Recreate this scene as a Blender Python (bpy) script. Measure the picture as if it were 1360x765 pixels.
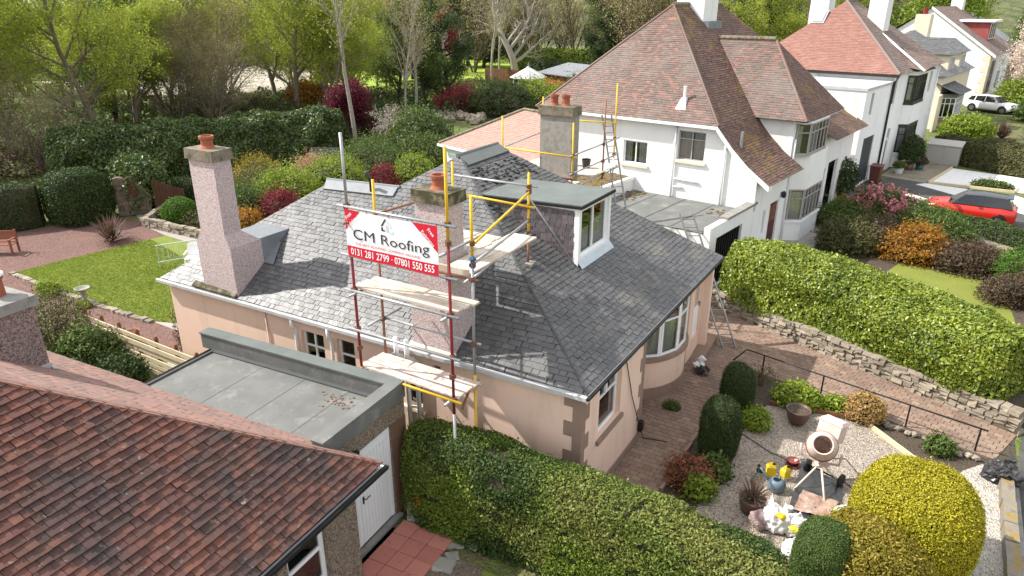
import bpy, math, random
import numpy as np
from mathutils import Matrix, Vector
random.seed(7); np.random.seed(7)
SC = bpy.context.scene
for o in list(bpy.data.objects): bpy.data.objects.remove(o)
COL = SC.collection
# ------------------------------------------------------------------ camera, light
R = math.radians
cam = bpy.data.cameras.new('camera'); camo = bpy.data.objects.new('camera', cam); COL.objects.link(camo)
CAMP = Vector((4.96, -10.86, 10.0))
camo.location = CAMP; camo.rotation_euler = (R(90-22.25), 0, R(31.1))
cam.sensor_width = 36; cam.lens = 930/1360*36; cam.clip_start = .1; cam.clip_end = 3000
SC.camera = camo
SUN_EL, SUN_AZ = R(44.5), math.atan2(-.95, -.31)          # azimuth measured from +Y towards +X
w = bpy.data.worlds.new('World'); SC.world = w; w.use_nodes = True
nt = w.node_tree; bg = nt.nodes['Background']
sky = nt.nodes.new('ShaderNodeTexSky'); sky.sky_type = 'NISHITA'; sky.sun_disc = False
sky.sun_elevation = SUN_EL; sky.sun_rotation = SUN_AZ; sky.air_density = 1; sky.dust_density = 1.5
# broken white cloud over most of the sky
tc = nt.nodes.new('ShaderNodeTexCoord'); cn = nt.nodes.new('ShaderNodeTexNoise'); cn.inputs['Scale'].default_value = 2.2; cn.inputs['Detail'].default_value = 5
nt.links.new(tc.outputs['Generated'], cn.inputs['Vector']); cr_ = nt.nodes.new('ShaderNodeValToRGB'); cr_.color_ramp.elements[0].position = .36; cr_.color_ramp.elements[1].position = .56
nt.links.new(cn.outputs['Fac'], cr_.inputs[0]); mx_ = nt.nodes.new('ShaderNodeMix'); mx_.data_type = 'RGBA'; mx_.inputs['B'].default_value = (7.6, 7.5, 7.4, 1)
nt.links.new(cr_.outputs[0], mx_.inputs['Factor']); nt.links.new(sky.outputs[0], mx_.inputs['A']); nt.links.new(mx_.outputs['Result'], bg.inputs[0]); bg.inputs[1].default_value = .15
sl = bpy.data.lights.new('sun', 'SUN'); sl.energy = 5.0; sl.angle = R(.6); sl.color = (1, .955, .88)
so = bpy.data.objects.new('sun', sl); COL.objects.link(so); so.location = (-20, -10, 30)
so.rotation_euler = Vector((math.cos(SUN_EL)*math.sin(SUN_AZ), math.cos(SUN_EL)*math.cos(SUN_AZ), math.sin(SUN_EL))).to_track_quat('Z', 'Y').to_euler()
SC.view_settings.view_transform = 'Standard'; SC.view_settings.look = 'None'
SC.view_settings.exposure = 0.64; SC.view_settings.gamma = 1

# ------------------------------------------------------------------ materials
def _n(nt, t, **k):
    n = nt.nodes.new(t)
    for a, b in k.items():
        if a.startswith('i_'): n.inputs[a[2:].replace('_', ' ')].default_value = b
        else: setattr(n, a, b)
    return n
def c4(c): return (c[0], c[1], c[2], 1)
def mixc(nt, fac, a, b, mode='MIX'):
    m = nt.nodes.new('ShaderNodeMix'); m.data_type = 'RGBA'; m.blend_type = mode
    for sock, v in ((m.inputs['Factor'], fac), (m.inputs['A'], a), (m.inputs['B'], b)):
        if hasattr(v, 'links'): nt.links.new(v, sock)
        elif isinstance(v, (int, float)): sock.default_value = v
        else: sock.default_value = c4(v)
    return m.outputs['Result']
def ramp(nt, src, stops, interp='LINEAR'):
    r = nt.nodes.new('ShaderNodeValToRGB'); cr = r.color_ramp; cr.interpolation = interp
    while len(cr.elements) < len(stops): cr.elements.new(.5)
    for e, (p, c) in zip(cr.elements, stops): e.position = p; e.color = c4(c) if not isinstance(c, (int, float)) else (c, c, c, 1)
    nt.links.new(src, r.inputs[0]); return r.outputs[0]
def ev(cols): return [(i/max(1, len(cols)-1), c) for i, c in enumerate(cols)]
def pieces_value(nt):
    g = nt.nodes.new('ShaderNodeNewGeometry'); oi = nt.nodes.new('ShaderNodeObjectInfo')
    m = _n(nt, 'ShaderNodeMath', operation='MULTIPLY_ADD'); nt.links.new(oi.outputs['Random'], m.inputs[0]); m.inputs[1].default_value = 7.31
    nt.links.new(g.outputs['Random Per Island'], m.inputs[2])
    f = _n(nt, 'ShaderNodeMath', operation='FRACT'); nt.links.new(m.outputs[0], f.inputs[0]); return f.outputs[0]
def coords(nt, world=False):
    if world: return nt.nodes.new('ShaderNodeNewGeometry').outputs['Position']
    return nt.nodes.new('ShaderNodeTexCoord').outputs['Object']
def noise(nt, co, scale, detail=3, rough=.6):
    n = _n(nt, 'ShaderNodeTexNoise', i_Scale=scale, i_Detail=detail, i_Roughness=rough); nt.links.new(co, n.inputs['Vector']); return n.outputs['Fac']
def mat(name, cols, piece=False, dirt=(), rough=.85, bump=None, spec=.3, speckle=None, metal=0, world=True, nscale=3, piece_amt=1, cells=None, rvar=0, streak=None):
    """cols: ramp colours (per piece if piece else by noise); dirt: list of (colour, scale, lo, hi); speckle: (colour, scale, lo, hi)"""
    m = bpy.data.materials.new(name); m.use_nodes = True; nt = m.node_tree; b = nt.nodes['Principled BSDF']
    co = coords(nt, world)
    if piece: c = ramp(nt, pieces_value(nt), ev(cols))
    elif cells:
        v = _n(nt, 'ShaderNodeTexVoronoi', i_Scale=cells); nt.links.new(co, v.inputs['Vector'])
        s = nt.nodes.new('ShaderNodeSeparateColor'); nt.links.new(v.outputs['Color'], s.inputs[0]); c = ramp(nt, s.outputs[0], ev(cols))
    elif len(cols) > 1: c = ramp(nt, noise(nt, co, nscale, 4), [(.3+.4*p, q) for p, q in ev(cols)])
    else:
        rgb = nt.nodes.new('ShaderNodeRGB'); rgb.outputs[0].default_value = c4(cols[0]); c = rgb.outputs[0]
    for d in list(dirt)+([speckle] if speckle else []):
        f = ramp(nt, noise(nt, co, d[1], 4, .65), [(d[2], 0.0), (d[3], d[4] if len(d) > 4 else 1.0)])
        c = mixc(nt, f, c, d[0])
    if streak:                                   # run-off marks: noise stretched down the wall
        mp = nt.nodes.new('ShaderNodeMapping'); mp.inputs['Scale'].default_value = (1,1,.14); nt.links.new(co, mp.inputs['Vector'])
        c = mixc(nt, ramp(nt, noise(nt, mp.outputs[0], streak[1], 4, .7), [(streak[2], 0.0), (streak[3], streak[4])]), c, streak[0])
    b.inputs['Roughness'].default_value = rough
    if rvar:
        rr_ = _n(nt, 'ShaderNodeMath', operation='MULTIPLY_ADD'); nt.links.new(pieces_value(nt), rr_.inputs[0]); rr_.inputs[1].default_value = rvar; rr_.inputs[2].default_value = rough-rvar/2; nt.links.new(rr_.outputs[0], b.inputs['Roughness'])
    nt.links.new(c, b.inputs['Base Color'])
    b.inputs['Specular IOR Level'].default_value = spec; b.inputs['Metallic'].default_value = metal
    if bump:
        bn = _n(nt, 'ShaderNodeBump', i_Strength=bump[1], i_Distance=bump[2] if len(bump) > 2 else .02)
        if cells: nt.links.new(v.outputs['Distance'], bn.inputs['Height'])
        else: nt.links.new(noise(nt, co, bump[0], 3), bn.inputs['Height'])
        nt.links.new(bn.outputs[0], b.inputs['Normal'])
    return m
def leafmat(name, cols, rough=.55, trans=.3, clump=1.2, spec=.3, alt=None):
    m = bpy.data.materials.new(name); m.use_nodes = True; nt = m.node_tree; b = nt.nodes['Principled BSDF']
    g = nt.nodes.new('ShaderNodeNewGeometry')
    v = g.outputs['Random Per Island']
    nz = noise(nt, coords(nt, True), clump, 2)
    a = _n(nt, 'ShaderNodeMath', operation='MULTIPLY_ADD', use_clamp=True); nt.links.new(nz, a.inputs[0]); a.inputs[1].default_value = 1.6; a.inputs[2].default_value = -.55
    mx = _n(nt, 'ShaderNodeMath', operation='MULTIPLY_ADD'); nt.links.new(v, mx.inputs[0]); mx.inputs[1].default_value = .5
    h = _n(nt, 'ShaderNodeMath', operation='MULTIPLY'); nt.links.new(a.outputs[0], h.inputs[0]); h.inputs[1].default_value = .5
    nt.links.new(h.outputs[0], mx.inputs[2])
    c = ramp(nt, mx.outputs[0], ev(cols))
    if alt:                                   # a patch of differently coloured leaves: (colour, scale, lo, hi)
        f = ramp(nt, noise(nt, coords(nt, True), alt[1], 2), [(alt[2], 0.0), (alt[3], 1.0)])
        f2 = _n(nt, 'ShaderNodeMath', operation='GREATER_THAN'); nt.links.new(v, f2.inputs[0]); f2.inputs[1].default_value = .45
        f3 = _n(nt, 'ShaderNodeMath', operation='MULTIPLY'); nt.links.new(f, f3.inputs[0]); nt.links.new(f2.outputs[0], f3.inputs[1])
        c = mixc(nt, f3.outputs[0], c, alt[0])
    nt.links.new(c, b.inputs['Base Color']); b.inputs['Roughness'].default_value = rough; b.inputs['Specular IOR Level'].default_value = spec
    if trans:
        t = nt.nodes.new('ShaderNodeBsdfTranslucent'); nt.links.new(c, t.inputs[0])
        ms = nt.nodes.new('ShaderNodeMixShader'); ms.inputs[0].default_value = trans
        nt.links.new(b.outputs[0], ms.inputs[1]); nt.links.new(t.outputs[0], ms.inputs[2])
        nt.links.new(ms.outputs[0], nt.nodes['Material Output'].inputs[0])
    return m
def glassmat(name):
    m = bpy.data.materials.new(name); m.use_nodes = True; nt = m.node_tree; nt.nodes.remove(nt.nodes['Principled BSDF'])
    fr = _n(nt, 'ShaderNodeFresnel', i_IOR=1.5); gl = _n(nt, 'ShaderNodeBsdfGlossy', i_Roughness=.02); tr = nt.nodes.new('ShaderNodeBsdfTransparent')
    tr.inputs[0].default_value = (.78, .82, .8, 1); ms = nt.nodes.new('ShaderNodeMixShader')
    mm = _n(nt, 'ShaderNodeMath', operation='ADD', use_clamp=True); nt.links.new(fr.outputs[0], mm.inputs[0]); mm.inputs[1].default_value = .10
    nt.links.new(mm.outputs[0], ms.inputs[0]); nt.links.new(tr.outputs[0], ms.inputs[1]); nt.links.new(gl.outputs[0], ms.inputs[2])
    nt.links.new(ms.outputs[0], nt.nodes['Material Output'].inputs[0]); return m
M = {}
M['pink'] = mat('pink_render', [(.78,.57,.455),(.74,.535,.425)], nscale=.8, dirt=[((.55,.43,.36),.7,.55,.8,.3)], bump=(60,.15,.01), streak=((.48,.36,.29),2.6,.52,.75,.45))
M['sand'] = mat('brown_sandstone', [(.29,.20,.155),(.24,.165,.13)], nscale=4, bump=(40,.3,.01))
M['white'] = mat('white_render', [(.80,.80,.79),(.74,.75,.75)], nscale=.7, dirt=[((.45,.45,.42),1.1,.6,.85,.35)], bump=(40,.2,.01), streak=((.46,.46,.44),1.6,.54,.78,.5))
M['upvc'] = mat('white_frame', [(.82,.83,.84)], rough=.35, spec=.5)
M['wpaint'] = mat('white_paint', [(.80,.81,.83)], rough=.45, dirt=[((.5,.5,.5),2,.6,.9,.3)])
M['cream'] = mat('cream_sill', [(.68,.60,.48)])
M['slate'] = mat('grey_slate', [(.065,.066,.07),(.085,.086,.09),(.10,.10,.102),(.075,.076,.08),(.12,.12,.12)], piece=True, rough=.44, spec=.55, rvar=.2, bump=(30,.25,.01), dirt=[((.33,.33,.31),5,.62,.75,.5),((.06,.065,.06),1.3,.55,.75,.5)])
M['slated'] = mat('shaded_weathered_slate', [(.055,.055,.058),(.075,.075,.078),(.09,.09,.092),(.065,.065,.068),(.11,.11,.108)], piece=True, rough=.5, spec=.5, rvar=.16, bump=(30,.25,.01), dirt=[((.21,.195,.15),.8,.54,.72,.6),((.025,.026,.025),1.3,.52,.7,.65),((.24,.235,.22),6,.64,.74,.5)])  # slate for the slope away from the sun, shade in its base; patches are weathering
M['slateside'] = mat('purple_slate', [(.07,.06,.065),(.12,.10,.11),(.16,.13,.14),(.10,.09,.10)], piece=True, rough=.55, spec=.4, bump=(30,.25,.01), dirt=[((.24,.22,.22),4,.62,.8,.5)])
M['under'] = mat('roof_underlay', [(.03,.03,.03)])
M['feltm'] = mat('weathered_dormer_felt', [(.10,.115,.11),(.135,.15,.145)], nscale=1.5, dirt=[((.20,.20,.19),2.5,.6,.85,.6)], bump=(50,.3,.01))
M['moss'] = mat('dark_moss', [(.012,.014,.010),(.03,.032,.02)], nscale=20, bump=(60,.8,.02))
M['lead'] = mat('lead_sheet', [(.15,.165,.18),(.20,.215,.23)], rough=.5, nscale=3)
M['felt'] = mat('grey_felt', [(.122,.125,.12),(.165,.168,.16)], nscale=1.2, dirt=[((.29,.29,.27),2.0,.55,.75,.6),((.09,.09,.08),.9,.56,.8,.6),((.34,.34,.32),16,.66,.72,.7)], bump=(60,.3,.01))
M['feltd'] = mat('dark_felt', [(.055,.062,.062),(.085,.09,.09)], nscale=1.5, dirt=[((.15,.15,.14),2.5,.6,.85,.6)], bump=(50,.3,.01))
M['harl'] = mat('pink_pebbledash', [(.36,.27,.27),(.55,.44,.44),(.64,.56,.54),(.22,.155,.155)], cells=62, bump=(0,.7,.02), dirt=[((.35,.27,.26),1.2,.55,.8,.4)])
M['harlb'] = mat('brown_pebbledash', [(.10,.075,.055),(.22,.17,.125),(.33,.27,.21),(.06,.045,.04)], cells=45, bump=(0,.7,.02))
M['harlr'] = mat('dull_red_pebbledash', [(.13,.09,.085),(.25,.18,.165),(.36,.29,.27),(.08,.055,.05)], cells=45, bump=(0,.7,.02))
M['cope'] = mat('weathered_cope', [(.24,.20,.15),(.16,.14,.105)], nscale=3, dirt=[((.075,.065,.04),5,.46,.66,.9)], bump=(25,.5,.02))
M['mossy'] = mat('mossy_cope', [(.22,.19,.14),(.13,.12,.08)], nscale=3, dirt=[((.05,.045,.018),4,.38,.55,.97)], bump=(25,.6,.02))
M['conc'] = mat('grey_concrete', [(.27,.26,.24),(.20,.195,.18)], nscale=2, dirt=[((.11,.105,.09),4,.52,.75,.7)], bump=(30,.4,.02))
M['shutter'] = mat('board_marked_concrete', [(.22,.205,.18),(.30,.28,.25),(.16,.15,.13)], nscale=4, bump=(14,.3,.02), dirt=[((.36,.34,.31),2,.5,.8,.5)])
M['pot'] = mat('terracotta', [(.36,.12,.065),(.26,.085,.05)], nscale=4, dirt=[((.10,.06,.04),4,.58,.75,.6)])
M['tile'] = mat('old_red_tile', [(.088,.048,.041),(.115,.055,.045),(.15,.066,.05),(.10,.05,.043),(.135,.066,.055),(.092,.052,.046),(.19,.08,.055)], piece=True, rough=.85, spec=.15, bump=(25,.5,.01), dirt=[((.05,.044,.043),.75,.44,.62,.85),((.20,.085,.058),.6,.6,.75,.5),((.30,.28,.25),7,.64,.72,.6),((.25,.23,.2),2.3,.70,.76,.6)])
M['tiler'] = mat('weathered_red_tile', [(.22,.14,.115),(.28,.165,.14),(.18,.12,.105),(.24,.15,.125),(.33,.175,.14)], piece=True, rough=.85, bump=(25,.4,.01), dirt=[((.19,.14,.13),1.0,.45,.7,.6)])
M['tileh'] = mat('mixed_red_tile', [(.115,.078,.062),(.165,.094,.074),(.098,.072,.06),(.24,.118,.092),(.09,.075,.066),(.15,.112,.094)], piece=True, rough=.55, spec=.35, bump=(20,.4,.01), dirt=[((.17,.14,.125),.5,.45,.65,.75),((.30,.24,.05),.8,.66,.78,.5)])
M['tiled'] = mat('shaded_red_tile', [(.11,.07,.058),(.16,.09,.07),(.09,.065,.056),(.20,.11,.085),(.13,.085,.07)], piece=True, rough=.85, bump=(20,.4,.01), dirt=[((.27,.19,.035),.75,.52,.70,.8),((.09,.07,.06),.5,.5,.7,.6)])  # red tile of the sunless slopes, their shade put into the colour; yellow is moss
M['tilep'] = mat('pink_red_tile', [(.245,.12,.096),(.275,.138,.11),(.22,.112,.092),(.29,.155,.128)], piece=True, rough=.85, dirt=[((.40,.24,.20),.6,.55,.8,.4)])
M['tileq'] = mat('faded_pink_tile', [(.34,.21,.175),(.38,.24,.20),(.31,.20,.17)], piece=True, rough=.85)
M['tileb'] = mat('brown_tile', [(.17,.13,.115),(.24,.18,.16),(.20,.135,.11),(.14,.12,.11)], piece=True, rough=.85, dirt=[((.30,.27,.24),1,.6,.8,.5)])
M['gutter'] = mat('pale_gutter', [(.50,.50,.50),(.40,.40,.40)], rough=.5)
M['black'] = mat('black_paint', [(.012,.012,.014)], rough=.35, spec=.5)
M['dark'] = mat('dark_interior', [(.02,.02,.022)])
M['curtain'] = mat('grey_curtain', [(.62,.62,.60),(.48,.48,.47)], nscale=8)
M['blind'] = mat('vertical_blind', [(.52,.50,.46)])
M['glass'] = glassmat('window_glass')
M['galv'] = mat('galvanised_tube', [(.42,.43,.44),(.32,.33,.34)], metal=.6, rough=.45, nscale=6)
M['redp'] = mat('red_tube', [(.30,.02,.03),(.16,.03,.03)], rough=.5, nscale=7)
M['yelp'] = mat('yellow_tube', [(.72,.47,.02),(.60,.36,.03)], rough=.5, nscale=6, dirt=[((.3,.2,.08),9,.62,.75,.6)])
M['brnp'] = mat('rusty_tube', [(.20,.09,.05),(.30,.15,.09)], rough=.7, nscale=9)
M['rust'] = mat('rusty_coupler', [(.11,.05,.03),(.2,.1,.06)], rough=.7, nscale=15)
M['board'] = mat('scaffold_board', [(.60,.53,.45),(.44,.36,.28)], nscale=3, dirt=[((.66,.62,.58),2,.5,.7,.6),((.22,.15,.10),3.1,.6,.75,.6)], bump=(30,.3,.01))
M['boardd'] = mat('dusty_board', [(.58,.48,.42),(.45,.36,.31)], nscale=4, dirt=[((.70,.64,.6),5,.5,.6,.8),((.20,.13,.1),6,.6,.7,.8)], bump=(30,.4,.01))
M['timber'] = mat('pale_timber', [(.62,.53,.36),(.50,.42,.27)], nscale=3, dirt=[((.25,.24,.10),2,.6,.8,.5)])
M['dtimber'] = mat('shade_brown_timber', [(.07,.032,.02),(.10,.045,.028)], nscale=5)  # gateway timber, darkened in colour to stand for shade
M['btimber'] = mat('brown_timber', [(.16,.075,.04),(.22,.10,.055)], nscale=5)
M['alu'] = mat('aluminium', [(.25,.255,.26)], metal=.85, rough=.4)
M['ban_w'] = mat('banner_white', [(.78,.78,.80)], rough=.6); M['ban_r'] = mat('banner_red', [(.55,.012,.035)], rough=.6)
M['ban_k'] = mat('banner_charcoal', [(.03,.035,.04)], rough=.6); M['ban_g'] = mat('banner_grey', [(.52,.53,.55)], rough=.6); M['ban_t'] = mat('banner_teal', [(.38,.66,.68)], rough=.6)
M['iron'] = mat('black_iron', [(.015,.015,.016)], rough=.5)
M['paver'] = mat('block_paver', [(.185,.12,.088),(.225,.15,.112),(.26,.18,.132),(.20,.145,.115),(.285,.21,.155)], piece=True, bump=(50,.3,.01), dirt=[((.14,.10,.085),.8,.45,.7,.6),((.36,.28,.21),.5,.58,.75,.5)])
M['joint'] = mat('sandy_joint', [(.13,.10,.075),(.09,.075,.05)], nscale=5)
M['slabr'] = mat('red_slab', [(.42,.16,.125),(.48,.20,.155),(.37,.14,.11)], piece=True, dirt=[((.22,.09,.08),5,.6,.72,.7)], bump=(60,.2,.005))
M['stone'] = mat('pale_rubble', [(.22,.185,.14),(.30,.255,.195),(.18,.155,.125),(.35,.30,.235)], piece=True, bump=(20,.6,.03), dirt=[((.15,.135,.10),3,.5,.7,.7)])
M['stoned'] = mat('grey_rubble', [(.135,.10,.075),(.18,.14,.105),(.10,.08,.06)], piece=True, bump=(20,.6,.03))  # gateway stone with its shade darkened into the brown; also loose rubble
M['gslab'] = mat('grey_slab', [(.24,.235,.21),(.29,.28,.25)], nscale=2, bump=(30,.4,.01), dirt=[((.12,.13,.07),3,.55,.75,.6)])
M['lich'] = mat('lichen_stone', [(.17,.155,.13),(.24,.22,.185)], nscale=3, dirt=[((.25,.165,.035),2.4,.48,.62,.9),((.09,.085,.075),3,.55,.7,.7)], bump=(30,.5,.02))
M['gravel'] = mat('cream_gravel', [(.15,.12,.095),(.30,.25,.20),(.44,.39,.33),(.22,.185,.15),(.35,.30,.25)], cells=30, bump=(0,1,.03), dirt=[((.24,.19,.14),.6,.52,.75,.55)])
M['gravelw'] = mat('pale_gravel', [(.24,.21,.18),(.42,.39,.34),(.52,.49,.45),(.33,.30,.26)], cells=28, bump=(0,1,.03))
M['gravelr'] = mat('red_gravel', [(.085,.045,.038),(.15,.078,.064),(.20,.125,.105),(.115,.06,.05)], cells=22, bump=(0,1,.03), dirt=[((.19,.10,.082),.5,.5,.7,.5)])
M['gravelp'] = mat('white_chip', [(.60,.60,.59),(.80,.80,.79),(.7,.7,.7)], cells=18, bump=(0,.6,.03))
M['soil'] = mat('dark_soil', [(.055,.042,.03),(.09,.07,.05),(.04,.03,.022)], nscale=6, bump=(25,1,.06), dirt=[((.16,.13,.10),9,.62,.7,.7)])
M['soilp'] = mat('stony_soil', [(.13,.10,.075),(.19,.155,.12),(.09,.07,.05)], nscale=7, bump=(25,1,.05), dirt=[((.33,.29,.24),14,.6,.66,.8)])
M['land'] = mat('rough_ground', [(.08,.12,.025),(.12,.15,.04),(.07,.08,.03)], nscale=.6, bump=(4,1,.2), dirt=[((.14,.10,.06),.25,.5,.65,.7)])
M['lawn'] = mat('mown_lawn', [(.12,.17,.022),(.165,.21,.028),(.10,.15,.02)], nscale=1.3, bump=(60,.8,.03), dirt=[((.21,.20,.035),.55,.5,.7,.6),((.10,.16,.02),2.5,.6,.75,.5)])
M['lawn2'] = mat('olive_lawn', [(.16,.19,.035),(.20,.22,.04)], nscale=1.3, bump=(60,.8,.03))  # two close olive greens mixed by noise
M['meadow'] = mat('bright_meadow', [(.26,.38,.045),(.36,.46,.07)], nscale=.3, bump=(8,.8,.1))
M['palepath'] = mat('pale_clearing', [(.46,.39,.35),(.36,.33,.27)], nscale=.3, dirt=[((.16,.17,.07),.25,.45,.65,.8)])
M['asph'] = mat('asphalt', [(.055,.052,.05),(.085,.08,.075)], nscale=1.5, bump=(80,.5,.01), dirt=[((.14,.13,.12),.7,.55,.75,.5)])
M['paving'] = mat('stone_paving', [(.24,.205,.155),(.31,.27,.205),(.20,.18,.14)], piece=True, bump=(20,.3,.01), dirt=[((.15,.15,.07),1.4,.5,.7,.6)])
M['pathg'] = mat('grey_path', [(.27,.26,.23),(.33,.31,.28)], nscale=2, bump=(30,.4,.01))
M['wconc'] = mat('white_concrete', [(.68,.68,.67),(.60,.6,.59)], nscale=1)
M['bark'] = mat('brown_bark', [(.10,.075,.055),(.16,.125,.09)], nscale=6, bump=(14,.8,.04), world=False)
M['barkg'] = mat('pale_bark', [(.36,.33,.29),(.25,.225,.19)], nscale=5, bump=(14,.8,.04), world=False)
M['barkm'] = mat('grey_brown_bark', [(.23,.19,.15),(.16,.13,.10)], nscale=5, world=False)
M['barkd'] = mat('dark_bark', [(.035,.028,.022),(.06,.05,.04)], nscale=6, bump=(14,.8,.04), world=False)
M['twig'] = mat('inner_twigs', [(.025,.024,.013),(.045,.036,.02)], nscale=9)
def lm(k, *a, **kw): M[k] = leafmat(k+'_leaf', *a, **kw)
lm('privet', [(.06,.10,.017),(.13,.185,.03),(.21,.265,.05),(.31,.35,.09)], clump=.8, alt=((.30,.10,.03),1.3,.66,.74))
lm('laurel', [(.07,.12,.014),(.18,.24,.025),(.33,.38,.045),(.50,.52,.09)], clump=1.1, rough=.4, spec=.5)
lm('dlaurel', [(.03,.06,.014),(.06,.10,.022),(.12,.165,.04),(.22,.25,.09)], clump=1.0, rough=.4, spec=.4)
lm('yew', [(.025,.048,.012),(.045,.08,.016),(.075,.11,.025)], clump=1.2)
lm('box', [(.05,.11,.012),(.09,.18,.018),(.12,.22,.03)], clump=2)
lm('gold', [(.24,.22,.012),(.38,.34,.016),(.50,.44,.025)], clump=1.8, trans=.15)
lm('golddk', [(.14,.13,.015),(.26,.22,.025),(.34,.25,.04),(.20,.09,.03)], clump=2)
lm('conifer', [(.026,.046,.012),(.048,.075,.018),(.08,.11,.028)], clump=2.5, trans=.1)
lm('lime', [(.14,.20,.02),(.24,.32,.035),(.36,.42,.07)], clump=1.5)
lm('mid', [(.05,.085,.018),(.10,.15,.03),(.17,.22,.05)], clump=1.3)
lm('olive', [(.07,.075,.025),(.12,.12,.04),(.17,.17,.06)], clump=1.5)
lm('brownl', [(.07,.045,.03),(.12,.08,.05),(.17,.13,.07)], clump=1.5)
lm('orange', [(.26,.11,.015),(.40,.19,.02),(.30,.26,.04)], clump=2)
lm('flame', [(.36,.10,.07),(.36,.30,.08),(.44,.22,.12),(.30,.36,.10)], clump=4)
lm('redgreen', [(.22,.05,.035),(.28,.12,.06),(.16,.19,.05)], clump=4)
lm('midcon', [(.045,.08,.018),(.08,.13,.026),(.12,.175,.04)], clump=2.5, trans=.1)
lm('pdark', [(.035,.065,.016),(.065,.11,.024),(.11,.155,.04)], clump=1)
lm('plime', [(.11,.17,.02),(.17,.24,.03),(.25,.31,.05)], clump=1)
lm('polive', [(.14,.16,.035),(.23,.25,.06),(.33,.34,.10)], clump=1)
lm('redl', [(.12,.012,.02),(.24,.02,.035),(.36,.04,.06)], clump=2)
lm('acer', [(.07,.010,.022),(.14,.018,.036),(.23,.03,.055)], clump=1.2, trans=.4)
lm('pinkf', [(.55,.16,.20),(.62,.26,.28),(.70,.42,.40)], clump=3)
lm('blossom', [(.58,.46,.40),(.70,.60,.52),(.62,.50,.36)], clump=1)
lm('bronze', [(.10,.06,.05),(.16,.10,.07),(.24,.15,.10)], clump=2)
lm('spring', [(.24,.30,.03),(.38,.44,.055),(.54,.56,.13)], clump=.5, trans=.5)
lm('spring2', [(.22,.23,.045),(.33,.33,.07),(.45,.43,.12)], clump=.4, trans=.4)
lm('budbrown', [(.25,.21,.09),(.36,.32,.14),(.48,.43,.22)], clump=.4, trans=.3)
lm('dgreen', [(.03,.055,.018),(.06,.095,.025),(.11,.145,.04)], clump=.4)
lm('holly', [(.075,.12,.028),(.14,.20,.04),(.24,.29,.07)], clump=.5)

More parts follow.
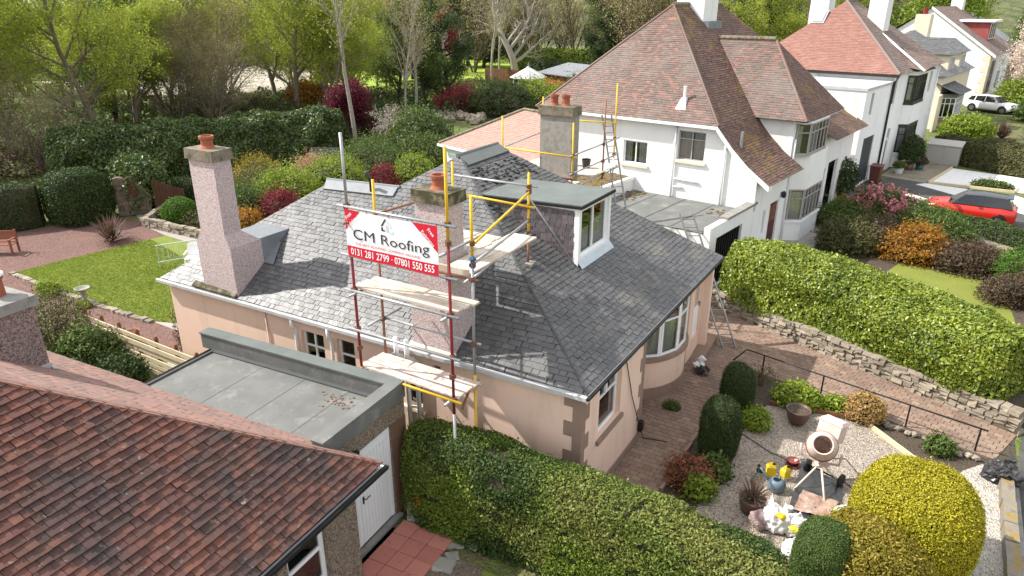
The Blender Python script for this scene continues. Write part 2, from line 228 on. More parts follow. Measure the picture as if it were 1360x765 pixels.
# ------------------------------------------------------------------ geometry helpers
ROOTM = {}
class Fr:                                      # a frame standing on the ground, turned about Z
    def __init__(s, ox, oy, deg, oz=0): s.m = Matrix.Translation((ox, oy, oz)) @ Matrix.Rotation(R(deg), 4, 'Z'); s.deg = deg
    def p(s, x, y, z=0): return s.m @ Vector((x, y, z))
class MB:
    def __init__(s, fr=None): s.v = []; s.f = []; s.mi = []; s.M = fr.m if isinstance(fr, Fr) else fr; s.cur = 0
    def add(s, vs, fs):
        b = len(s.v)
        s.v += [(s.M @ Vector(v)) if s.M else Vector(v) for v in vs]
        s.f += [tuple(b+i for i in f) for f in fs]; s.mi += [s.cur]*len(fs); return s
    def box(s, x0, x1, y0, y1, z0, z1):
        return s.add([(x0,y0,z0),(x1,y0,z0),(x1,y1,z0),(x0,y1,z0),(x0,y0,z1),(x1,y0,z1),(x1,y1,z1),(x0,y1,z1)],
                     [(3,2,1,0),(4,5,6,7),(0,1,5,4),(1,2,6,5),(2,3,7,6),(3,0,4,7)])
    def frustum(s, x0, x1, y0, y1, z0, X0, X1, Y0, Y1, z1):
        return s.add([(x0,y0,z0),(x1,y0,z0),(x1,y1,z0),(x0,y1,z0),(X0,Y0,z1),(X1,Y0,z1),(X1,Y1,z1),(X0,Y1,z1)],
                     [(3,2,1,0),(4,5,6,7),(0,1,5,4),(1,2,6,5),(2,3,7,6),(3,0,4,7)])
    def bar(s, p, q, wd, ht, up=(0,0,1)):       # box beam from p to q
        p = Vector(p); q = Vector(q); d = (q-p).normalized(); u = Vector(up); sd = d.cross(u)
        if sd.length < 1e-4: sd = d.cross(Vector((1,0,0)))
        sd.normalize(); u = sd.cross(d); a = sd*wd/2; b = u*ht/2
        return s.add([p-a-b,p+a-b,p+a+b,p-a+b,q-a-b,q+a-b,q+a+b,q-a+b], [(3,2,1,0),(4,5,6,7),(0,1,5,4),(1,2,6,5),(2,3,7,6),(3,0,4,7)])
    def prism(s, poly, z0, z1):
        n = len(poly)
        return s.add([(x,y,z0) for x,y in poly]+[(x,y,z1) for x,y in poly], [tuple(range(n-1,-1,-1)), tuple(range(n,2*n))]+[(i,(i+1)%n,n+(i+1)%n,n+i) for i in range(n)])
    def slab3(s, poly, off):                    # extrude a 3D polygon by a vector
        n = len(poly); o = Vector(off); P = [Vector(p) for p in poly]
        return s.add(P+[p+o for p in P], [tuple(range(n-1,-1,-1)), tuple(range(n,2*n))]+[(i,(i+1)%n,n+(i+1)%n,n+i) for i in range(n)])
    def poly(s, pts): return s.add(pts, [tuple(range(len(pts)))])
    def tube(s, pts, r, n=8, caps=True):
        pts = [Vector(p) for p in pts]; rs = r if isinstance(r, (list, tuple)) else [r]*len(pts); vs = []; fs = []
        d0 = (pts[1]-pts[0]).normalized(); a = d0.orthogonal().normalized()
        for i, p in enumerate(pts):
            d = (pts[min(i+1,len(pts)-1)]-pts[max(i-1,0)]).normalized(); a = (a-d*a.dot(d))
            a = a.normalized() if a.length > 1e-5 else d.orthogonal().normalized(); b = d.cross(a)
            vs += [p+(a*math.cos(2*math.pi*k/n)+b*math.sin(2*math.pi*k/n))*rs[i] for k in range(n)]
        for i in range(len(pts)-1): fs += [(i*n+k,i*n+(k+1)%n,(i+1)*n+(k+1)%n,(i+1)*n+k) for k in range(n)]
        if caps: fs += [tuple(range(n-1,-1,-1)), tuple((len(pts)-1)*n+k for k in range(n))]
        return s.add(vs, fs)
    def lathe(s, prof, at=(0,0,0), n=20, axis=None, caps=True):
        T = Matrix.Translation(at)
        if axis is not None: T = T @ Vector(axis).to_track_quat('Z','Y').to_matrix().to_4x4()
        vs = [T @ Vector((r*math.cos(2*math.pi*k/n), r*math.sin(2*math.pi*k/n), z)) for r, z in prof for k in range(n)]
        fs = [(i*n+k,i*n+(k+1)%n,(i+1)*n+(k+1)%n,(i+1)*n+k) for i in range(len(prof)-1) for k in range(n)]
        if caps: fs += [tuple(range(n-1,-1,-1)), tuple((len(prof)-1)*n+k for k in range(n))]
        return s.add(vs, fs)
    def ell(s, c, r, nu=14, nv=8, amp=0, seed=0):
        rnd = random.Random(seed); vs = []; ph = [rnd.uniform(0,6) for _ in range(4)]
        for j in range(nv+1):
            t = -math.pi/2+math.pi*j/nv
            for i in range(nu):
                a = 2*math.pi*i/nu; k = 1+amp*(math.sin(2*a+ph[0]+3*t)+math.sin(3*a+ph[1]-2*t)*.7+math.sin(5*a+ph[2]+4*t)*.4)
                vs.append((c[0]+r[0]*k*math.cos(t)*math.cos(a), c[1]+r[1]*k*math.cos(t)*math.sin(a), c[2]+r[2]*k*math.sin(t)))
        return s.add(vs, [(j*nu+i,j*nu+(i+1)%nu,(j+1)*nu+(i+1)%nu,(j+1)*nu+i) for j in range(nv) for i in range(nu)])
    def build(s, name, mats, parent=None, smooth=False, kind=None, label=None, cat=None, group=None, base=None):
        me = bpy.data.meshes.new(name)
        if not isinstance(mats, (list, tuple)): mats = [mats]
        for m in mats: me.materials.append(m)
        o = bpy.data.objects.new(name, me); COL.objects.link(o)
        if parent is not None:
            o.parent = parent; W = ROOTM[parent.name]; ROOTM[o.name] = W; inv = W.inverted()
        else:
            a = np.array([tuple(v) for v in s.v]); lo, hi = a.min(0), a.max(0)
            W = Matrix.Translation(base if base is not None else ((lo[0]+hi[0])/2, (lo[1]+hi[1])/2, lo[2])); o.matrix_basis = W; ROOTM[o.name] = W; inv = W.inverted()
        me.from_pydata([tuple(inv @ v) for v in s.v], [], s.f)
        if len(mats) > 1: me.polygons.foreach_set('material_index', s.mi)
        if smooth: me.polygons.foreach_set('use_smooth', [True]*len(s.f))
        me.update(); props(o, label, cat, group, kind); return o
def props(o, label=None, cat=None, group=None, kind=None):
    if label: o['label'] = label
    if cat: o['category'] = cat
    if group: o['group'] = group
    if kind: o['kind'] = kind
    return o
def thing(name, label, cat, loc=(0,0,0), rot=0, group=None):
    o = bpy.data.objects.new(name, None); COL.objects.link(o); o.empty_display_size = .2
    W = Matrix.Translation(loc) @ Matrix.Rotation(R(rot), 4, 'Z'); o.matrix_basis = W; ROOTM[o.name] = W
    return props(o, label, cat, group)
def frthing(name, label, cat, fr, group=None):
    o = thing(name, label, cat, group=group); o.matrix_basis = fr.m; ROOTM[o.name] = fr.m.copy(); return o
def place(name, me, parent, Wm):                # a part that shares a mesh, standing at world matrix Wm
    o = bpy.data.objects.new(name, me); COL.objects.link(o); o.parent = parent
    W = ROOTM[parent.name]; o.matrix_basis = W.inverted() @ Wm; ROOTM[o.name] = Wm; return o
def copy_tree(root, loc, rot=0, sc=1, label=None, zs=None):
    kids = {}
    for o in bpy.data.objects:
        if o.parent: kids.setdefault(o.parent.name, []).append(o)
    def rec(o, par):
        c = o.copy(); COL.objects.link(c)
        if par: c.parent = par; ROOTM[c.name] = ROOTM[par.name]
        for k in kids.get(o.name, []): rec(k, c)
        return c
    r = root.copy(); COL.objects.link(r)
    r.location = loc; r.rotation_euler = (0,0,R(rot)); r.scale = (sc,sc,zs or sc); ROOTM[r.name] = Matrix.Translation(loc) @ Matrix.Rotation(R(rot),4,'Z')
    for k in kids.get(root.name, []): rec(k, r)
    if label: r['label'] = label
    return r
def sheet(name, pts, z, m, kind='structure', fr=None):
    return MB(fr).poly([(p[0],p[1],z) for p in pts]).build(name, m, kind=kind)
def rawmesh(name, V, n_per, F, m, parent, kind=None, mats2=None):   # V (N*k,3) float array in world, F (k faces) index pattern
    W = np.array(ROOTM[parent.name].inverted()); V = V @ W[:3,:3].T + W[:3,3]
    me = bpy.data.meshes.new(name); N = len(V)//n_per; me.vertices.add(len(V)); me.vertices.foreach_set('co', V.astype(np.float32).ravel())
    k = len(F[0]); fi = (np.arange(N)[:,None,None]*n_per+np.array(F)[None]).reshape(-1)
    nf = N*len(F); me.loops.add(nf*k); me.loops.foreach_set('vertex_index', fi.astype(np.int32))
    me.polygons.add(nf); me.polygons.foreach_set('loop_start', (np.arange(nf)*k).astype(np.int32))
    try: me.polygons.foreach_set('loop_total', np.full(nf, k, np.int32))
    except Exception: pass
    me.update(calc_edges=True); me.materials.append(m)
    o = bpy.data.objects.new(name, me); COL.objects.link(o); o.parent = parent; ROOTM[o.name] = ROOTM[parent.name]
    if kind: o['kind'] = kind
    return o
def leaves(P, N, size, m, parent, name='foliage', aspect=.55, tilt=.7, rng=None, var=.5, droop=0.0):
    rng = rng or np.random; n = len(P)
    d = N + tilt*rng.normal(size=(n,3)); d /= np.linalg.norm(d,axis=1)[:,None]+1e-9
    t = np.cross(d, rng.normal(size=(n,3))); t[:,2] -= droop; t -= d*np.sum(t*d,1)[:,None]; t /= np.linalg.norm(t,axis=1)[:,None]+1e-9
    b = np.cross(d, t); L = size*(1+var*rng.uniform(-1,1,n))[:,None]; Wd = L*aspect
    fold = d*(L*.12)
    V = np.stack([P-t*L*.5, P+b*Wd*.5+fold-t*L*.06, P+t*L*.5, P-b*Wd*.5+fold-t*L*.06], 1).reshape(-1,3)
    return rawmesh(name, V, 4, [(0,1,2),(0,2,3)], m, parent, 'stuff')
def sample(mb, n, rng):                          # area weighted points and normals on a builder's faces
    V = np.array([tuple(v) for v in mb.v]); T = np.array([(f[0],f[i],f[i+1]) for f in mb.f for i in range(1,len(f)-1)])
    a, b, c = V[T[:,0]], V[T[:,1]], V[T[:,2]]; cr = np.cross(b-a, c-a); ar = np.linalg.norm(cr,axis=1); k = rng.choice(len(T), n, p=ar/ar.sum())
    r1 = np.sqrt(rng.uniform(size=(n,1))); r2 = rng.uniform(size=(n,1))
    return a[k]*(1-r1)+b[k]*r1*(1-r2)+c[k]*r1*r2, cr[k]/(ar[k][:,None]+1e-12)
def vnoise(P, f, seed):                          # smooth pseudo noise from sines
    r = np.random.RandomState(seed); s = np.zeros(len(P))
    for i in range(6):
        k = r.normal(size=3)*f*(1+.5*i); s += np.sin(P@k+r.uniform(0,6))/(1+.5*i)
    return s/2.2
def unit2(pts):
    return [(Vector(pts[min(i+1,len(pts)-1)])-Vector(pts[max(i-1,0)])).normalized() for i in range(len(pts))]
def hedge(name, label, cat, path, half, h, m, nl, leaf, amp=.07, seed=1, group=None, z0=0, shape=2.6, aspect=.55, tilt=.75, out=.05, hend=None, extra=()):
    """clipped hedge along a path of (x,y): lumpy core plus leaves"""
    rng = np.random.RandomState(seed); P = [Vector((x,y)) for x,y in path]
    fine = []
    for i in range(len(P)-1):
        k = max(2, int((P[i+1]-P[i]).length/.35))
        fine += [P[i].lerp(P[i+1], j/k) for j in range(k)]
    fine.append(P[-1]); dirs = unit2([tuple(p) for p in fine]); nn = 18; rings = []; L = len(fine)
    ext = [(0,-.0)]
    mb = MB(); vs = []
    for i, (p, d) in enumerate(zip(fine, dirs)):
        sd = Vector((d.y,-d.x)); e = min(i, L-1-i)*.35/half; k = min(1, .55+.45*math.sqrt(min(1, e+.05))) if e < 1 else 1
        hh = h+((hend-h)*i/(L-1) if hend is not None else 0)
        for j in range(nn):
            t = math.pi*j/(nn-1); cx, cz = math.cos(t), math.sin(t)
            x = math.copysign(abs(cx)**(2/shape), cx)*half*k; z = abs(cz)**(2/shape)*hh*(.88+.12*k)
            vs.append((p.x+sd.x*x, p.y+sd.y*x, z0+z))
    A = np.array(vs); ctr = np.repeat(np.array([(p.x,p.y,z0+h*.45) for p in fine]), nn, 0); dn = A-ctr; dn /= np.linalg.norm(dn,axis=1)[:,None]
    A = A+dn*(vnoise(A, 1.3, seed)*amp*1.3+vnoise(A, 4.0, seed+9)*amp*.7)[:,None]; A[:,2] = np.maximum(A[:,2], z0)
    fs = [(i*nn+j,(i+1)*nn+j,(i+1)*nn+j+1,i*nn+j+1) for i in range(L-1) for j in range(nn-1)]
    fs += [tuple(range(nn)), tuple((L-1)*nn+j for j in range(nn-1,-1,-1))]
    mb.add([tuple(v) for v in A], fs)
    mid = fine[L//2]; root = thing(name, label, cat, (mid.x, mid.y, z0), 0, group)
    q, nrm = sample(mb, nl, rng)
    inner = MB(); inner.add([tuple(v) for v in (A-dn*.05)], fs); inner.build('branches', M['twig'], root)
    cen = ctr.mean(0)
    hol = vnoise(q, 6.5, seed+31); q = q+nrm*rng.uniform(-.04, out, (nl,1)); q = q-nrm*(np.clip(np.quantile(hol,.10)-hol,0,.25)*.4)[:,None]
    ok_ = (hol > np.quantile(hol,.04)) | (rng.uniform(size=nl) < .5); q, nrm = q[ok_], nrm[ok_]; nl = len(q); k_ = rng.uniform(size=nl) < .025; q[k_] += nrm[k_]*rng.uniform(.03,.11,(k_.sum(),1))
    free = np.ones(nl, bool)                      # patches of other plants grown into the hedge
    for (mm, fq, frac, sd_) in extra:
        v_ = vnoise(q, fq, sd_)+rng.normal(size=nl)*.12; pk = free & (v_ > np.quantile(v_, 1-frac)); free &= ~pk
        leaves(q[pk], nrm[pk], leaf*1.05, mm, root, 'foliage_patch', aspect=aspect, tilt=tilt, rng=rng)
    leaves(q[free], nrm[free], leaf, m, root, aspect=aspect, tilt=tilt, rng=rng); return root
def shrub(name, label, cat, c, r, m, nl, leaf, seed=1, amp=.10, z0=0, group=None, power=2.0, aspect=.55, tilt=.8, fuzz=.12, m2=None, f2=.2, core=True, stems=4, flat=.0, droop=0):
    """rounded shrub: core + leaf shell of uneven outline, short stems"""
    rng = np.random.RandomState(seed); rx, ry, rz = r if isinstance(r, (list,tuple)) else (r,r,r)
    mb = MB(); nu, nv = 22, 11; vs = []
    for j in range(nv+1):
        t = -.55+(math.pi/2+.55)*j/nv
        for i in range(nu):
            a = 2*math.pi*i/nu; cs = lambda v: math.copysign(abs(v)**(2/power), v)
            vs.append((c[0]+rx*cs(math.cos(t))*cs(math.cos(a)), c[1]+ry*cs(math.cos(t))*cs(math.sin(a)), z0+rz*.42+rz*.58*(cs(math.sin(t)))))
    A = np.array(vs); ctr = np.array([c[0],c[1],z0+rz*.4]); dn = A-ctr; dl = np.linalg.norm(dn,axis=1)[:,None]; dn = dn/dl
    rr = min(rx,ry,rz); A = A+dn*(vnoise(A/rr, 2.2, seed)*amp*rr+vnoise(A/rr, 5.5, seed+5)*amp*.6*rr)[:,None]; A[:,2] = np.maximum(A[:,2], z0+.01)
    fs = [(j*nu+i,j*nu+(i+1)%nu,(j+1)*nu+(i+1)%nu,(j+1)*nu+i) for j in range(nv) for i in range(nu)]
    mb.add([tuple(v) for v in A], fs); root = thing(name, label, cat, (c[0],c[1],z0), 0, group)
    q, nrm = sample(mb, nl, rng); q = q+nrm*(np.abs(rng.normal(size=(nl,1)))*fuzz*rr-.06*rr); q[:,2] = np.maximum(q[:,2], z0+.02)
    if core:
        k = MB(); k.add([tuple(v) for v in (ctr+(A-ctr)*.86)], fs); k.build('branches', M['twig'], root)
    else:
        k = MB()
        for i in range(stems):
            a = rng.uniform(0,6.28); e = (c[0]+rx*.7*math.cos(a), c[1]+ry*.7*math.sin(a), z0+rz*rng.uniform(.5,.9)); k.tube([(c[0]+.05*math.cos(a),c[1]+.05*math.sin(a),z0), ((c[0]*.6+e[0]*.4),(c[1]*.6+e[1]*.4),z0+rz*.45), e], [.03*rr+.008,.02*rr+.006,.006], 5)
        k.build('branches', M['bark'], root); s = rng.uniform(.45,1,(nl,1)); q = ctr+(q-ctr)*np.where(rng.uniform(size=(nl,1))<.6, 1, s)
    if m2 is not None:
        pick = (vnoise(q/rr, 3.1, seed+3)+rng.uniform(-.5,.5,nl)) > np.quantile(vnoise(q/rr,3.1,seed+3), 1-f2)
        leaves(q[~pick], nrm[~pick], leaf, m, root, aspect=aspect, tilt=tilt, rng=rng, droop=droop); leaves(q[pick], nrm[pick], leaf*1.1, m2, root, 'blossom', aspect=.8, tilt=tilt, rng=rng)
    else: leaves(q, nrm, leaf, m, root, aspect=aspect, tilt=tilt, rng=rng, droop=droop)
    return root
def clip(poly, hp):                              # Sutherland-Hodgman against half planes (a,b,c): a x + b y + c >= 0
    for a, b, c in hp:
        out = []
        for i in range(len(poly)):
            p, q = poly[i-1], poly[i]; dp, dq = a*p[0]+b*p[1]+c, a*q[0]+b*q[1]+c
            if (dp >= 0) != (dq >= 0):
                t = dp/(dp-dq); out.append((p[0]+t*(q[0]-p[0]), p[1]+t*(q[1]-p[1])))
            if dq >= 0: out.append(q)
        poly = out
        if len(poly) < 3: return []
    return poly
def tiles(polys, course, wd, th, m, parent, nsep=0, name='slate', stag=.5, jit=.004, gap=.004, seed=3, under=None, lift=.0, groove=None):
    """lay overlapping pieces on a planar roof face given as convex 3D polygons (the first edge of the first one is the eave); pieces split between
       polygons by side of the shared edge"""
    rng = random.Random(seed); P0 = [Vector(p) for p in polys[0]]; o = P0[0]; e = (P0[1]-P0[0]).normalized()
    n = Vector((0,0,0))
    for i in range(1, len(P0)-1): n += (P0[i]-o).cross(P0[i+1]-o)
    n.normalize()
    if n.z < 0: n = -n
    s = n.cross(e)
    flat2 = []
    for pl in polys:
        q = [((Vector(p)-o).dot(e), (Vector(p)-o).dot(s)) for p in pl]; ar = sum(q[i-1][0]*q[i][1]-q[i][0]*q[i-1][1] for i in range(len(q)))
        if ar < 0: q.reverse()
        flat2.append(q)
    def hps(q, skip):
        r = []
        for i in range(len(q)):
            a, b = q[i-1], q[i]
            if skip and any(abs(a[0]-c[0])+abs(a[1]-c[1]) < 1e-3 and abs(b[0]-d[0])+abs(b[1]-d[1]) < 1e-3 for c, d in skip): continue
            ex, ey = b[0]-a[0], b[1]-a[1]; r.append((-ey, ex, ey*a[0]-ex*a[1]))
        return r
    def shared(q, others):
        out = []
        for i in range(len(q)):
            a, b = q[i-1], q[i]
            for t in others:
                for j in range(len(t)):
                    c, d = t[j-1], t[j]
                    if abs(a[0]-d[0])+abs(a[1]-d[1]) < 1e-3 and abs(b[0]-c[0])+abs(b[1]-c[1]) < 1e-3: out.append((a,b))
        return out
    full = [hps(q, None) for q in flat2]; free = [hps(q, shared(q, [t for t in flat2 if t is not q])) for q in flat2]
    A = [p[0] for q in flat2 for p in q]; B = [p[1] for q in flat2 for p in q]
    pieces = []
    k0 = int(math.floor(min(B)/course))-1; k1 = int(math.ceil(max(B)/course))+1
    for k in range(k0, k1):
        b0 = k*course; offs = (k % 2)*stag*wd + rng.uniform(-.06,.06)*wd
        for i in range(int(min(A)/wd)-2, int(max(A)/wd)+2):
            a0 = i*wd+offs+gap/2+rng.uniform(-1,1)*jit; a1 = (i+1)*wd+offs-gap/2+rng.uniform(-1,1)*jit
            bb = b0+rng.uniform(-1,1)*jit; tall = course*1.12
            cx, cy = (a0+a1)/2, b0+course*.5
            for fl, fr_ in zip(full, free):
                if all(a*cx+b*cy+c >= 0 for a,b,c in fl): use = fr_; break
            else:
                use = None
                for fl in full:
                    if clip([(a0,bb),(a1,bb),(a1,b0+tall),(a0,b0+tall)], fl): use = fl; break
                if use is None: continue
            q0 = [(a0,bb),(a1,bb),(a1,b0+tall),(a0,b0+tall)]; q = clip(q0, use)
            if len(q) < 3: continue
            pieces.append((q, a0, a1, bb, b0+tall, len(q) == 4 and abs(q[0][0]-q0[0][0])+abs(q[2][0]-q0[2][0])+abs(q[2][1]-q0[2][1])+abs(q[0][1]-q0[0][1]) < 1e-6 or q == q0, th*rng.uniform(.75,1.25), rng))
    Wl = lambda a, b, h: o+e*a+s*b+n*h
    order = sorted([i for i, p in enumerate(pieces) if p[5]], key=lambda i: (Wl(pieces[i][1],pieces[i][3],0)-CAMP).length)
    sep = set(order[:nsep])
    mb = MB()
    for i, (q, a0, a1, b0, b1, fullq, h, _) in enumerate(pieces):
        if i in sep: continue
        hh = lambda b: lift+h*(2.0-1.0*(b-b0)/(b1-b0)) if True else 0
        N = len(q); top = [Wl(x,y,lift+h*2.0-(h*1.25)*(y-b0)/(b1-b0)) for x,y in q]; bot = [Wl(x,y,-.01) for x,y in q]
        mb.add(top+bot, [tuple(range(N))]+[(j,N+j,N+(j+1)%N,(j+1)%N) for j in range(N)])
    if mb.v:
        mb.build(name+'s', m, parent, kind='stuff')
    if sep:
        me = None
        for i in sep:
            q, a0, a1, b0, b1, fullq, h, _ = pieces[i]
            if me is None:
                wl, hl = a1-a0, b1-b0; me = bpy.data.meshes.new(name)
                vs = [(0,0,lift+th*2),(wl,0,lift+th*2),(wl,hl,lift+th*.75),(0,hl,lift+th*.75),(0,0,-.01),(wl,0,-.01),(wl,hl,-.01),(0,hl,-.01)]
                me.from_pydata(vs, [], [(0,1,2,3),(0,4,5,1),(1,5,6,2),(2,6,7,3),(3,7,4,0)]); me.materials.append(m)
            Wm = Matrix(((e.x,s.x,n.x,0),(e.y,s.y,n.y,0),(e.z,s.z,n.z,0),(0,0,0,1))); Wm.translation = Wl(a0,b0,0)
            place(name, me, parent, Wm @ Matrix.Rotation(rng.uniform(-.006,.006),4,'Z'))
    if under is not None:
        for pl in polys: under.poly([Vector(p)-n*.012 for p in pl])
    return e, s, n, o
# walls standing on a line: a along the wall, z up, d outward
class Wall:
    def __init__(s, o, ex, nrm): s.o = Vector(o); s.e = Vector(ex).normalized(); s.n = Vector(nrm).normalized()
    def p(s, a, z, d=0): return s.o+s.e*a+Vector((0,0,z))+s.n*d
    def box(s, mb, a0, a1, z0, z1, d0, d1):
        q = [s.p(a0,z0,d0),s.p(a1,z0,d0),s.p(a1,z0,d1),s.p(a0,z0,d1),s.p(a0,z1,d0),s.p(a1,z1,d0),s.p(a1,z1,d1),s.p(a0,z1,d1)]
        return mb.add(q, [(3,2,1,0),(4,5,6,7),(0,1,5,4),(1,2,6,5),(2,3,7,6),(3,0,4,7)])
    def panel(s, mb, a0, a1, z0, z1, holes=(), dep=.14):
        xs = sorted({a0,a1}|{h[i] for h in holes for i in (0,1)}); zs = sorted({z0,z1}|{h[i] for h in holes for i in (2,3)})
        for i in range(len(xs)-1):
            for j in range(len(zs)-1):
                cx, cz = (xs[i]+xs[i+1])/2, (zs[j]+zs[j+1])/2
                if any(h[0]<cx<h[1] and h[2]<cz<h[3] for h in holes): continue
                mb.poly([s.p(xs[i],zs[j]),s.p(xs[i+1],zs[j]),s.p(xs[i+1],zs[j+1]),s.p(xs[i],zs[j+1])])
        for h in holes:
            a,b,c,d = h; k = [(a,c),(b,c),(b,d),(a,d)]
            for i in range(4):
                u, v = k[i-1], k[i]; mb.poly([s.p(u[0],u[1]),s.p(v[0],v[1]),s.p(v[0],v[1],-dep),s.p(u[0],u[1],-dep)])
    def window(s, root, a0, a1, z0, z1, fm, cols=(), rows=(), rec=.09, fw=.055, curtain=None, sill=None, depth=.05, sash=None):
        """frame with panes: cols are positions (0..1) of mullions, rows of transoms"""
        mb = MB(); d0, d1 = -rec-depth, -rec
        s.box(mb, a0,a1,z0,z0+fw,d0,d1); s.box(mb, a0,a1,z1-fw,z1,d0,d1); s.box(mb, a0,a0+fw,z0+fw,z1-fw,d0,d1); s.box(mb, a1-fw,a1,z0+fw,z1-fw,d0,d1)
        xs = [a0+fw]+[a0+(a1-a0)*c for c in cols]+[a1-fw]; zz = [z0+fw]+[z0+(z1-z0)*c for c in rows]+[z1-fw]
        for x in xs[1:-1]: s.box(mb, x-fw*.42,x+fw*.42,z0+fw,z1-fw,d0+.002,d1+.004)
        for z in zz[1:-1]: s.box(mb, a0+fw,a1-fw,z-fw*.4,z+fw*.4,d0+.004,d1-.004)
        wob = mb.build('window', fm, root)
        for i in range(len(xs)-1):
            for j in range(len(zz)-1):
                g = MB(); g.poly([s.p(xs[i],zz[j],d0+.02),s.p(xs[i+1],zz[j],d0+.02),s.p(xs[i+1],zz[j+1],d0+.02),s.p(xs[i],zz[j+1],d0+.02)]); g.build('pane', M['glass'], wob)
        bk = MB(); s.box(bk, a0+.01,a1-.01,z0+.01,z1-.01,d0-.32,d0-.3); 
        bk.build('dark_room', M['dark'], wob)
        if curtain:
            for (u0,u1,v0,v1) in curtain[1]:
                cb = MB(); n = max(4, int((a1-a0)*(u1-u0)/.05)); 
                pts = [(a0+(a1-a0)*(u0+(u1-u0)*i/n), d0-.05-.03*(i%2)) for i in range(n+1)]; zb, zt = z0+(z1-z0)*v0, z0+(z1-z0)*v1
                for i in range(n): cb.poly([s.p(pts[i][0],zb,pts[i][1]),s.p(pts[i+1][0],zb,pts[i+1][1]),s.p(pts[i+1][0],zt,pts[i+1][1]),s.p(pts[i][0],zt,pts[i][1])])
                cb.build('curtain', curtain[0], wob)
        if sill:
            sb = MB(); s.box(sb, a0-.1,a1+.1,z0-sill[1],z0-.004,-rec,sill[2] if len(sill)>2 else .09); sb.build('sill', sill[0], wob)
        return wob
def tube_part(root, name, p, q, r, m, n=8): return MB().tube([p,q], r, n).build(name, m, root, smooth=True)

# ================================================================== the ground
sheet('ground', [(-1500,-1500),(1500,-1500),(1500,1500),(-1500,1500)], -.02, M['land'])
def zone(name, pts, z, m): return sheet(name, pts, z, M[m])
zone('yard_soil', [(-12.4,-2.2),(6,-2.4),(6,-9),(-3,-9),(-3,-2.2)], -.012, 'soilp')
zone('front_bed_soil', [(1.15,-2.5),(8.05,-2.5),(8.05,8.6),(1.1,8.9)], -.012, 'soil')
zone('garden_gravel', [(2.15,-2.4),(2.1,1.6),(2.35,2.6),(2.3,4.2),(2.2,5.2),(2.45,6.5),(3.2,6.75),(4.6,6.85),(5.15,6.75),(6.0,5.7),(6.6,5.2),(6.6,-2.4)], -.006, 'gravel')
zone('kerbside_gravel', [(6.6,-2.4),(6.6,4.9),(6.95,5.9),(7.35,6.45),(7.72,6.3),(7.72,-2.4)], -.004, 'gravelw')
zone('road', [(8.02,-30),(8.02,6.4),(8.35,9.5),(9.6,18),(10.2,28),(11,45),(12,70),(12.6,120),(20,120),(18,60),(16,20),(15,-30)], -.008, 'asph')
zone('back_gravel', [(-34,.5),(-31.5,3.5),(-30.2,6.2),(-28.6,8.1),(-26.8,7.9),(-23.2,8.1),(-20.5,7.4),(-18,4.5),(-13.2,1.5),(-12.7,-.2),(-17.5,-.6),(-21,-.9),(-26,-.9),(-34,-1)], -.012, 'gravelr')
zone('back_lawn', [(-25.5,1.05),(-24.7,7.25),(-22.3,7.2),(-19,5.3),(-14.4,4.3),(-14.2,2.2),(-16.6,1.3),(-20,.95)], -.005, 'lawn')
zone('back_path', [(-24.7,7.3),(-27.1,7.75),(-30.3,9.2),(-29.6,10.2),(-26.9,8.4),(-23.4,8.35),(-13.2,8.6),(-13.2,4.4),(-19,5.35),(-22.2,7.2)], -.008, 'pathg')
zone('wall_side_path', [(-16.6,1.25),(-14.2,2.1),(-13,2.1),(-13,1.2)], -.003, 'pathg')
zone('next_door_soil', [(-.2,12.9),(8.3,8.9),(9.5,18),(10,28),(1,29),(0,20)], -.012, 'soil')
zone('next_door_lawn', [(3,14),(8.6,13),(8.2,20.4),(6.2,20.9),(4.6,20.6)], -.007, 'lawn2')
zone('bowl_gravel', [(6.1,23.2),(7.2,22.2),(8.6,22.3),(9.6,23.5),(9.5,25.6),(8,26),(6.4,25.3)], -.006, 'gravelw')
zone('driveway', [(.7,28),(1.6,35.6),(3.4,38),(4.4,37.4),(10.6,35),(10.6,27.6),(9,28),(6,28.6),(4,27.6)], -.01, 'asph')
zone('concrete_strip', [(2.9,34.2),(5.0,32.2),(5.3,32.7),(3.2,34.7)], -.004, 'cream')
zone('white_drive', [(4.4,36.3),(10.6,31.0),(10.6,34.6),(9.3,36.2),(4.9,36.9)], -.004, 'wconc')
zone('white_gravel', [(5.1,37.0),(6.2,42.4),(10.6,41.2),(10.6,37.2),(9.4,37.0)], -.003, 'gravelp')
zone('clearing', [(-100,40),(-75,38),(-60,52),(-66,75),(-88,82),(-110,70)], -.01, 'palepath')
zone('meadow', [(-66,52),(-45,44),(-38,75),(-60,110),(-90,120),(-90,90)], -.008, 'meadow')
zone('far_lawn', [(-52,95),(-28,70),(-18,75),(-22,110),(-45,130)], -.006, 'meadow')
zone('house_path', [(.2,13.4),(1.2,20.5),(2.1,28.6),(.8,29),(-.5,20)], -.006, 'pathg')
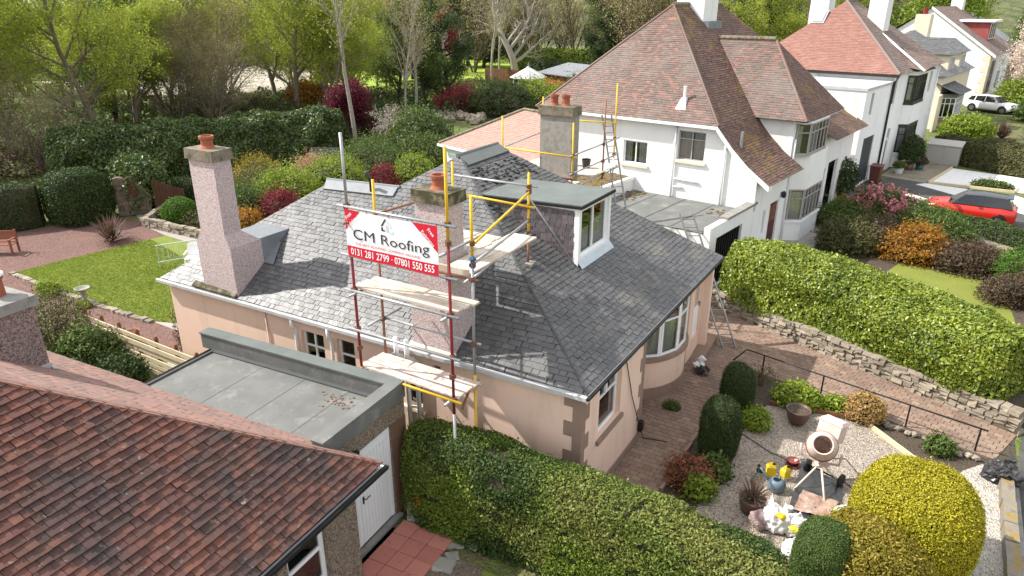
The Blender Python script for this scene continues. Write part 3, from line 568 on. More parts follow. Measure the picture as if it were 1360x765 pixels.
# block paving of the path: pieces laid in rows, the nearest ones as objects
pvb = MB().poly([(-4,-1,0),(1.2,-1,0),(1.3,8.3,0),(7.6,6.75,0),(8.15,8.35,0),(-.5,12.3,0),(-4,12.9,0)]) 
for i,v in enumerate(pvb.v): v.z = -.01
paving = pvb.build('paved_path', M['joint'], kind='structure')
tiles([[(0,-.8,0),(1.2,-.8,0),(1.25,8.35,0),(0,8.6,0)], [(0,8.6,0),(1.25,8.35,0),(7.6,6.78,0),(8.12,8.33,0),(-.5,12.25,0),(-3,12.9,0),(-1.2,8.7,0)][:0] or [(0,8.6,0),(1.25,8.35,0),(1.25,11.4,0),(0,12,0)]], .165, .205, .006, M['paver'], paving, 190, 'paver', gap=.010, seed=5)
pv2 = thing('tmp', '', ''); bpy.data.objects.remove(pv2)
tiles([[(1.25,8.35,0),(7.6,6.78,0),(8.12,8.33,0),(1.25,11.42,0)]], .165, .205, .006, M['paver'], paving, 100, 'paver', gap=.012, seed=6)
tiles([[(-1.0,3.7,0),(0,3.7,0),(0,12,0),(-1.0,12.4,0)]], .165, .205, .006, M['paver'], paving, 0, 'recess_paver', gap=.012, seed=8)
k = MB()
for i in range(13):
    y = 1.6+i*.52; k.bar((1.27,y,.04),(1.27+.008*i,y+.505,.04),.07,.12)
k.build('path_kerb', M['sand'], paving)
rk = MB(); rk.box(7.9,8.02,-12,6.2,-.02,.05); rk.build('road_kerb', M['conc'], kind='structure')

# ================================================================== the bungalow
B = thing('bungalow', 'pink rendered bungalow with grey slate hipped roof and white bow window', 'house', (-6.4,5,0))
EZ, SS, SP = 2.76, .5264, .6745
swall = Wall((-12.9,-.09,0), (12.77,.42,0), (.42,-12.77,0)); ewall = Wall((-.13,0,0), (0,1,0), (1,0,0)); GB = -.37
SWH = [(5.03,5.78,1.2,2.32),(6.22,6.77,1.2,2.36),(8.28,8.75,1.12,1.78),(9.1,9.3,2.15,2.4)]
SEH = [(1.2,2.42,1.12,2.44)]
wb = MB()
swall.panel(wb, 0, 12.777, GB, 2.72, SWH); ewall.panel(wb, .33, 3.92, GB, 2.72, SEH)
Wall((-.13,3.92,0),(-1,0,0),(0,1,0)).panel(wb, 0, .9, GB, 2.72)
rwall = Wall((-1.03,3.92,0),(0,1,0),(1,0,0)); rwall.panel(wb, 0, 4.33, GB, 2.72)
Wall((-.35,8.25,0),(0,1,0),(1,0,0)).panel(wb, 0, 1.25, GB, 2.72, [(.4,1.15,.3,2.4)]); Wall((-1.03,8.25,0),(1,0,0),(0,-1,0)).panel(wb,0,.68,GB,2.72)
Wall((-.35,9.5,0),(1,0,0),(0,-1,0)).panel(wb, 0, .22, GB, 2.72)
Wall((-.13,9.5,0),(0,1,0),(1,0,0)).panel(wb, 0, .2, GB, 2.72)
Wall((-.13,9.7,0),(-1,0,0),(0,1,0)).panel(wb, 0, 12.77, GB, 2.72); Wall((-12.9,9.7,0),(0,-1,0),(-1,0,0)).panel(wb, 0, 9.79, GB, 2.72)
wb.build('wall', M['pink'], B)
pl = MB(); swall.box(pl,0,12.74,GB,-.15,0,.03); ewall.box(pl,.36,3.95,GB,-.18,0,.03); pl.build('plinth', M['sand'], B)
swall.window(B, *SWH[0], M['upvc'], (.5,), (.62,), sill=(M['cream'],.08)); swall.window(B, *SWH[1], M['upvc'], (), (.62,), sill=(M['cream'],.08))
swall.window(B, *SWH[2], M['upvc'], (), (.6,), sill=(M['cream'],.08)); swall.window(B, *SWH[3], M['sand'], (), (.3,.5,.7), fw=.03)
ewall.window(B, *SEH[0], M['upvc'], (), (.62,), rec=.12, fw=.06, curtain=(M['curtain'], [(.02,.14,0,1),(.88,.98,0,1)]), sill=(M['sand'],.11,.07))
# the two top lights of the big window
mb = MB(); ewall.box(mb, 1.78,1.84,1.96,2.38,-.168,-.098); mb.build('glazing_bar', M['upvc'], B)
for i in range(8):                                                  # quoins at the near corner and at the window bay's end
    z0 = -.15+i*.355; z1 = min(z0+.353, 2.71); lg, sh = (.40,.17) if i % 2 else (.20,.36)
    q = MB(); swall.box(q,12.777-lg,12.789,z0,z1,-.01,.013); ewall.box(q,.318,.33+sh,z0,z1,-.01,.012); q.build('quoin', M['sand'], B)
    if i < 8:
        lg, sh = (.30,.16) if i % 2 else (.16,.32); q = MB(); ewall.box(q,3.92-lg,3.919,z0,z1,-.01,.012); q.box(-.13-sh,-.119,3.9201,3.932,z0,z1); q.build('quoin', M['sand'], B)
# bow window
bc = Vector((-1.78,6.95,0)); br = 1.70; an = [R(-62+124*i/16) for i in range(17)]
def ring(r, z0, z1):
    mb = MB(); P = [(bc.x+r*math.cos(a), bc.y+r*math.sin(a)) for a in an]; P += [(-1.04,P[-1][1]),(-1.04,P[0][1])]; return mb.prism(P, z0, z1)
ring(br, -.02, .80).build('bay_wall', M['pink'], B); ring(br+.035, GB, -.02).build('bay_plinth', M['sand'], B); ring(br+.07, .80, .93).build('bay_sill', M['sand'], B)
ring(br-.05, 2.46, 2.715).build('bay_head', M['pink'], B)
fa = [R(-60+120*i/5) for i in range(6)]; FP = [Vector((bc.x+(br-.04)*math.cos(a), bc.y+(br-.04)*math.sin(a), 0)) for a in fa]
for i in range(5):
    a, b = FP[i], FP[i+1]; d = (b-a).normalized(); W = Wall(a, d, (d.y,-d.x,0)); L = (b-a).length
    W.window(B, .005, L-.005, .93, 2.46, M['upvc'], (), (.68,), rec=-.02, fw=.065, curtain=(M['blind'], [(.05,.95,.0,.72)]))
dw = Wall((-.35,3.6,0),(0,1,0),(1,0,0)); db = MB(); dw.box(db,5.06,5.79,.3,2.38,-.12,-.06); ddoor = db.build('door', M['upvc'], B)
db = MB(); dw.box(db,5.16,5.68,1.3,2.25,-.06,-.05); db.build('glazing', M['glass'], ddoor); db = MB(); dw.box(db,5.72,5.76,1.2,1.34,-.06,-.02); db.build('handle', M['alu'], ddoor)
# roof
P1 = (-6.23,4.91,6.05); P2 = (-6.23,6.72,6.05); R1 = (-9.80,3.49,5.17); R2 = (-7.57,3.65,5.23)
rootp = MB(); zq = lambda x, y: EZ+SP*((x-.02)*-.03276+(y-.23)*.99946); zsw = lambda y: zq(-10.5,y); zse = lambda x: EZ+SS*(.02-x)
wA = [(-13.1,-.2,EZ),(-7.57,-.0188,EZ),(-7.57,3.65,zq(-7.57,3.65)),(-9.80,3.49,zq(-9.8,3.49))]
wB = [(-7.57,-.0188,EZ),(.02,.23,EZ),(-6.23,4.91,zq(-6.23,4.91)),(-7.57,3.65,zq(-7.57,3.65))]
roof = MB(); roof.box(-12.8,-.2,.36,9.6,2.73,2.745); roof = roof.build('roof', M['under'], B)
ub = MB()
tiles([wA, wB], .135, .165, .011, M['slate'], roof, 150, 'slate', jit=.012, gap=.008, seed=11, under=ub)
# the dormer cuts the SE slope: face in three pieces around it
DX, DY0, DY1, DZ = -2.11, 4.03, 5.88, 5.36
P2s = (-6.23,6.72,zse(-6.23)); Ec = (.02,9.84,EZ)
tiles([[(.02,.23,EZ),(.02,9.84,EZ),P2s,(-6.23,4.91,zse(-6.23))]], .135, .165, .011, M['slated'], roof, 150, 'slate', jit=.012, gap=.008, seed=12, under=ub)
ub.poly([(.02,9.84,EZ),(-11.1,9.84,EZ),P2]); ub.poly([(-13.1,7.1,EZ),(-13.1,-.2,EZ),R1]); ub.poly([R1,R2,(-11.1,7.1,EZ),(-13.1,7.1,EZ)]); ub.poly([P1,P2,(-11.1,9.84,EZ),(-11.1,7.1,EZ),R2])
ub.build('roof_boarding', M['under'], roof)
rd = MB(); rd.slab3([(-6.19,4.81,zse(-6.19)+.03),(-6.23,6.82,zse(-6.23)+.04),(-5.85,6.89,zse(-5.85)+.035),(-5.81,4.73,zse(-5.81)+.035)],(.01,0,.03)); rd.tube([(-6.23,4.8,6.08),(-6.23,6.85,6.08)],.06,8); rd.build('ridge_lead', M['feltm'], roof)
rd = MB(); rd.slab3([(-9.98,3.51,5.22),(-7.46,3.69,5.28),(-7.41,3.37,zq(-7.4,3.37)+.04),(-9.83,3.19,zq(-9.8,3.19)+.04)],(0,-.01,.03)); rd.tube([(-9.98,3.51,5.22),(-7.41,3.69,5.28)],.05,8); rd.build('wing_ridge_lead', M['lead'], roof)
hp = MB(); hp.bar((.0,.25,EZ+.03),(-6.18,4.87,6.05),.05,.02); hp.build('hip_strip', M['feltd'], roof)  # thin dark strip marking the mitred hip, which carries no lead
fl = MB(); fl.slab3([(-10.05,.9,zsw(.9)+.03),(-9.6,.9,zsw(.9)+.03),(-9.9,1.5,zsw(1.5)+.03),(-11.3,1.6,zsw(1.6)+.03),(-11.3,1.1,zsw(1.1)+.03)],(0,0,.02)); fl.build('flashing', M['lead'], roof)
sd = MB(); sd.frustum(-11.25,-9.98,.9,1.75,3.3,-11.1,-10.0,.9,2.05,4.15); sd.build('chimney_saddle', M['lead'], roof)
# moss clumps below the ridge
ms = MB(); rn = random.Random(4)
for i in range(170):
    x = rn.uniform(-5.65,-4.75) if rn.random() < .75 else rn.uniform(-5.7,-4.0); y = rn.uniform(4.2,6.85) if x < -4.9 else rn.uniform(3.45,3.95); 
    if y < 4.95-(x+6.23)*.75: continue
    s_ = rn.uniform(.02,.05); ms.ell((x,y,zse(x)+.025),(s_*1.3,s_*1.6,s_*.6),6,3)
ms.build('moss_clumps', M['moss'], roof, kind='stuff')
# gutters and fascias
g = MB(); g.bar((-13.2,-.255,2.70),(.03,.178,2.70),.085,.08); g.build('gutter', M['gutter'], B)
g = MB(); g.bar((-13.1,-.185,2.67),(-.0,.244,2.67),.04,.15); g.build('fascia', M['wpaint'], B)
g = MB(); g.box(.031,.09,.15,9.9,2.68,2.74); g.build('gutter', M['iron'], B); g = MB(); g.box(-.01,.03,.26,9.84,2.64,2.75); g.build('fascia', M['wpaint'], B)
g = MB(); g.box(-.129,-.012,.3,9.8,2.60,2.62); g.box(-1.0,-.012,3.94,9.45,2.7,2.712); g.build('soffit', M['wpaint'], B)
def chimney(parent, name, lo, loz, up, upz, capz, m, mc, pots, lab=None, cap_o=.06, sh=.35):
    mb = MB()
    if lo: mb.box(lo[0],lo[1],lo[2],lo[3],loz[0],loz[1]); mb.frustum(lo[0],lo[1],lo[2],lo[3],loz[1]+.001,up[0],up[1],up[2],up[3],loz[1]+sh); mb.box(up[0],up[1],up[2],up[3],loz[1]+sh+.001,upz)
    else: mb.box(up[0],up[1],up[2],up[3],loz[0],upz)
    c = mb.build(name, m, parent, label=lab)
    mb = MB(); mb.frustum(up[0]-cap_o,up[1]+cap_o,up[2]-cap_o,up[3]+cap_o,upz,up[0]-cap_o*.8,up[1]+cap_o*.8,up[2]-cap_o*.8,up[3]+cap_o*.8,capz); mb.build('chimney_cap', mc, c)
    for (x,y,r,h) in pots:
        mb = MB(); mb.lathe([(r*1.25,0),(r*.95,.07),(r*.9,.09),(r*.92,h*.75),(r*1.1,h*.78),(r*1.14,h),(r*.85,h),(r*.8,h*.3),(.001,h*.3)],(x,y,capz-.01),18,caps=False); mb.build('chimney_pot', M['pot'], c, smooth=False)
    return c
chimney(B,'chimney',(-11.32,-9.98,-.06,.92),(2.75,4.12),(-11.06,-10.12,-.06,.46),6.36,6.62,M['harl'],M['cope'],[(-10.58,.2,.16,.31)])
chimney(B,'chimney',(-4.27,-3.17,.13,1.02),(2.7,4.8),(-4.02,-3.18,.13,.66),6.2,6.45,M['harl'],M['mossy'],[(-3.6,.42,.155,.30)])
chimney(B,'chimney',None,(GB,0),(-6.6,-5.42,10.15,10.72),6.50,6.80,M['shutter'],M['cope'],[(-6.22,10.42,.14,.36),(-5.82,10.48,.14,.36)])
mb = MB(); mb.slab3([(-11.7,-.19,2.80),(-10.0,-.14,2.80),(-10.0,-.05,2.87),(-11.7,-.05,2.9)],(0,0,.035)); mb.build('apron_flashing', M['mossy'], roof)
mb = MB(); mb.slab3([(-4.35,.06,2.81),(-3.1,.10,2.81),(-3.1,.15,2.86),(-4.35,.15,2.86)],(0,0,.035)); mb.build('apron_flashing', M['cream'], roof)
vp = MB(); vp.tube([(-8.19,3.4,5.0),(-8.19,3.4,5.4),(-8.22,3.25,5.7)],.055,10); vp.build('vent_pipe', M['black'], roof, smooth=True)
# dormer
D = MB(); D.box(-4.6,DX-.45,DY0+.03,DY1-.03,3.6,DZ); D.v = [Vector((v.x,v.y,v.z if v.z > 4 else zse(v.x)-.1)) for v in D.v]; D = D.build('dormer', M['under'], B)
tiles([[(-4.75,DY0,DZ),(DX-.12,DY0,DZ),(DX-.12,DY0,zse(DX-.12))]], .165, .20, .008, M['slateside'], D, 30, 'hung_slate', jit=.014, seed=21) if False else None
def hung(y, sgn):
    rn = random.Random(9); mb = MB(); W = Wall((0,y,0),(1,0,0),(0,sgn,0)); cnt = 0
    for r in range(15):
        z0 = 3.88+r*.105; x = -4.75-(r%2)*.08
        while x < DX-.10:
            w_ = .16*rn.uniform(.85,1.2); x1 = min(x+w_, DX-.10); zr = zse(x1)
            if z0+.11 > zr and z0 < DZ-.03:
                zz0 = max(z0, zr-.06); h = rn.uniform(.010,.02)
                m1 = MB(); W.box(m1, x+.005, x1-.005, zz0, min(z0+.112,DZ), -.01, h+.016*(1-(z0+.1-zz0)))
                if sgn < 0: m1.build('hung_slate', M['slateside'], D)
                else: mb.v += m1.v
            x = x1
for s_ in (DY0,): hung(s_, -1)
fs_ = MB(); fs_.box(-4.7,DX-.1,DY1-.03,DY1,3.9,DZ); fs_.build('dormer_side', M['slateside'], D)
dwl = Wall((DX,DY0,0),(0,1,0),(1,0,0)); zb = zse(DX)-.02
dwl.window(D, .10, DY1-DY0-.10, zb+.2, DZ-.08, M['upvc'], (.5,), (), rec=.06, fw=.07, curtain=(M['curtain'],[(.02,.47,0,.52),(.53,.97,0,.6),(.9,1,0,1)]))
fr_ = MB(); dwl.box(fr_,-.03,.10,zb,DZ,-.12,.02); dwl.box(fr_,DY1-DY0-.10,DY1-DY0+.03,zb,DZ,-.12,.02); dwl.box(fr_,.1,DY1-DY0-.1,DZ-.08,DZ,-.12,.02); dwl.box(fr_,.1,DY1-DY0-.1,zb+.12,zb+.2,-.12,.02); fr_.build('dormer_frame', M['upvc'], D)
ap = MB(); ap.slab3([(DX+.02,DY0-.05,zb+.14),(DX+.02,DY1+.05,zb+.14),(DX+.16,DY1+.05,zse(DX+.16)+.04),(DX+.16,DY0-.05,zse(DX+.16)+.04)],(0,0,.02)); ap.build('dormer_apron', mat('pale_lead',[(.50,.57,.62),(.42,.48,.52)],rough=.45), D)
rf = MB(); rf.slab3([(DX+.10,DY0-.08,DZ+.07),(DX+.10,DY1+.08,DZ+.07),(-4.95,DY1+.08,DZ-.02),(-4.95,DY0-.08,DZ-.02)],(0,0,.03)); 
rf.build('dormer_roof', M['feltm'], D)
rf = MB(); rf.box(DX+.02,DX+.11,DY0-.09,DY1+.09,DZ,DZ+.068); rf.slab3([(DX+.02,DY0-.09,DZ),(DX+.02,DY0-.09,DZ+.068),(-4.9,DY0-.09,DZ-.03),(-4.9,DY0-.09,DZ-.10)],(0,.06,0)); rf.build('dormer_fascia', M['black'], D)
rf = MB(); rf.slab3([(DX-.06,DY0-.035,DZ-.06),(DX-.06,DY0-.035,DZ),(-4.75,DY0-.035,DZ-.01),(-4.6,DY0-.035,DZ-.08)],(0,.02,0)); rf.build('dormer_trim', M['wpaint'], D)
# pipes on the side wall
def pipe(pts, m='wpaint', r=.04, nm='waste_pipe', parent=B): return MB().tube(pts, r, 8).build(nm, M[m], parent, smooth=True)
for x in (-8.05,-6.8):
    pipe([(x,-.05,2.66),(x,-.05,2.42),(x,.05,2.34),(x,.05,2.1),(x,.05,GB)])
for x in (-4.55,-4.25):
    pipe([(x,-.15,3.05),(x,-.15,2.62),(x+.05,.0,2.5),(x+.05,.12,2.42),(x+.05,.13,GB)], r=.055, nm='soil_pipe')
pipe([(-9.1,.01,2.6),(-9.0,.01,.5)], 'pink', .02, 'wall_cable'); pipe([(-.10,2.55,2.5),(-.09,3.1,1.2),(-.07,3.7,.1),(.0,3.85,-.34),(.6,4.0,-.35)],'iron',.012,'wall_cable')
mb = MB(); mb.box(-.10,.0,3.7,3.85,-.1,.18); mb.build('cable_box', M['iron'], B)

# ================================================================== the front scaffold
S = thing('scaffold_tower', 'red and yellow tube scaffold round the pink chimney above the side wall', 'scaffold', (-3.45,-.78,0))
SM = {'r':M['redp'],'y':M['yelp'],'g':M['galv'],'b':M['brnp']}
cpl = None
def coupler(root, p, m='rust'):
    global cpl
    if cpl is None:
        b_ = MB(); b_.box(-.045,.045,-.045,.045,-.05,.05); b_.box(.03,.075,-.03,.03,-.03,.03); c = b_.build('coupler', M[m], None); cpl = c.data; bpy.data.objects.remove(c)
        for v in cpl.vertices: v.co.z -= .05
    o = place('coupler', cpl, root, Matrix.Translation(p) @ Matrix.Rotation(random.uniform(0,6),4,'Z')); return o
def standard(root, x, y, segs, dx=0, dy=0):
    z0 = segs[0][0]
    for a, b, k in segs: tube_part(root, 'standard', (x+dx*(a-z0),y+dy*(a-z0),a), (x+dx*(b-z0),y+dy*(b-z0),b), .030, SM[k])
def tubep(root, p, q, k='g', nm='ledger', r=.028): return tube_part(root, nm, p, q, r, SM[k])
OX0, OX1, OY, IY = -4.67, -2.25, -1.15, -.42
standard(S, OX0, OY, [(GB,2.75,'y'),(2.75,6.22,'r'),(6.22,7.72,'g')]); standard(S, OX1, OY, [(GB,2.35,'g'),(2.35,5.95,'r'),(5.95,7.7,'y')])
standard(S, OX1+.02, IY, [(GB,2.9,'y'),(2.9,5.35,'g'),(5.35,6.66,'y')]); standard(S, -4.62, IY, [(GB,2.6,'g'),(2.6,5.2,'b'),(5.2,6.68,'y')])
standard(S, -2.79, 2.73, [(4.24,4.75,'b'),(4.75,6.42,'y')]); standard(S, -4.75, 2.5, [(4.6,6.5,'y')])
bp = MB(); bp.box(-2.95,-2.63,2.6,2.86,4.2,4.27); bp.build('base_pad', M['conc'], S)
for z, k in ((2.68,'y'),(3.63,'g'),(4.52,'g'),(5.29,'g'),(6.30,'g')):
    tubep(S, (OX0-.22,OY-.05,z), (OX1+.22,OY-.05,z), k)
for z, k in ((2.66,'g'),(4.50,'b'),(3.6,'g')): tubep(S, (OX0-.1,IY+.05,z), (OX1+.15,IY+.05,z), k)
for x in (OX0+.06,OX1-.06):
    for z in (2.64,4.47): tubep(S, (x,OY-.22,z), (x,IY+.25,z), 'g', 'transom')
tubep(S, (OX0+.06,OY-.2,6.0), (OX0+.25,1.6,5.95), 'b', 'transom'); tubep(S, (OX1-.05,OY-.2,5.75), (OX1-.1,.5,5.75), 'g', 'transom'); tubep(S, (OX0+.05,-.9,3.62),(OX0+.05,.2,3.62),'g','transom')
tubep(S, (OX1,IY,5.0), (-2.82,2.75,5.0), 'g'); tubep(S, (OX1,IY,5.30), (-2.79,2.8,5.30), 'g'); tubep(S, (OX1+.02,IY+.1,5.72), (-2.79,2.83,5.98), 'y', 'guard_rail')
tubep(S, (-4.9,2.6,5.72), (-2.6,2.67,5.64), 'y', 'guard_rail'); tubep(S, (-4.9,2.7,6.12), (-2.6,2.79,6.10), 'g', 'guard_rail'); tubep(S, (-2.85,2.75,5.9), (-2.05,3.75,4.0), 'g', 'brace', .018)
tubep(S, (OX0-.25,IY,4.9),(OX0+.4,IY+.3,4.95),'g','transom'); tubep(S, (OX1-.1,-.75,2.2),(OX1-.12,-.2,2.75),'b','brace')
tubep(S, (OX0-.3,-.42,5.0),(-2.1,-.42,5.0),'b'); tubep(S, (-2.3,-.6,4.98),(-2.7,2.65,4.98),'g','transom')
for x, y in ((OX0,OY),(OX1,OY)):
    for z in (2.68,3.2,3.63,4.52,5.29,5.95,6.30): coupler(S, (x,y,z))
for x, y in ((OX1+.02,IY),(-4.62,IY)):
    for z in (2.66,3.6,4.5,5.0,5.3,5.75): coupler(S, (x,y,z))
for z in (5.0,5.3,5.64,5.98,6.1): coupler(S, (-2.79,2.73,z))
def boards(root, x0, x1, y0, y1, z, n, along='x', m='board', t=.04):
    rn = random.Random(int(x0*100+z*10))
    for i in range(n):
        j = rn.uniform(-.05,.05); dz = rn.uniform(0,.008); mb = MB()
        if along == 'x': w_ = (y1-y0)/n; mb.box(x0+j,x1+j,y0+i*w_+.010,y0+(i+1)*w_-.010,z+dz,z+t+dz)
        else: w_ = (x1-x0)/n; mb.box(x0+i*w_+.010,x0+(i+1)*w_-.010,y0+j,y1+j,z+dz,z+t+dz)
        mb.build('board', M[m], root)
boards(S, -4.72, -2.12, -1.15, -.42, 2.72, 3, 'x', 'boardd'); boards(S, -4.72, -2.1, -1.13, -.45, 4.55, 3, 'x', 'board')
boards(S, -3.02, -2.34, -.35, 2.35, 5.03, 3, 'y'); boards(S, -4.8, -4.2, .55, 2.2, 5.0, 2, 'y'); boards(S, -4.2, -3.0, .98, 1.9, 5.05, 4, 'x')
bt = MB(); bt.box(-3.06,-2.34,-.40,-.36,5.03,5.16); bt.build('toe_board', M['board'], S)
rp = MB(); rp.ell((OX1+.02,IY,5.42),(.07,.07,.06),8,5,.2,1); rp.tube([(OX1,IY-.02,5.4),(OX1+.1,IY-.08,5.2)],.012,5); rp.build('rope_knot', mat('blue_rope',[(.05,.12,.25)]), S)
# banner on the outer side of the scaffold
BX0, BX1, BZ0, BZ1, BY = -4.66, -2.42, 5.30, 6.27, -1.235
ban = thing('banner', 'white and red roofing company banner tied between two scaffold poles', 'banner', ((BX0+BX1)/2,BY,BZ0))
nb = 28; cb = MB(); 
def bpt(u, v, d=0):                         # u,v in 0..1, gently rippled cloth hung from the top tube
    return (BX0+(BX1-BX0)*u, BY-.012*math.sin(u*9+v*2)*(1-v*.6)-d, BZ0+(BZ1-BZ0)*v-.02*math.sin(math.pi*u)*(1 if v > .5 else .4))
for i in range(nb):
    for j in range(10): cb.poly([bpt(i/nb,j/10),bpt((i+1)/nb,j/10),bpt((i+1)/nb,(j+1)/10),bpt(i/nb,(j+1)/10)])
cb.build('cloth', M['ban_w'], ban)
def bshape(poly, m, name, d=.004, n=24):    # a flat print on the cloth: polygon in u,v (u columns resampled so that it follows the ripple)
    mb = MB(); us = [p[0] for p in poly]; u0, u1 = min(us), max(us); k = max(1, int((u1-u0)*n))
    for i in range(k):
        a, b = u0+(u1-u0)*i/k, u0+(u1-u0)*(i+1)/k
        q = clip(clip(list(poly), [(1,0,-a)]), [(-1,0,b)])
        if len(q) >= 3: mb.poly([bpt(x,y,d) for x,y in q])
    return mb.build(name, m, ban)
bshape([(0,0),(1,0),(1,.235),(0,.235)], M['ban_r'], 'red_band'); bshape([(0,1),(0,.56),(.175,1)], M['ban_r'], 'red_corner'); bshape([(1,1),(.745,1),(1,.46)], M['ban_r'], 'red_corner')
def word(txt, u, v, h, m, width=None, rot=0, bold=0.0, name='lettering', align='LEFT'):
    cu = bpy.data.curves.new('t', 'FONT'); cu.body = txt; cu.align_x = align; cu.resolution_u = 3; cu.offset = bold; cu.fill_mode = 'FRONT'
    o = bpy.data.objects.new('t', cu); COL.objects.link(o); me = o.to_mesh(); V = np.array([tuple(p.co) for p in me.vertices]); F = [tuple(p.vertices) for p in me.polygons]; o.to_mesh_clear(); bpy.data.objects.remove(o)
    cap = .70; sc = h/cap; wdt = V[:,0].max()-V[:,0].min(); sx = sc if width is None else width/wdt
    X = (V[:,0]-(V[:,0].min() if align == 'LEFT' else 0))*sx; Yv = V[:,1]*sc; c_, s_ = math.cos(R(rot)), math.sin(R(rot)); W_, H_ = BX1-BX0, BZ1-BZ0
    mb = MB(); mb.add([bpt(u+(x*c_-y*s_)/W_, v+(x*s_+y*c_)/H_, .008) for x, y in zip(X,Yv)], F); return mb.build(name, m, ban)
word('CM Roofing', .085, .405, .215, M['ban_k'], 1.86); word('THE BEST ROOFING COMPANY AROUND', .10, .285, .05, M['ban_r'], 1.62)
word('0131 281 2799 \u00b7 07801 550 555', .04, .055, .14, M['ban_w'], 2.06, bold=.012)
word('Free', .052, .845, .075, M['ban_w'], None, 44, .01, align='CENTER'); word('Advice', .085, .72, .075, M['ban_w'], None, 44, .01, align='CENTER')
word('Free', .925, .83, .07, M['ban_w'], None, -44, .01, align='CENTER'); word('Estimates', .892, .70, .07, M['ban_w'], None, -44, .01, align='CENTER')
bshape([(.40,.80),(.45,.955),(.47,.955),(.42,.80)], M['ban_k'], 'house_mark'); bshape([(.405,.70),(.405,.78),(.425,.78),(.425,.73),(.445,.73),(.445,.70)], M['ban_k'], 'house_mark')
bshape([(.465,.955),(.53,.80),(.515,.79),(.46,.93)], M['ban_g'], 'house_mark'); bshape([(.455,.82),(.455,.70),(.485,.70),(.485,.82),(.47,.86)], M['ban_g'], 'house_mark'); bshape([(.50,.80),(.50,.70),(.53,.70),(.53,.67),(.495,.67)], M['ban_t'], 'house_mark'); bshape([(.54,.75),(.54,.67),(.515,.67),(.525,.71)], M['ban_t'], 'house_mark')
for u in (0,.25,.5,.75,1):
    tm = MB(); p = bpt(u,1); tm.tube([(p[0],p[1],p[2]-.01),(p[0],p[1]-.01,p[2]+.05)],.006,5); tm.build('cable_tie', M['black'], ban)

# ================================================================== scaffold at the far chimney
S2 = thing('chimney_scaffold', 'yellow and brown tube scaffold with grey boards round the grey two-pot chimney', 'scaffold', (-6.2,11.2,0))
standard(S2, -7.85, 9.75, [(3.6,6.4,'y')]); standard(S2, -5.12, 9.68, [(3.2,6.4,'y')]); standard(S2, -5.05, 12.0, [(2.3,4.1,'g'),(4.1,6.9,'b')]); standard(S2, -5.2, 13.3, [(2.3,4.6,'g'),(4.6,7.3,'y')]); standard(S2, -8.0, 12.9, [(3.0,6.7,'y')])
tubep(S2, (-8.0,9.7,5.35), (-4.9,9.62,5.30), 'y'); tubep(S2, (-7.9,9.72,4.6), (-5.0,9.65,4.55), 'r'); tubep(S2, (-5.1,9.5,5.35), (-5.1,13.5,5.35), 'g'); tubep(S2, (-5.1,9.5,4.75), (-5.1,13.5,4.75), 'g'); tubep(S2, (-5.0,9.5,4.3), (-5.1,13.6,4.25), 'g'); tubep(S2, (-7.9,9.7,5.3),(-8.0,13,5.4),'g'); tubep(S2,(-8.1,12.95,5.9),(-5.1,13.25,5.9),'y'); tubep(S2,(-5.1,9.6,3.3),(-5.1,12.2,4.2),'y','brace')
for z in (4.3,4.75,5.35): 
    for p in ((-5.12,9.68),(-5.05,12.0),(-5.2,13.3)): coupler(S2, (p[0],p[1],z))
boards(S2, -8.1, -5.0, 11.0, 13.3, 4.36, 8, 'x', 'board'); boards(S2, -8.1, -5.0, 9.62, 10.1, 4.36, 2, 'x', 'board')
KS = .965                                      # the house and its scaffolds: built at drawing size, set down at site size with the floor 0.35 m above the path
KM = Matrix.Translation((.174,-.380,.350)) @ Matrix.Scale(KS, 4)
for t_ in (B, S, ban, S2):
    t_.matrix_basis = KM @ t_.matrix_basis; ROOTM[t_.name] = t_.matrix_basis.copy()
def bucket(x, y, z, lab):
    t = thing('bucket', lab, 'bucket', (x,y,z)); mb = MB(); mb.lathe([(.12,0),(.16,.28),(.17,.30),(.15,.30),(.11,.03),(.001,.03)],(x,y,z),16,caps=False); mb.build('body', M['black'], t)
    mb = MB(); mb.tube([(x-.16,y,z+.28),(x-.08,y-.05,z+.36),(x+.08,y-.05,z+.36),(x+.16,y,z+.28)],.006,5); mb.build('handle', M['alu'], t); return t
bucket(-5.375,11.30,4.61,'black rubble bucket on the far scaffold boards, the one nearer the ladder'); bucket(-5.954,11.44,4.61,'black bucket half hidden behind the grey concrete chimney')
def ladder(p, q, side, wd, lab, n=None):
    p, q = Vector(p), Vector(q); sd = Vector(side).normalized()*wd/2; t = thing('ladder', lab, 'ladder', p); L = (q-p).length; n = n or int(L/.27); up = (q-p).normalized().cross(sd).normalized()
    for s_ in (-1,1): MB().bar(p+sd*s_, q+sd*s_, .036, .08, up).build('stile', M['alu'], t)
    for i in range(n): 
        c = p.lerp(q,(i+.7)/(n+.4)); MB().tube([c-sd,c+sd],.016,6).build('rung', M['alu'], t)
    return t
ladder((.70,9.32,0),(-1.2,9.73,3.97),(.856,.517,0),.40,'aluminium ladder standing on the block path against the bungalow corner')
ladder((-4.35,12.6,2.3),(-6.0,14.3,6.0),(.7,.7,0),.38,'aluminium ladder on the grey flat roof leaning on the far scaffold')
# ramped landing at the front door
ld = MB(); ld.add([(-.5,7.9,-.01),(.25,7.9,-.01),(.25,9.4,.28),(-.5,9.4,.28),(.25,9.45,-.01),(-.5,9.45,-.01)],[(0,1,2,3),(1,4,2),(0,3,5),(2,4,5,3)]); ld.build('door_ramp', M['paver'], kind='structure')

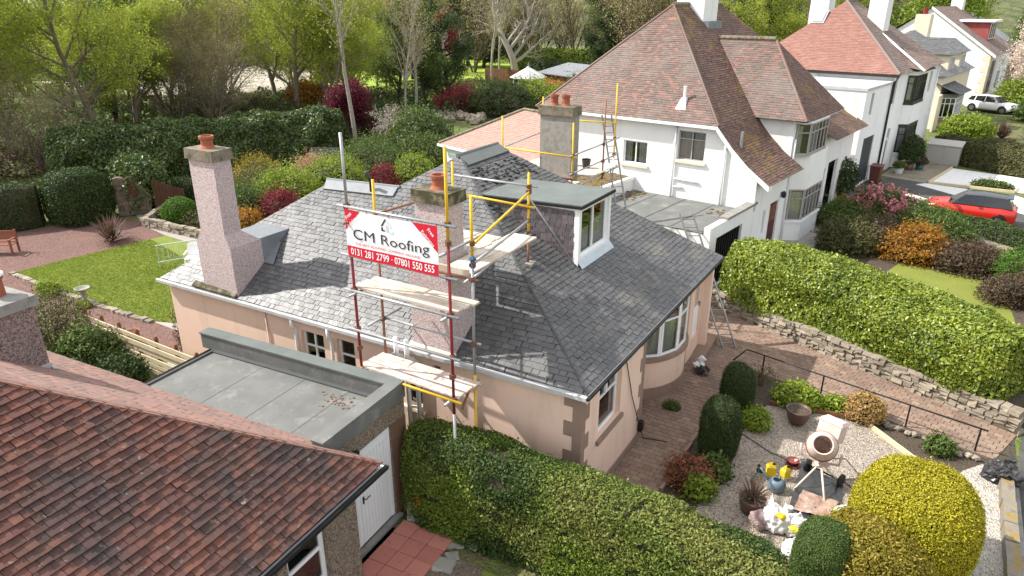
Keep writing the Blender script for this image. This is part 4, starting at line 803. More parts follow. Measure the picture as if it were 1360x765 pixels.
# ================================================================== garage next door (felt roof)
g = Fr(-3.1,-3.45,4.5); G = frthing('garage', 'brown harled garage with flat grey felt roof and white double doors', 'garage', g)
V = lambda *a: Vector(a)
gw = Wall(g.p(0,-.42), g.p(0,1)-g.p(0,0), g.p(1,0)-g.p(0,0)); mb = MB(); gw.panel(mb, 0, 2.39, 0, 2.90, [(.12,1.88,0,2.22)], .16)
Wall(g.p(0,1.97), g.p(-1,0)-g.p(0,0), g.p(0,1)-g.p(0,0)).panel(mb, 0, 5.3, 0, 2.90); Wall(g.p(-5.3,1.97), g.p(0,-1)-g.p(0,0), g.p(-1,0)-g.p(0,0)).panel(mb,0,2.39,0,2.55)
mb.build('wall', M['harlb'], G)
mb = MB(); gw.box(mb,1.89,2.385,0,2.2,0,.015); mb.build('brick_pier', mat('brown_brick',[(.13,.075,.05),(.18,.10,.07)],nscale=9,bump=(20,.5,.01)), G)
mb = MB(g); mb.box(-5.0,-.2,-.42,1.72,2.52,2.60); mb.build('roof', M['felt'], G)
mb = MB(g); mb.box(-5.42,-.221,1.721,1.99,2.60,2.94); mb.build('parapet', M['felt'], G); mb = MB(g); mb.box(-.22,.02,-.44,2.0,2.61,2.95); mb.build('parapet', M['felt'], G)
mb = MB(g); mb.box(-5.44,.03,1.70,2.01,2.951,2.985); mb.build('coping', M['feltm'], G); mb = MB(g); mb.box(-.24,.035,-.45,1.699,2.951,2.985); mb.build('coping', M['felt'], G)
mb = MB(g); mb.slab3([(-5.0,1.72,2.605),(-.23,1.72,2.605),(-.23,1.62,2.603),(-5.0,1.62,2.603)],(0,0,.03)); mb.box(-5.06,-5.0,-.45,1.72,2.5,2.64); mb.build('roof_trim', M['feltd'], G)
for x in (-1.15,-2.3,-3.5):                       # welted joints of the felt sheets
    mb = MB(g); mb.box(x-.03,x+.03,-.42,1.62,2.60,2.606); mb.build('felt_joint', M['felt'], G)
mb = MB(g); rn = random.Random(3)
for i in range(70):
    x, y = rn.gauss(-.95,.28), rn.gauss(1.25,.14)
    if y > 1.6: continue
    s_ = rn.uniform(.012,.03); mb.ell((x,y,2.606),(s_,s_,s_*.6),5,3)
mb.build('roof_debris', M['budbrown'] if False else M['btimber'], G, kind='stuff')
for y0, y1, nm in ((.13,.86,'narrow'),(.872,1.87,'wide')):
    mb = MB(); gw.box(mb,y0,y1,.05,2.2,-.10,-.06); d = mb.build('door', M['wpaint'], G); n = int(round((y1-y0)/.105))
    for i in range(n):
        w_ = (y1-y0)/n; mb = MB(); gw.box(mb,y0+i*w_+.006,y0+(i+1)*w_-.006,.06,2.19,-.06,-.045); mb.build('door_board', M['wpaint'], d)
    if nm == 'wide':
        mb = MB(); gw.box(mb,y0,y1,2.0,2.2,-.045,-.03); gw.box(mb,y1-.08,y1,.06,2.0,-.045,-.03); mb.build('door_rail', M['wpaint'], d)
        mb = MB(); gw.box(mb,y0+.05,y0+.09,.98,1.14,-.045,-.03); mb.tube([gw.p(y0+.07,1.1,-.03),gw.p(y0+.07,1.1,.03),gw.p(y0+.2,1.11,.03)],.012,6); mb.build('handle', M['black'], d)
mb = MB(); mb.tube([gw.p(.45,2.5,0),gw.p(.45,2.55,.14),gw.p(.6,2.42,.17)],.018,6); mb.lathe([(.03,0),(.07,.06),(.075,.1),(.0,.1)],gw.p(.62,2.34,.17),10,caps=False); mb.build('wall_lamp', M['black'], G)
mb = MB(g); mb.box(-.02,.12,-.4,1.55,-.01,.05); mb.build('threshold', M['conc'], G)

# ================================================================== neighbour's red tiled house in the foreground
n = Fr(-2.26,-3.3,4.5); N = frthing('neighbour_house', 'harled house with worn red plain tile hipped roof beside the flat garage', 'house', n)
T = .709; nz = lambda d: 2.5+T*d
nroof = MB(n); nroof.add([(-14.4,-.1,2.42),(-.05,-.1,2.42),(-.05,-9.1,2.42),(-14.4,-9.1,2.42)],[(3,2,1,0)]); nroof = nroof.build('roof', M['under'], N)
ub = MB(); ap = n.p(-4.6,-4.6,nz(4.6))
tiles([[n.p(0,-9.2,2.5),n.p(0,0,2.5),ap]], .132, .135, .023, M['tile'], nroof, 290, 'tile', jit=.006, gap=.003, seed=31, under=ub)
tiles([[n.p(0,0,2.5),n.p(-14.4,0,2.5),n.p(-14.4,-4.6,nz(4.6)),ap]], .105, .178, .009, M['tiler'], nroof, 0, 'side_tile', jit=.004, gap=.003, seed=32, under=ub)
ub.poly([n.p(-14.4,-9.2,2.5),n.p(0,-9.2,2.5),ap,n.p(-14.4,-4.6,nz(4.6))]); ub.poly([n.p(-14.4,-9.2,2.5),n.p(-14.4,0,2.5),n.p(-14.4,-4.6,nz(4.6))]); ub.build('roof_boarding', M['under'], nroof)
mb = MB(n); mb.bar((-4.55,-4.55,nz(4.55)+.02),(-.02,-.02,nz(.02)+.02),.10,.03); mb.build('hip_mortar', M['tiler'], nroof)
hm_ = mat('sunlit_hip_tile', [(.30,.11,.06),(.22,.08,.055),(.37,.15,.085),(.15,.07,.055)], piece=True, rough=.8, bump=(25,.4,.01)); rn = random.Random(17)  # brighter red-orange stands for sun on the cut tiles along the hip
for i in range(62):
    s_ = .05+i*.0735; mb = MB(n); e_ = s_+.066; z0_, z1_ = nz(s_)+.030, nz(e_)+.030; w_ = rn.uniform(.05,.10)
    mb.slab3([(-s_,-s_-.005,z0_),(-s_,-s_-w_,z0_+.002),(-e_,-e_-w_,z1_+.002-0*w_),(-e_,-e_-.005,z1_)],(.0,0,.016)); mb.build('hip_tile', hm_, nroof)
nw = Wall(n.p(-.38,-9), n.p(0,1)-n.p(0,0), n.p(1,0)-n.p(0,0)); mb = MB(); NH = [(5.6,6.75,.9,2.3),(6.95,7.85,.75,2.3)]
nw.panel(mb, 0, 8.65, 0, 2.46, NH); Wall(n.p(-.38,-.35), n.p(-1,0)-n.p(0,0), n.p(0,1)-n.p(0,0)).panel(mb,0,13.6,0,2.46); Wall(n.p(-.38,-9), n.p(-1,0)-n.p(0,0), n.p(0,-1)-n.p(0,0)).panel(mb,0,13.6,0,2.46); mb.build('wall', M['harlb'], N)
nw.window(N, *NH[0], M['upvc'], (.5,), (), sill=(M['conc'],.1)); nw.window(N, *NH[1], M['upvc'], (), (.45,), fw=.09, sill=(M['conc'],.1))
mb = MB(n); mb.box(-.36,.05,-9.1,.06,2.36,2.41); mb.build('soffit', M['wpaint'], N); mb = MB(n); mb.box(.03,.10,-9.2,.05,2.39,2.46); mb.build('gutter', M['iron'], N)
nc = MB(n); nc.box(-7.05,-6.1,-2.55,-1.72,3.2,5.02); c = nc.build('chimney', M['harlr'], N)
mb = MB(n); mb.frustum(-7.12,-6.02,-2.62,-1.64,5.02,-7.1,-6.05,-2.6,-1.67,5.20); mb.build('chimney_cap', M['conc'], c)
mb = MB(n); mb.lathe([(.15,0),(.14,.3),(.17,.32),(.17,.38),(.001,.38)],(-6.62,-2.0,5.19),16,caps=False); mb.build('chimney_pot', M['pot'], c); mb = MB(n); mb.lathe([(.19,.38),(.19,.42),(.09,.46),(.09,.62),(.001,.62)],(-6.62,-2.0,5.19),16,caps=False); mb.build('pot_cowl', M['wpaint'], c)
mb = MB(n); mb.slab3([(-7.15,-1.6,nz(1.6)+.03),(-6.0,-1.6,nz(1.6)+.03),(-6.0,-1.74,nz(1.74)+.03),(-7.15,-1.74,nz(1.74)+.03)],(0,0,.03)); mb.box(-6.098,-6.06,-2.6,-1.7,3.6,3.86); mb.build('chimney_flashing', M['gutter'], nroof)

# ================================================================== white house 1
h = Fr(-.75,17.2,-8); H1 = frthing('white_house', 'white rendered house with steep mottled red tiled roof and swept lower roof', 'house', h)
hx = h.p(1,0)-h.p(0,0); hy = h.p(0,1)-h.p(0,0)
sw = Wall(h.p(-9.8,0), hx, -hy); fw_ = Wall(h.p(0,-4.0), hy, hx)
mb = MB(); W1 = [(3.73,4.9,3.43,4.42),(6.3,7.5,3.9,5.1)]
sw.panel(mb, 0, 8.1, 0, 5.42, W1)
for x0, x1, z0, z1 in ((-1.7,-1.2,5.3,4.85),(-1.2,-.6,4.85,4.3),(-.6,0,4.3,3.85)):
    mb.poly([h.p(x0,0,0),h.p(x1,0,0),h.p(x1,0,z1),h.p(x0,0,z0)])
FH = [(5.95,6.95,.1,2.15),(5.2,5.45,1.0,2.0)]
fw_.panel(mb, 0, 4.0, 0, 2.24, [(.6,3.0,0.02,2.0)]); fw_.panel(mb, 4.0, 7.6, 0, 3.85, FH); fw_.panel(mb, 7.6, 12.2, 0, 5.36, [(11.3,12.0,1.0,2.5)]); fw_.panel(mb, 12.2, 17.6, 0, 4.1, [(12.6,13.3,.9,2.4),(13.7,15.3,0,2.6)])
Wall(h.p(0,3.6), -hx, -hy).panel(mb, 0, 2.4, 2.6, 5.36); Wall(h.p(0,8.2), -hx, hy).panel(mb, 0, 2.4, 2.6, 5.36)
Wall(h.p(0,13.6), -hx, hy).panel(mb, 0, 9.8, 0, 5.4); Wall(h.p(-9.8,13.6), -hy, -hx).panel(mb, 0, 13.6, 0, 5.4)
Wall(h.p(-5.45,-4), hx, -hy).panel(mb, 0, 5.45, 0, 2.24); Wall(h.p(-5.45,0), -hy, -hx).panel(mb,0,4,0,2.24)
Wall(h.p(-1.74,-.001), hy, hx).panel(mb, 0,.01,0,5)
mb.build('wall', M['white'], H1)
sw.window(H1, *W1[0], M['upvc'], (.5,), (), curtain=(M['curtain'],[(.04,.3,0,1),(.6,.9,0,1)]), sill=(M['cream'],.12)); sw.window(H1, *W1[1], mat('grey_frame',[(.34,.32,.31)]), (.5,), (.72,), curtain=(M['curtain'],[(.04,.47,0,.95),(.53,.97,0,.95)]), sill=(M['cream'],.12))
greyf = bpy.data.materials['grey_frame']; darkf = mat('dark_frame',[(.03,.03,.032)],rough=.4)
fw_.window(H1, *FH[1], M['upvc'], (), ()); fw_.window(H1, 11.3,12.0,1.0,2.5, M['upvc'], (.5,), (.7,)); fw_.window(H1, 12.6,13.3,.9,2.4, M['upvc'], (.5,), (.7,))
mb = MB(); fw_.box(mb,5.95,6.95,.1,2.15,-.12,-.07); d = mb.build('door', mat('maroon_paint',[(.10,.025,.03),(.07,.02,.022)],rough=.5), H1); mb = MB(); fw_.box(mb,6.1,6.4,1.3,2.0,-.07,-.06); fw_.box(mb,6.5,6.8,1.3,2.0,-.07,-.06); mb.build('door_panel', M['btimber'], d)
mb = MB(); fw_.box(mb,.6,3.0,.02,2.0,-.14,-.1); gd = mb.build('gate', M['iron'], H1)
for i in range(11): mb = MB(); a = .65+i*.21; fw_.box(mb,a,a+.05,.1,1.95,-.09,-.04); mb.build('gate_bar', M['iron'], gd)
mb = MB(); fw_.box(mb,13.6,15.4,0,2.6,-.7,-.68); mb.build('porch_back', M['white'], H1)
mb = MB(); mb.lathe([(.06,0),(.1,.05),(.1,.22),(.05,.28),(.0,.3)],fw_.p(7.1,2.2,.12),8,caps=False); fw_.box(mb,7.07,7.13,2.35,2.4,0,.12); mb.build('lantern', M['black'], H1)
for a, z1 in ((6.2,5.35),(8.4,4.9)): pipe([sw.p(a,z1,.07),sw.p(a,2.3,.07)], 'wpaint', .045, 'downpipe', H1)
pipe([fw_.p(7.72,4.6,.08),fw_.p(7.75,3.2,.07),fw_.p(7.75,.1,.07)], 'wpaint', .045, 'downpipe', H1); pipe([sw.p(6.3,3.1,.05),sw.p(7.4,3.05,.05)],'wpaint',.04,'waste_pipe',H1); pipe([sw.p(6.3,2.75,.05),sw.p(6.7,2.75,.05)],'wpaint',.04,'waste_pipe',H1)
mb = MB(h); mb.box(-10.0,-1.7,-.38,-.28,5.33,5.44); mb.build('gutter', M['wpaint'], H1)
# roof planes
ub = MB(); EZ1 = 5.45
hroof = MB(h); hroof.box(-9.7,-1.8,.05,13.5,5.40,5.43); hroof = hroof.build('roof', M['under'], H1)
A1, A2 = (-6.3,4.1,9.85), (-6.3,9.3,9.85); hp_ = lambda q: h.p(*q)
def face(pl, m, seed, c=.115, w_=.19, nm='roof_tile'): tiles([[hp_(q) for q in p] for p in pl], c, w_, .012, m, hroof, 0, nm, jit=.006, gap=.003, seed=seed, under=ub)
face([[(-10.7,-.3,EZ1),(-1.7,-.3,EZ1),A1]], M['tileh'], 41)
face([[(-1.7,-.3,EZ1),(-1.7,13.9,EZ1),A2,A1]], M['tiled'], 42)
cs = [(-1.72,5.47),(-1.0,4.68),(-.3,4.05),(.62,3.42)]
for i in range(3):
    (xa,za),(xb,zb_) = cs[i], cs[i+1]; face([[(xb,-.38,zb_),(xb,3.62,zb_),(xa,3.62,za),(xa,-.38,za)]], M['tiled'], 43+i)
cs2 = [(-1.72,5.47),(-.6,4.6),(.55,3.95)]
for i in range(2):
    (xa,za),(xb,zb_) = cs2[i], cs2[i+1]; face([[(xb,8.3,zb_),(xb,13.9,zb_),(xa,13.9,za),(xa,8.3,za)]], M['tiled'], 47+i)
face([[(-1.6,3.3,5.40),(.55,3.3,5.40),(-2.1,5.95,8.42),(-4.8,5.95,8.42)]], M['tileh'], 51); face([[(.55,3.3,5.40),(.55,8.6,5.40),(-2.1,5.95,8.42)]], M['tiled'], 52)
ub.poly([hp_(q) for q in ((.55,8.6,5.4),(-1.6,8.6,5.4),(-4.8,5.95,8.42),(-2.1,5.95,8.42))]); ub.poly([hp_(q) for q in ((-10.7,-.3,EZ1),A1,A2,(-10.7,13.9,EZ1))]); ub.poly([hp_(q) for q in ((-10.7,13.9,EZ1),A2,(-1.7,13.9,EZ1))]); ub.build('roof_boarding', M['under'], hroof)
for p, q in ((A1,A2),((-4.8,5.95,8.42),(-2.1,5.95,8.42))):
    L = (Vector(q)-Vector(p)).length; k = int(L/.33)
    for i in range(k): a, b = Vector(p).lerp(Vector(q),i/k), Vector(p).lerp(Vector(q),(i+.97)/k); MB(h).tube([a+V(0,0,.03),b+V(0,0,.03)],.11,8).build('ridge_tile', M['cope'], hroof)
for p, q in (((-1.7,-.3,EZ1),A1),((-10.7,-.3,EZ1),A1),((.55,3.3,5.4),(-2.1,5.95,8.42))): MB(h).tube([Vector(p)+V(0,0,.02),Vector(q)+V(0,0,.02)],.055,6).build('hip', M['tileh'], hroof)
mb = MB(); 
for i in range(3): mb.slab3([h.p(cs[i][0],-.40,cs[i][1]+.01),h.p(cs[i+1][0],-.40,cs[i+1][1]+.01),h.p(cs[i+1][0],-.40,cs[i+1][1]-.2),h.p(cs[i][0],-.40,cs[i][1]-.2)], hy*.36)
mb.build('barge_board', M['wpaint'], H1)
mb = MB(); mb.slab3([h.p(.5,3.4,5.30),h.p(.5,8.5,5.30),h.p(-.02,8.5,5.34),h.p(-.02,3.4,5.34)],(0,0,.03)); mb.build('soffit', M['wpaint'], H1)
MB(h).lathe([(.06,0),(.06,.75),(.075,.76),(.075,.8),(.001,.8)],(-3.6,.45,6.0),10,caps=False).build('vent_pipe', M['wpaint'], hroof); MB(h).lathe([(.06,0),(.06,.85),(.001,.85)],(-.95,.35,4.4),10,caps=False).build('vent_pipe', M['galv'], hroof); MB(h).frustum(-3.85,-3.35,.1,.6,5.85,-3.68,-3.52,.35,.55,6.35).build('pipe_flashing', M['wpaint'], hroof)
chimney(H1,'chimney',None,(8,0),(0,0,0,0),0,0,M['white'],M['cope'],[]) if False else None
mb = MB(h); mb.box(-6.9,-5.5,5.6,7.1,7.5,11.4); c = mb.build('chimney', M['white'], H1); mb = MB(h); mb.box(-6.98,-5.42,5.52,7.18,11.4,11.6); mb.build('chimney_cap', M['cope'], c); mb = MB(h); mb.box(-5.5,-5.2,5.6,7.1,8.7,9.15); mb.build('chimney_flashing', M['lead'], c)
rn = random.Random(2)
for i in range(16):
    a = i % 8; MB(h).box(-1.2+.3*(i//8)-.0,-1.08+.3*(i//8),9.4+a*.32,9.6+a*.32,5.02-.24*(i//8),5.12-.24*(i//8)).build('snow_guard', M['wpaint'], hroof)
# bays of the wing
def bay(root, fr, pts, z0, z1, zs, m, cur, rows=(.7,), lowwall=None, cols=(4,)):
    for i in range(len(pts)-1):
        a, b = fr.p(*pts[i]), fr.p(*pts[i+1]); d = (b-a).normalized(); nrm = Vector((d.y,-d.x,0)); W_ = Wall(a, d, nrm); L = (b-a).length; nc_ = max(1,int(round(L/.45)))
        W_.window(root, .01, L-.01, z0, z1, m, tuple(j/nc_ for j in range(1,nc_)), rows, rec=-.03, fw=.06, curtain=cur)
    for (za, zb_, off, mm, nm) in zs:
        c_ = sum((Vector(p) for p in pts), Vector((0,0)))/len(pts); P = [(p[0]+(off if 0 < i < len(pts)-1 else off*.5), p[1]+(off if p[1] > c_.y else -off)) for i, p in enumerate(pts)]
        P = P+[(pts[-1][0]-.3,P[-1][1]),(pts[0][0]-.3,P[0][1])]; MB(fr).prism(P, za, zb_).build(nm, mm, root)
BP = [(.02,4.15),(.55,4.55),(.55,6.9),(.02,7.3)]
bay(H1, h, BP, .95, 2.35, [(0,.85,.03,M['white'],'bay_wall'),(.85,.95,.09,M['wpaint'],'bay_sill'),(2.35,3.85,.02,M['white'],'bay_wall')], greyf, (M['curtain'],[(.05,.95,.0,.9)]), lowwall=1)
BP2 = [(.02,3.85),(.50,4.25),(.50,6.6),(.02,7.0)]
bay(H1, h, BP2, 3.92, 5.24, [(3.86,3.92,.06,greyf,'bay_sill'),(5.24,5.33,.02,M['white'],'bay_head')], greyf, (M['curtain'],[(.05,.5,.0,.9)]))
# flat roof wings at the side
mb = MB(h); mb.box(-5.4,-.26,-3.98,-.01,2.24,2.28); fr1 = mb.build('flat_roof', M['felt'], H1)
for x in (-4.2,-2.9,-1.6): mb = MB(h); mb.box(x-.03,x+.03,-3.9,-.1,2.28,2.286); mb.build('felt_joint', M['feltd'], fr1)
mb = MB(h); mb.box(-.25,0,-4.0,.2,2.2405,2.50); mb.build('parapet', M['white'], H1); mb = MB(h); mb.box(-.3,.05,-2.6,.3,2.501,2.60); mb.build('parapet_cope', M['conc'], H1)
mb = MB(h); mb.box(-10,-5.46,-3.2,-.01,0,2.74); mb.build('rear_wing', M['white'], H1); mb = MB(h); mb.box(-10.1,-5.40,-3.3,-.01,2.741,2.88); mb.build('rear_roof', M['wpaint'], H1); mb = MB(h); mb.box(-10,-5.6,-3.2,-.1,2.881,2.89); mr = mb.build('moss_bed', mat('moss_bed',[(.10,.085,.03),(.16,.10,.05),(.07,.08,.02)],nscale=5,bump=(20,.8,.03)), H1)
mb = MB(h); rn = random.Random(5)
for i in range(220):
    k = rn.random(); x, y, z = (rn.uniform(-9.5,-5.7),rn.uniform(-3,-.2),2.89) if k < .6 else ((rn.gauss(-4.95,.22),rn.gauss(-.9,.5),2.286) if k < .85 else (rn.gauss(-1.0,.2),rn.gauss(-1.2,.2),2.286))
    s_ = rn.uniform(.03,.10); mb.ell((x,min(y,-.12),z),(s_,s_*1.2,s_*.5),6,3)
mb.build('moss_clumps', bpy.data.materials['moss_bed'], H1, kind='stuff')

# ================================================================== white house 2
k2 = Fr(2.3,38.6,-10); H2 = frthing('white_house', 'white house with pink-red hip roof, rooflight and dark bay windows', 'house', k2)
kx = k2.p(1,0)-k2.p(0,0); ky = k2.p(0,1)-k2.p(0,0); f2 = Wall(k2.p(0,-6.2), ky, kx); mb = MB()
f2.panel(mb, 0, 5.0, 0, 5.5, [(1.1,3.15,.1,2.8),(1.15,1.6,4.1,5.3)]); 
W2 = [(5.5,6.05,4.25,5.75),(6.0,6.6,.3,2.75),(14.4,15.0,4.2,5.6)]
f2.panel(mb, 5.0, 16.4, 0, 6.0, W2+[(15.2,15.9,0.1,2.5)])
s2 = Wall(k2.p(-9,-1), kx, -ky); s2.panel(mb, 0, 9, 0, 6.0); Wall(k2.p(-4.4,-6.2), kx, -ky).panel(mb, 0, 4.4, 0, 5.5); Wall(k2.p(-4.4,-1), -ky, -kx).panel(mb,0,5.2,0,5.5)
Wall(k2.p(0,10.2), -kx, ky).panel(mb, 0, 9, 0, 6.0); Wall(k2.p(-9,10.2), -ky, -kx).panel(mb, 0, 11.2, 0, 6.0); mb.build('wall', M['white'], H2)
f2.window(H2, 1.15,1.6,4.1,5.3, darkf, (), ()); f2.window(H2, *W2[0], darkf, (), (.7,)); f2.window(H2, *W2[2], greyf, (.5,), ())
mb = MB(); f2.box(mb,1.1,3.15,.1,2.8,-.12,-.06); gd = mb.build('garage_door', mat('dark_grey_panel',[(.045,.05,.058)],rough=.5), H2)
for i in range(5): mb = MB(); f2.box(mb,1.15,3.1,.15+i*.53,.64+i*.53,-.06,-.045); mb.build('door_panel', bpy.data.materials['dark_grey_panel'], gd)
mb = MB(); f2.box(mb,6.02,6.58,.3,2.1,-.12,-.06); d = mb.build('door', M['upvc'], H2); mb = MB(); f2.box(mb,6.12,6.48,.5,2.0,-.06,-.05); f2.box(mb,6.05,6.55,2.2,2.7,-.12,-.11); mb.build('glazing', M['dark'], d)
mb = MB(); f2.box(mb,15.2,15.9,.1,2.5,-.12,-.06); mb.build('door', M['upvc'], H2)
pipe([f2.p(4.95,5.9,.25),f2.p(4.9,5.6,.08),f2.p(4.95,.2,.08)],'black',.06,'downpipe',H2); pipe([f2.p(16.2,5.9,.1),f2.p(16.2,.2,.08)],'wpaint',.05,'downpipe',H2)
BU = [(.02,2.2),(.45,2.5),(.45,5.0),(.02,5.4)]
bay(H2, k2, BU, 4.1, 5.75, [(3.95,4.1,.05,darkf,'bay_sill'),(5.75,5.98,.03,M['white'],'bay_head'),(2.75,3.95,.02,M['white'],'bay_wall')], darkf, (M['curtain'],[(.1,.7,.1,.9)]))
bay(H2, k2, BU, .95, 2.6, [(0,.85,.04,M['white'],'bay_wall'),(.85,.95,.1,M['white'],'bay_sill'),(2.6,2.75,.03,darkf,'bay_head')], darkf, (M['curtain'],[(.05,.95,.05,.95)]))
hroof = MB(k2); hroof.box(-8.9,-.1,-.9,10.1,5.98,6.0); hroof = hroof.build('roof', M['under'], H2); ub = MB(); Q1, Q2 = (-4.9,3.7,10.05), (-4.9,5.6,10.05); hp_ = lambda q: k2.p(*q)
face([[(-9.4,-1.3,6.02),(.3,-1.3,6.02),Q1]], M['tilep'], 61, .14,.25); face([[(.3,-1.3,6.02),(.3,10.5,6.02),Q2,Q1]], M['tileb'], 62, .14,.25)
face([[(-.2,1.5,6.3),(.85,2.2,6.02),(.85,5.4,6.02),(-2.4,3.8,8.0)]], M['tileb'], 63,.14,.25)
ub.poly([hp_(q) for q in ((-9.4,-1.3,6.02),Q1,Q2,(-9.4,10.5,6.02))]); ub.poly([hp_(q) for q in ((-9.4,10.5,6.02),Q2,(.3,10.5,6.02))]); ub.build('roof_boarding', M['under'], hroof)
MB(k2).tube([(.85,2.15,6.06),(-2.4,3.8,8.08)],.07,6).build('valley_line', M['wpaint'], hroof)
MB(k2).tube([Q1,Q2],.12,8).build('ridge', M['cope'], hroof)
for q in (((.3,-1.3,6.05),Q1),): MB(k2).tube(q,.09,6).build('hip', M['tileb'], hroof)
mb = MB(k2); mb.slab3([(-6.4,2.0,8.65),(-5.6,2.0,8.65),(-5.6,2.8,9.42),(-6.4,2.8,9.42)],(0,-.06,.06)); rl = mb.build('rooflight', M['gutter'], H2); mb = MB(k2); mb.slab3([(-6.3,2.02,8.72),(-5.7,2.02,8.72),(-5.7,2.7,9.38),(-6.3,2.7,9.38)],(0,-.06,.07)); mb.build('pane', mat('sky_glass',[(.30,.36,.40)],rough=.1,spec=.6), rl)
for (x0,x1,y0,y1,zt) in ((-3.6,-2.5,4.2,5.4,10.35),(-8.5,-7.2,7.3,8.6,10.25)):
    mb = MB(k2); mb.box(x0,x1,y0,y1,5.5,zt); c = mb.build('chimney', M['white'], H2); mb = MB(k2); mb.box(x0-.08,x1+.08,y0-.08,y1+.08,zt,zt+.25); mb.build('chimney_cap', M['cope'], c)
    for y in (y0+.35,y1-.35): MB(k2).lathe([(.15,0),(.14,.4),(.17,.45),(.001,.45)],((x0+x1)/2,y,zt+.24),10,caps=False).build('chimney_pot', M['pot'], c)
mb = MB(k2); mb.box(-4.45,.05,-6.25,-1.0,5.501,5.65); mb.build('flat_roof', M['gutter'], H2); mb = MB(k2); mb.box(-9.3,.28,-1.29,-1.05,5.86,6.0); mb.build('soffit', darkf, H2)
mb = MB(k2); mb.lathe([(.42,0),(.42,4.0),(.001,4.0)],(-4.3,-5.75,5.2),14,axis=(1,0,0)); mb.build('roller_canopy', M['wpaint'], H2)

# ================================================================== house 3 and 4 farther up the street
q3 = Fr(4.9,60,-10); H3 = frthing('grey_house', 'small house with pale grey hipped slate roofs and sandstone bay up the street', 'house', q3)
mb = MB(q3); mb.box(-9,-.2,-1.5,9.5,0,4.3); mb.build('wall', M['cream'], H3); mb = MB(q3); mb.prism([(-.2,-1.2),(.9,-.6),(.9,2.2),(-.2,2.8)],0,1.0); mb.build('bay_wall', M['sand'], H3)
bay(H3, q3, [(-.15,-1.2),(.9,-.6),(.9,2.2),(-.15,2.8)], 1.0, 2.6, [(2.6,2.9,.05,M['lead'],'bay_head')], M['upvc'], None)
mb = MB(q3); mb.box(-.1,.05,-2.9,-1.4,0,2.9); mb.build('quoin_wall', M['cream'], H3)
hroof = MB(q3); hroof.box(-8.8,-.3,-1.4,9.3,4.3,4.32); hroof = hroof.build('roof', M['under'], H3); ub = MB(); hp_ = lambda q: q3.p(*q)
gs = M['slate']
face([[(-9.3,-1.8,4.3),(.1,-1.8,4.3),(-4.5,3.5,7.6)]], gs, 71,.22,.3,'roof_slate'); face([[(.1,-1.8,4.3),(.1,9.8,4.3),(-4.5,5,7.6),(-4.5,3.5,7.6)]], gs, 72,.22,.3,'roof_slate')
face([[(-.9,-2.2,3.9),(1.3,-1.5,2.95),(1.3,3.1,2.95),(-.9,3.4,3.9)]], gs, 73,.2,.3,'roof_slate')
for dy in (0.3,4.6):
    mb = MB(q3); mb.box(-2.6,-.4,dy,dy+2.4,4.3,5.9); mb.build('dormer', M['cream'], H3); face([[(-3.6,dy-.3,5.9),(-.1,dy-.3,5.9),(-1.3,dy+1.2,7.0),(-3.6,dy+1.2,7.0)]], gs, 74,.2,.3,'roof_slate'); face([[(-.1,dy-.3,5.9),(-.1,dy+2.7,5.9),(-1.3,dy+1.2,7.0)]], gs, 75,.2,.3,'roof_slate')
    Wall(q3.p(-.4,dy),q3.p(0,1)-q3.p(0,0),q3.p(1,0)-q3.p(0,0)).window(H3,.3,2.1,4.5,5.7,M['upvc'],(.33,.66),(),rec=-.06)
ub.poly([hp_(q) for q in ((-9.3,9.8,4.3),(.1,9.8,4.3),(-4.5,5,7.6))]); ub.build('roof_boarding', M['under'], hroof)
mb = MB(q3); mb.box(-5.5,-4.2,8.6,9.8,4,8.9); c = mb.build('chimney', M['cream'], H3)
for y in (8.9,9.5): MB(q3).lathe([(.17,0),(.15,.55),(.001,.55)],(-4.85,y,8.9),10,caps=False).build('chimney_pot', M['redp'], c)
r4 = Fr(7.2,78,-10); H4 = frthing('white_house', 'white gabled house with brown tiled roof and red tile-hung dormer', 'house', r4)
gy = Wall(r4.p(-11.5,0), r4.p(1,0)-r4.p(0,0), r4.p(0,-1)-r4.p(0,0)); mb = MB(); mb.poly([gy.p(0,0),gy.p(12.3,0),gy.p(12.3,5.0),gy.p(6.1,9.4),gy.p(0,5.0)]); Wall(r4.p(.8,0), r4.p(0,1)-r4.p(0,0), r4.p(1,0)-r4.p(0,0)).panel(mb,0,13,0,5,[(1.5,4.0,1.0,4.3),(6.5,8.5,1,3)]); mb.build('wall', M['white'], H4)
f4 = Wall(r4.p(.8,0), r4.p(0,1)-r4.p(0,0), r4.p(1,0)-r4.p(0,0)); f4.window(H4,1.5,4.0,1.0,4.3,M['btimber'],(.33,.66),(.5,)); f4.window(H4,6.5,8.5,1,3,M['upvc'],(.5,),())
for i in range(9): mb = MB(r4); mb.box(.45 if i%2 else .15,.83,-.03,.5 if i%2 else .8,i*.55,i*.55+.54); mb.build('quoin', M['cream'], H4)
hroof = MB(r4); hroof.box(-11.4,.7,.1,12.9,4.96,5.0); hroof = hroof.build('roof', M['under'], H4); ub = MB(); hp_ = lambda q: r4.p(*q)
face([[(1.2,-.2,4.95),(1.2,13.2,4.95),(-5.4,13.2,9.5),(-5.4,-.2,9.5)]], M['tileb'], 81,.2,.3); ub.poly([hp_(q) for q in ((-12,-.2,4.95),(-12,13.2,4.95),(-5.4,13.2,9.5),(-5.4,-.2,9.5))]); ub.build('roof_boarding', M['under'], hroof)
mb = MB(); mb.slab3([r4.p(1.25,-.25,4.95),r4.p(-5.4,-.25,9.55),r4.p(-5.4,-.25,9.3),r4.p(1.25,-.25,4.7)], r4.p(0,.2)-r4.p(0,0)); mb.build('barge_board', M['wpaint'], H4)
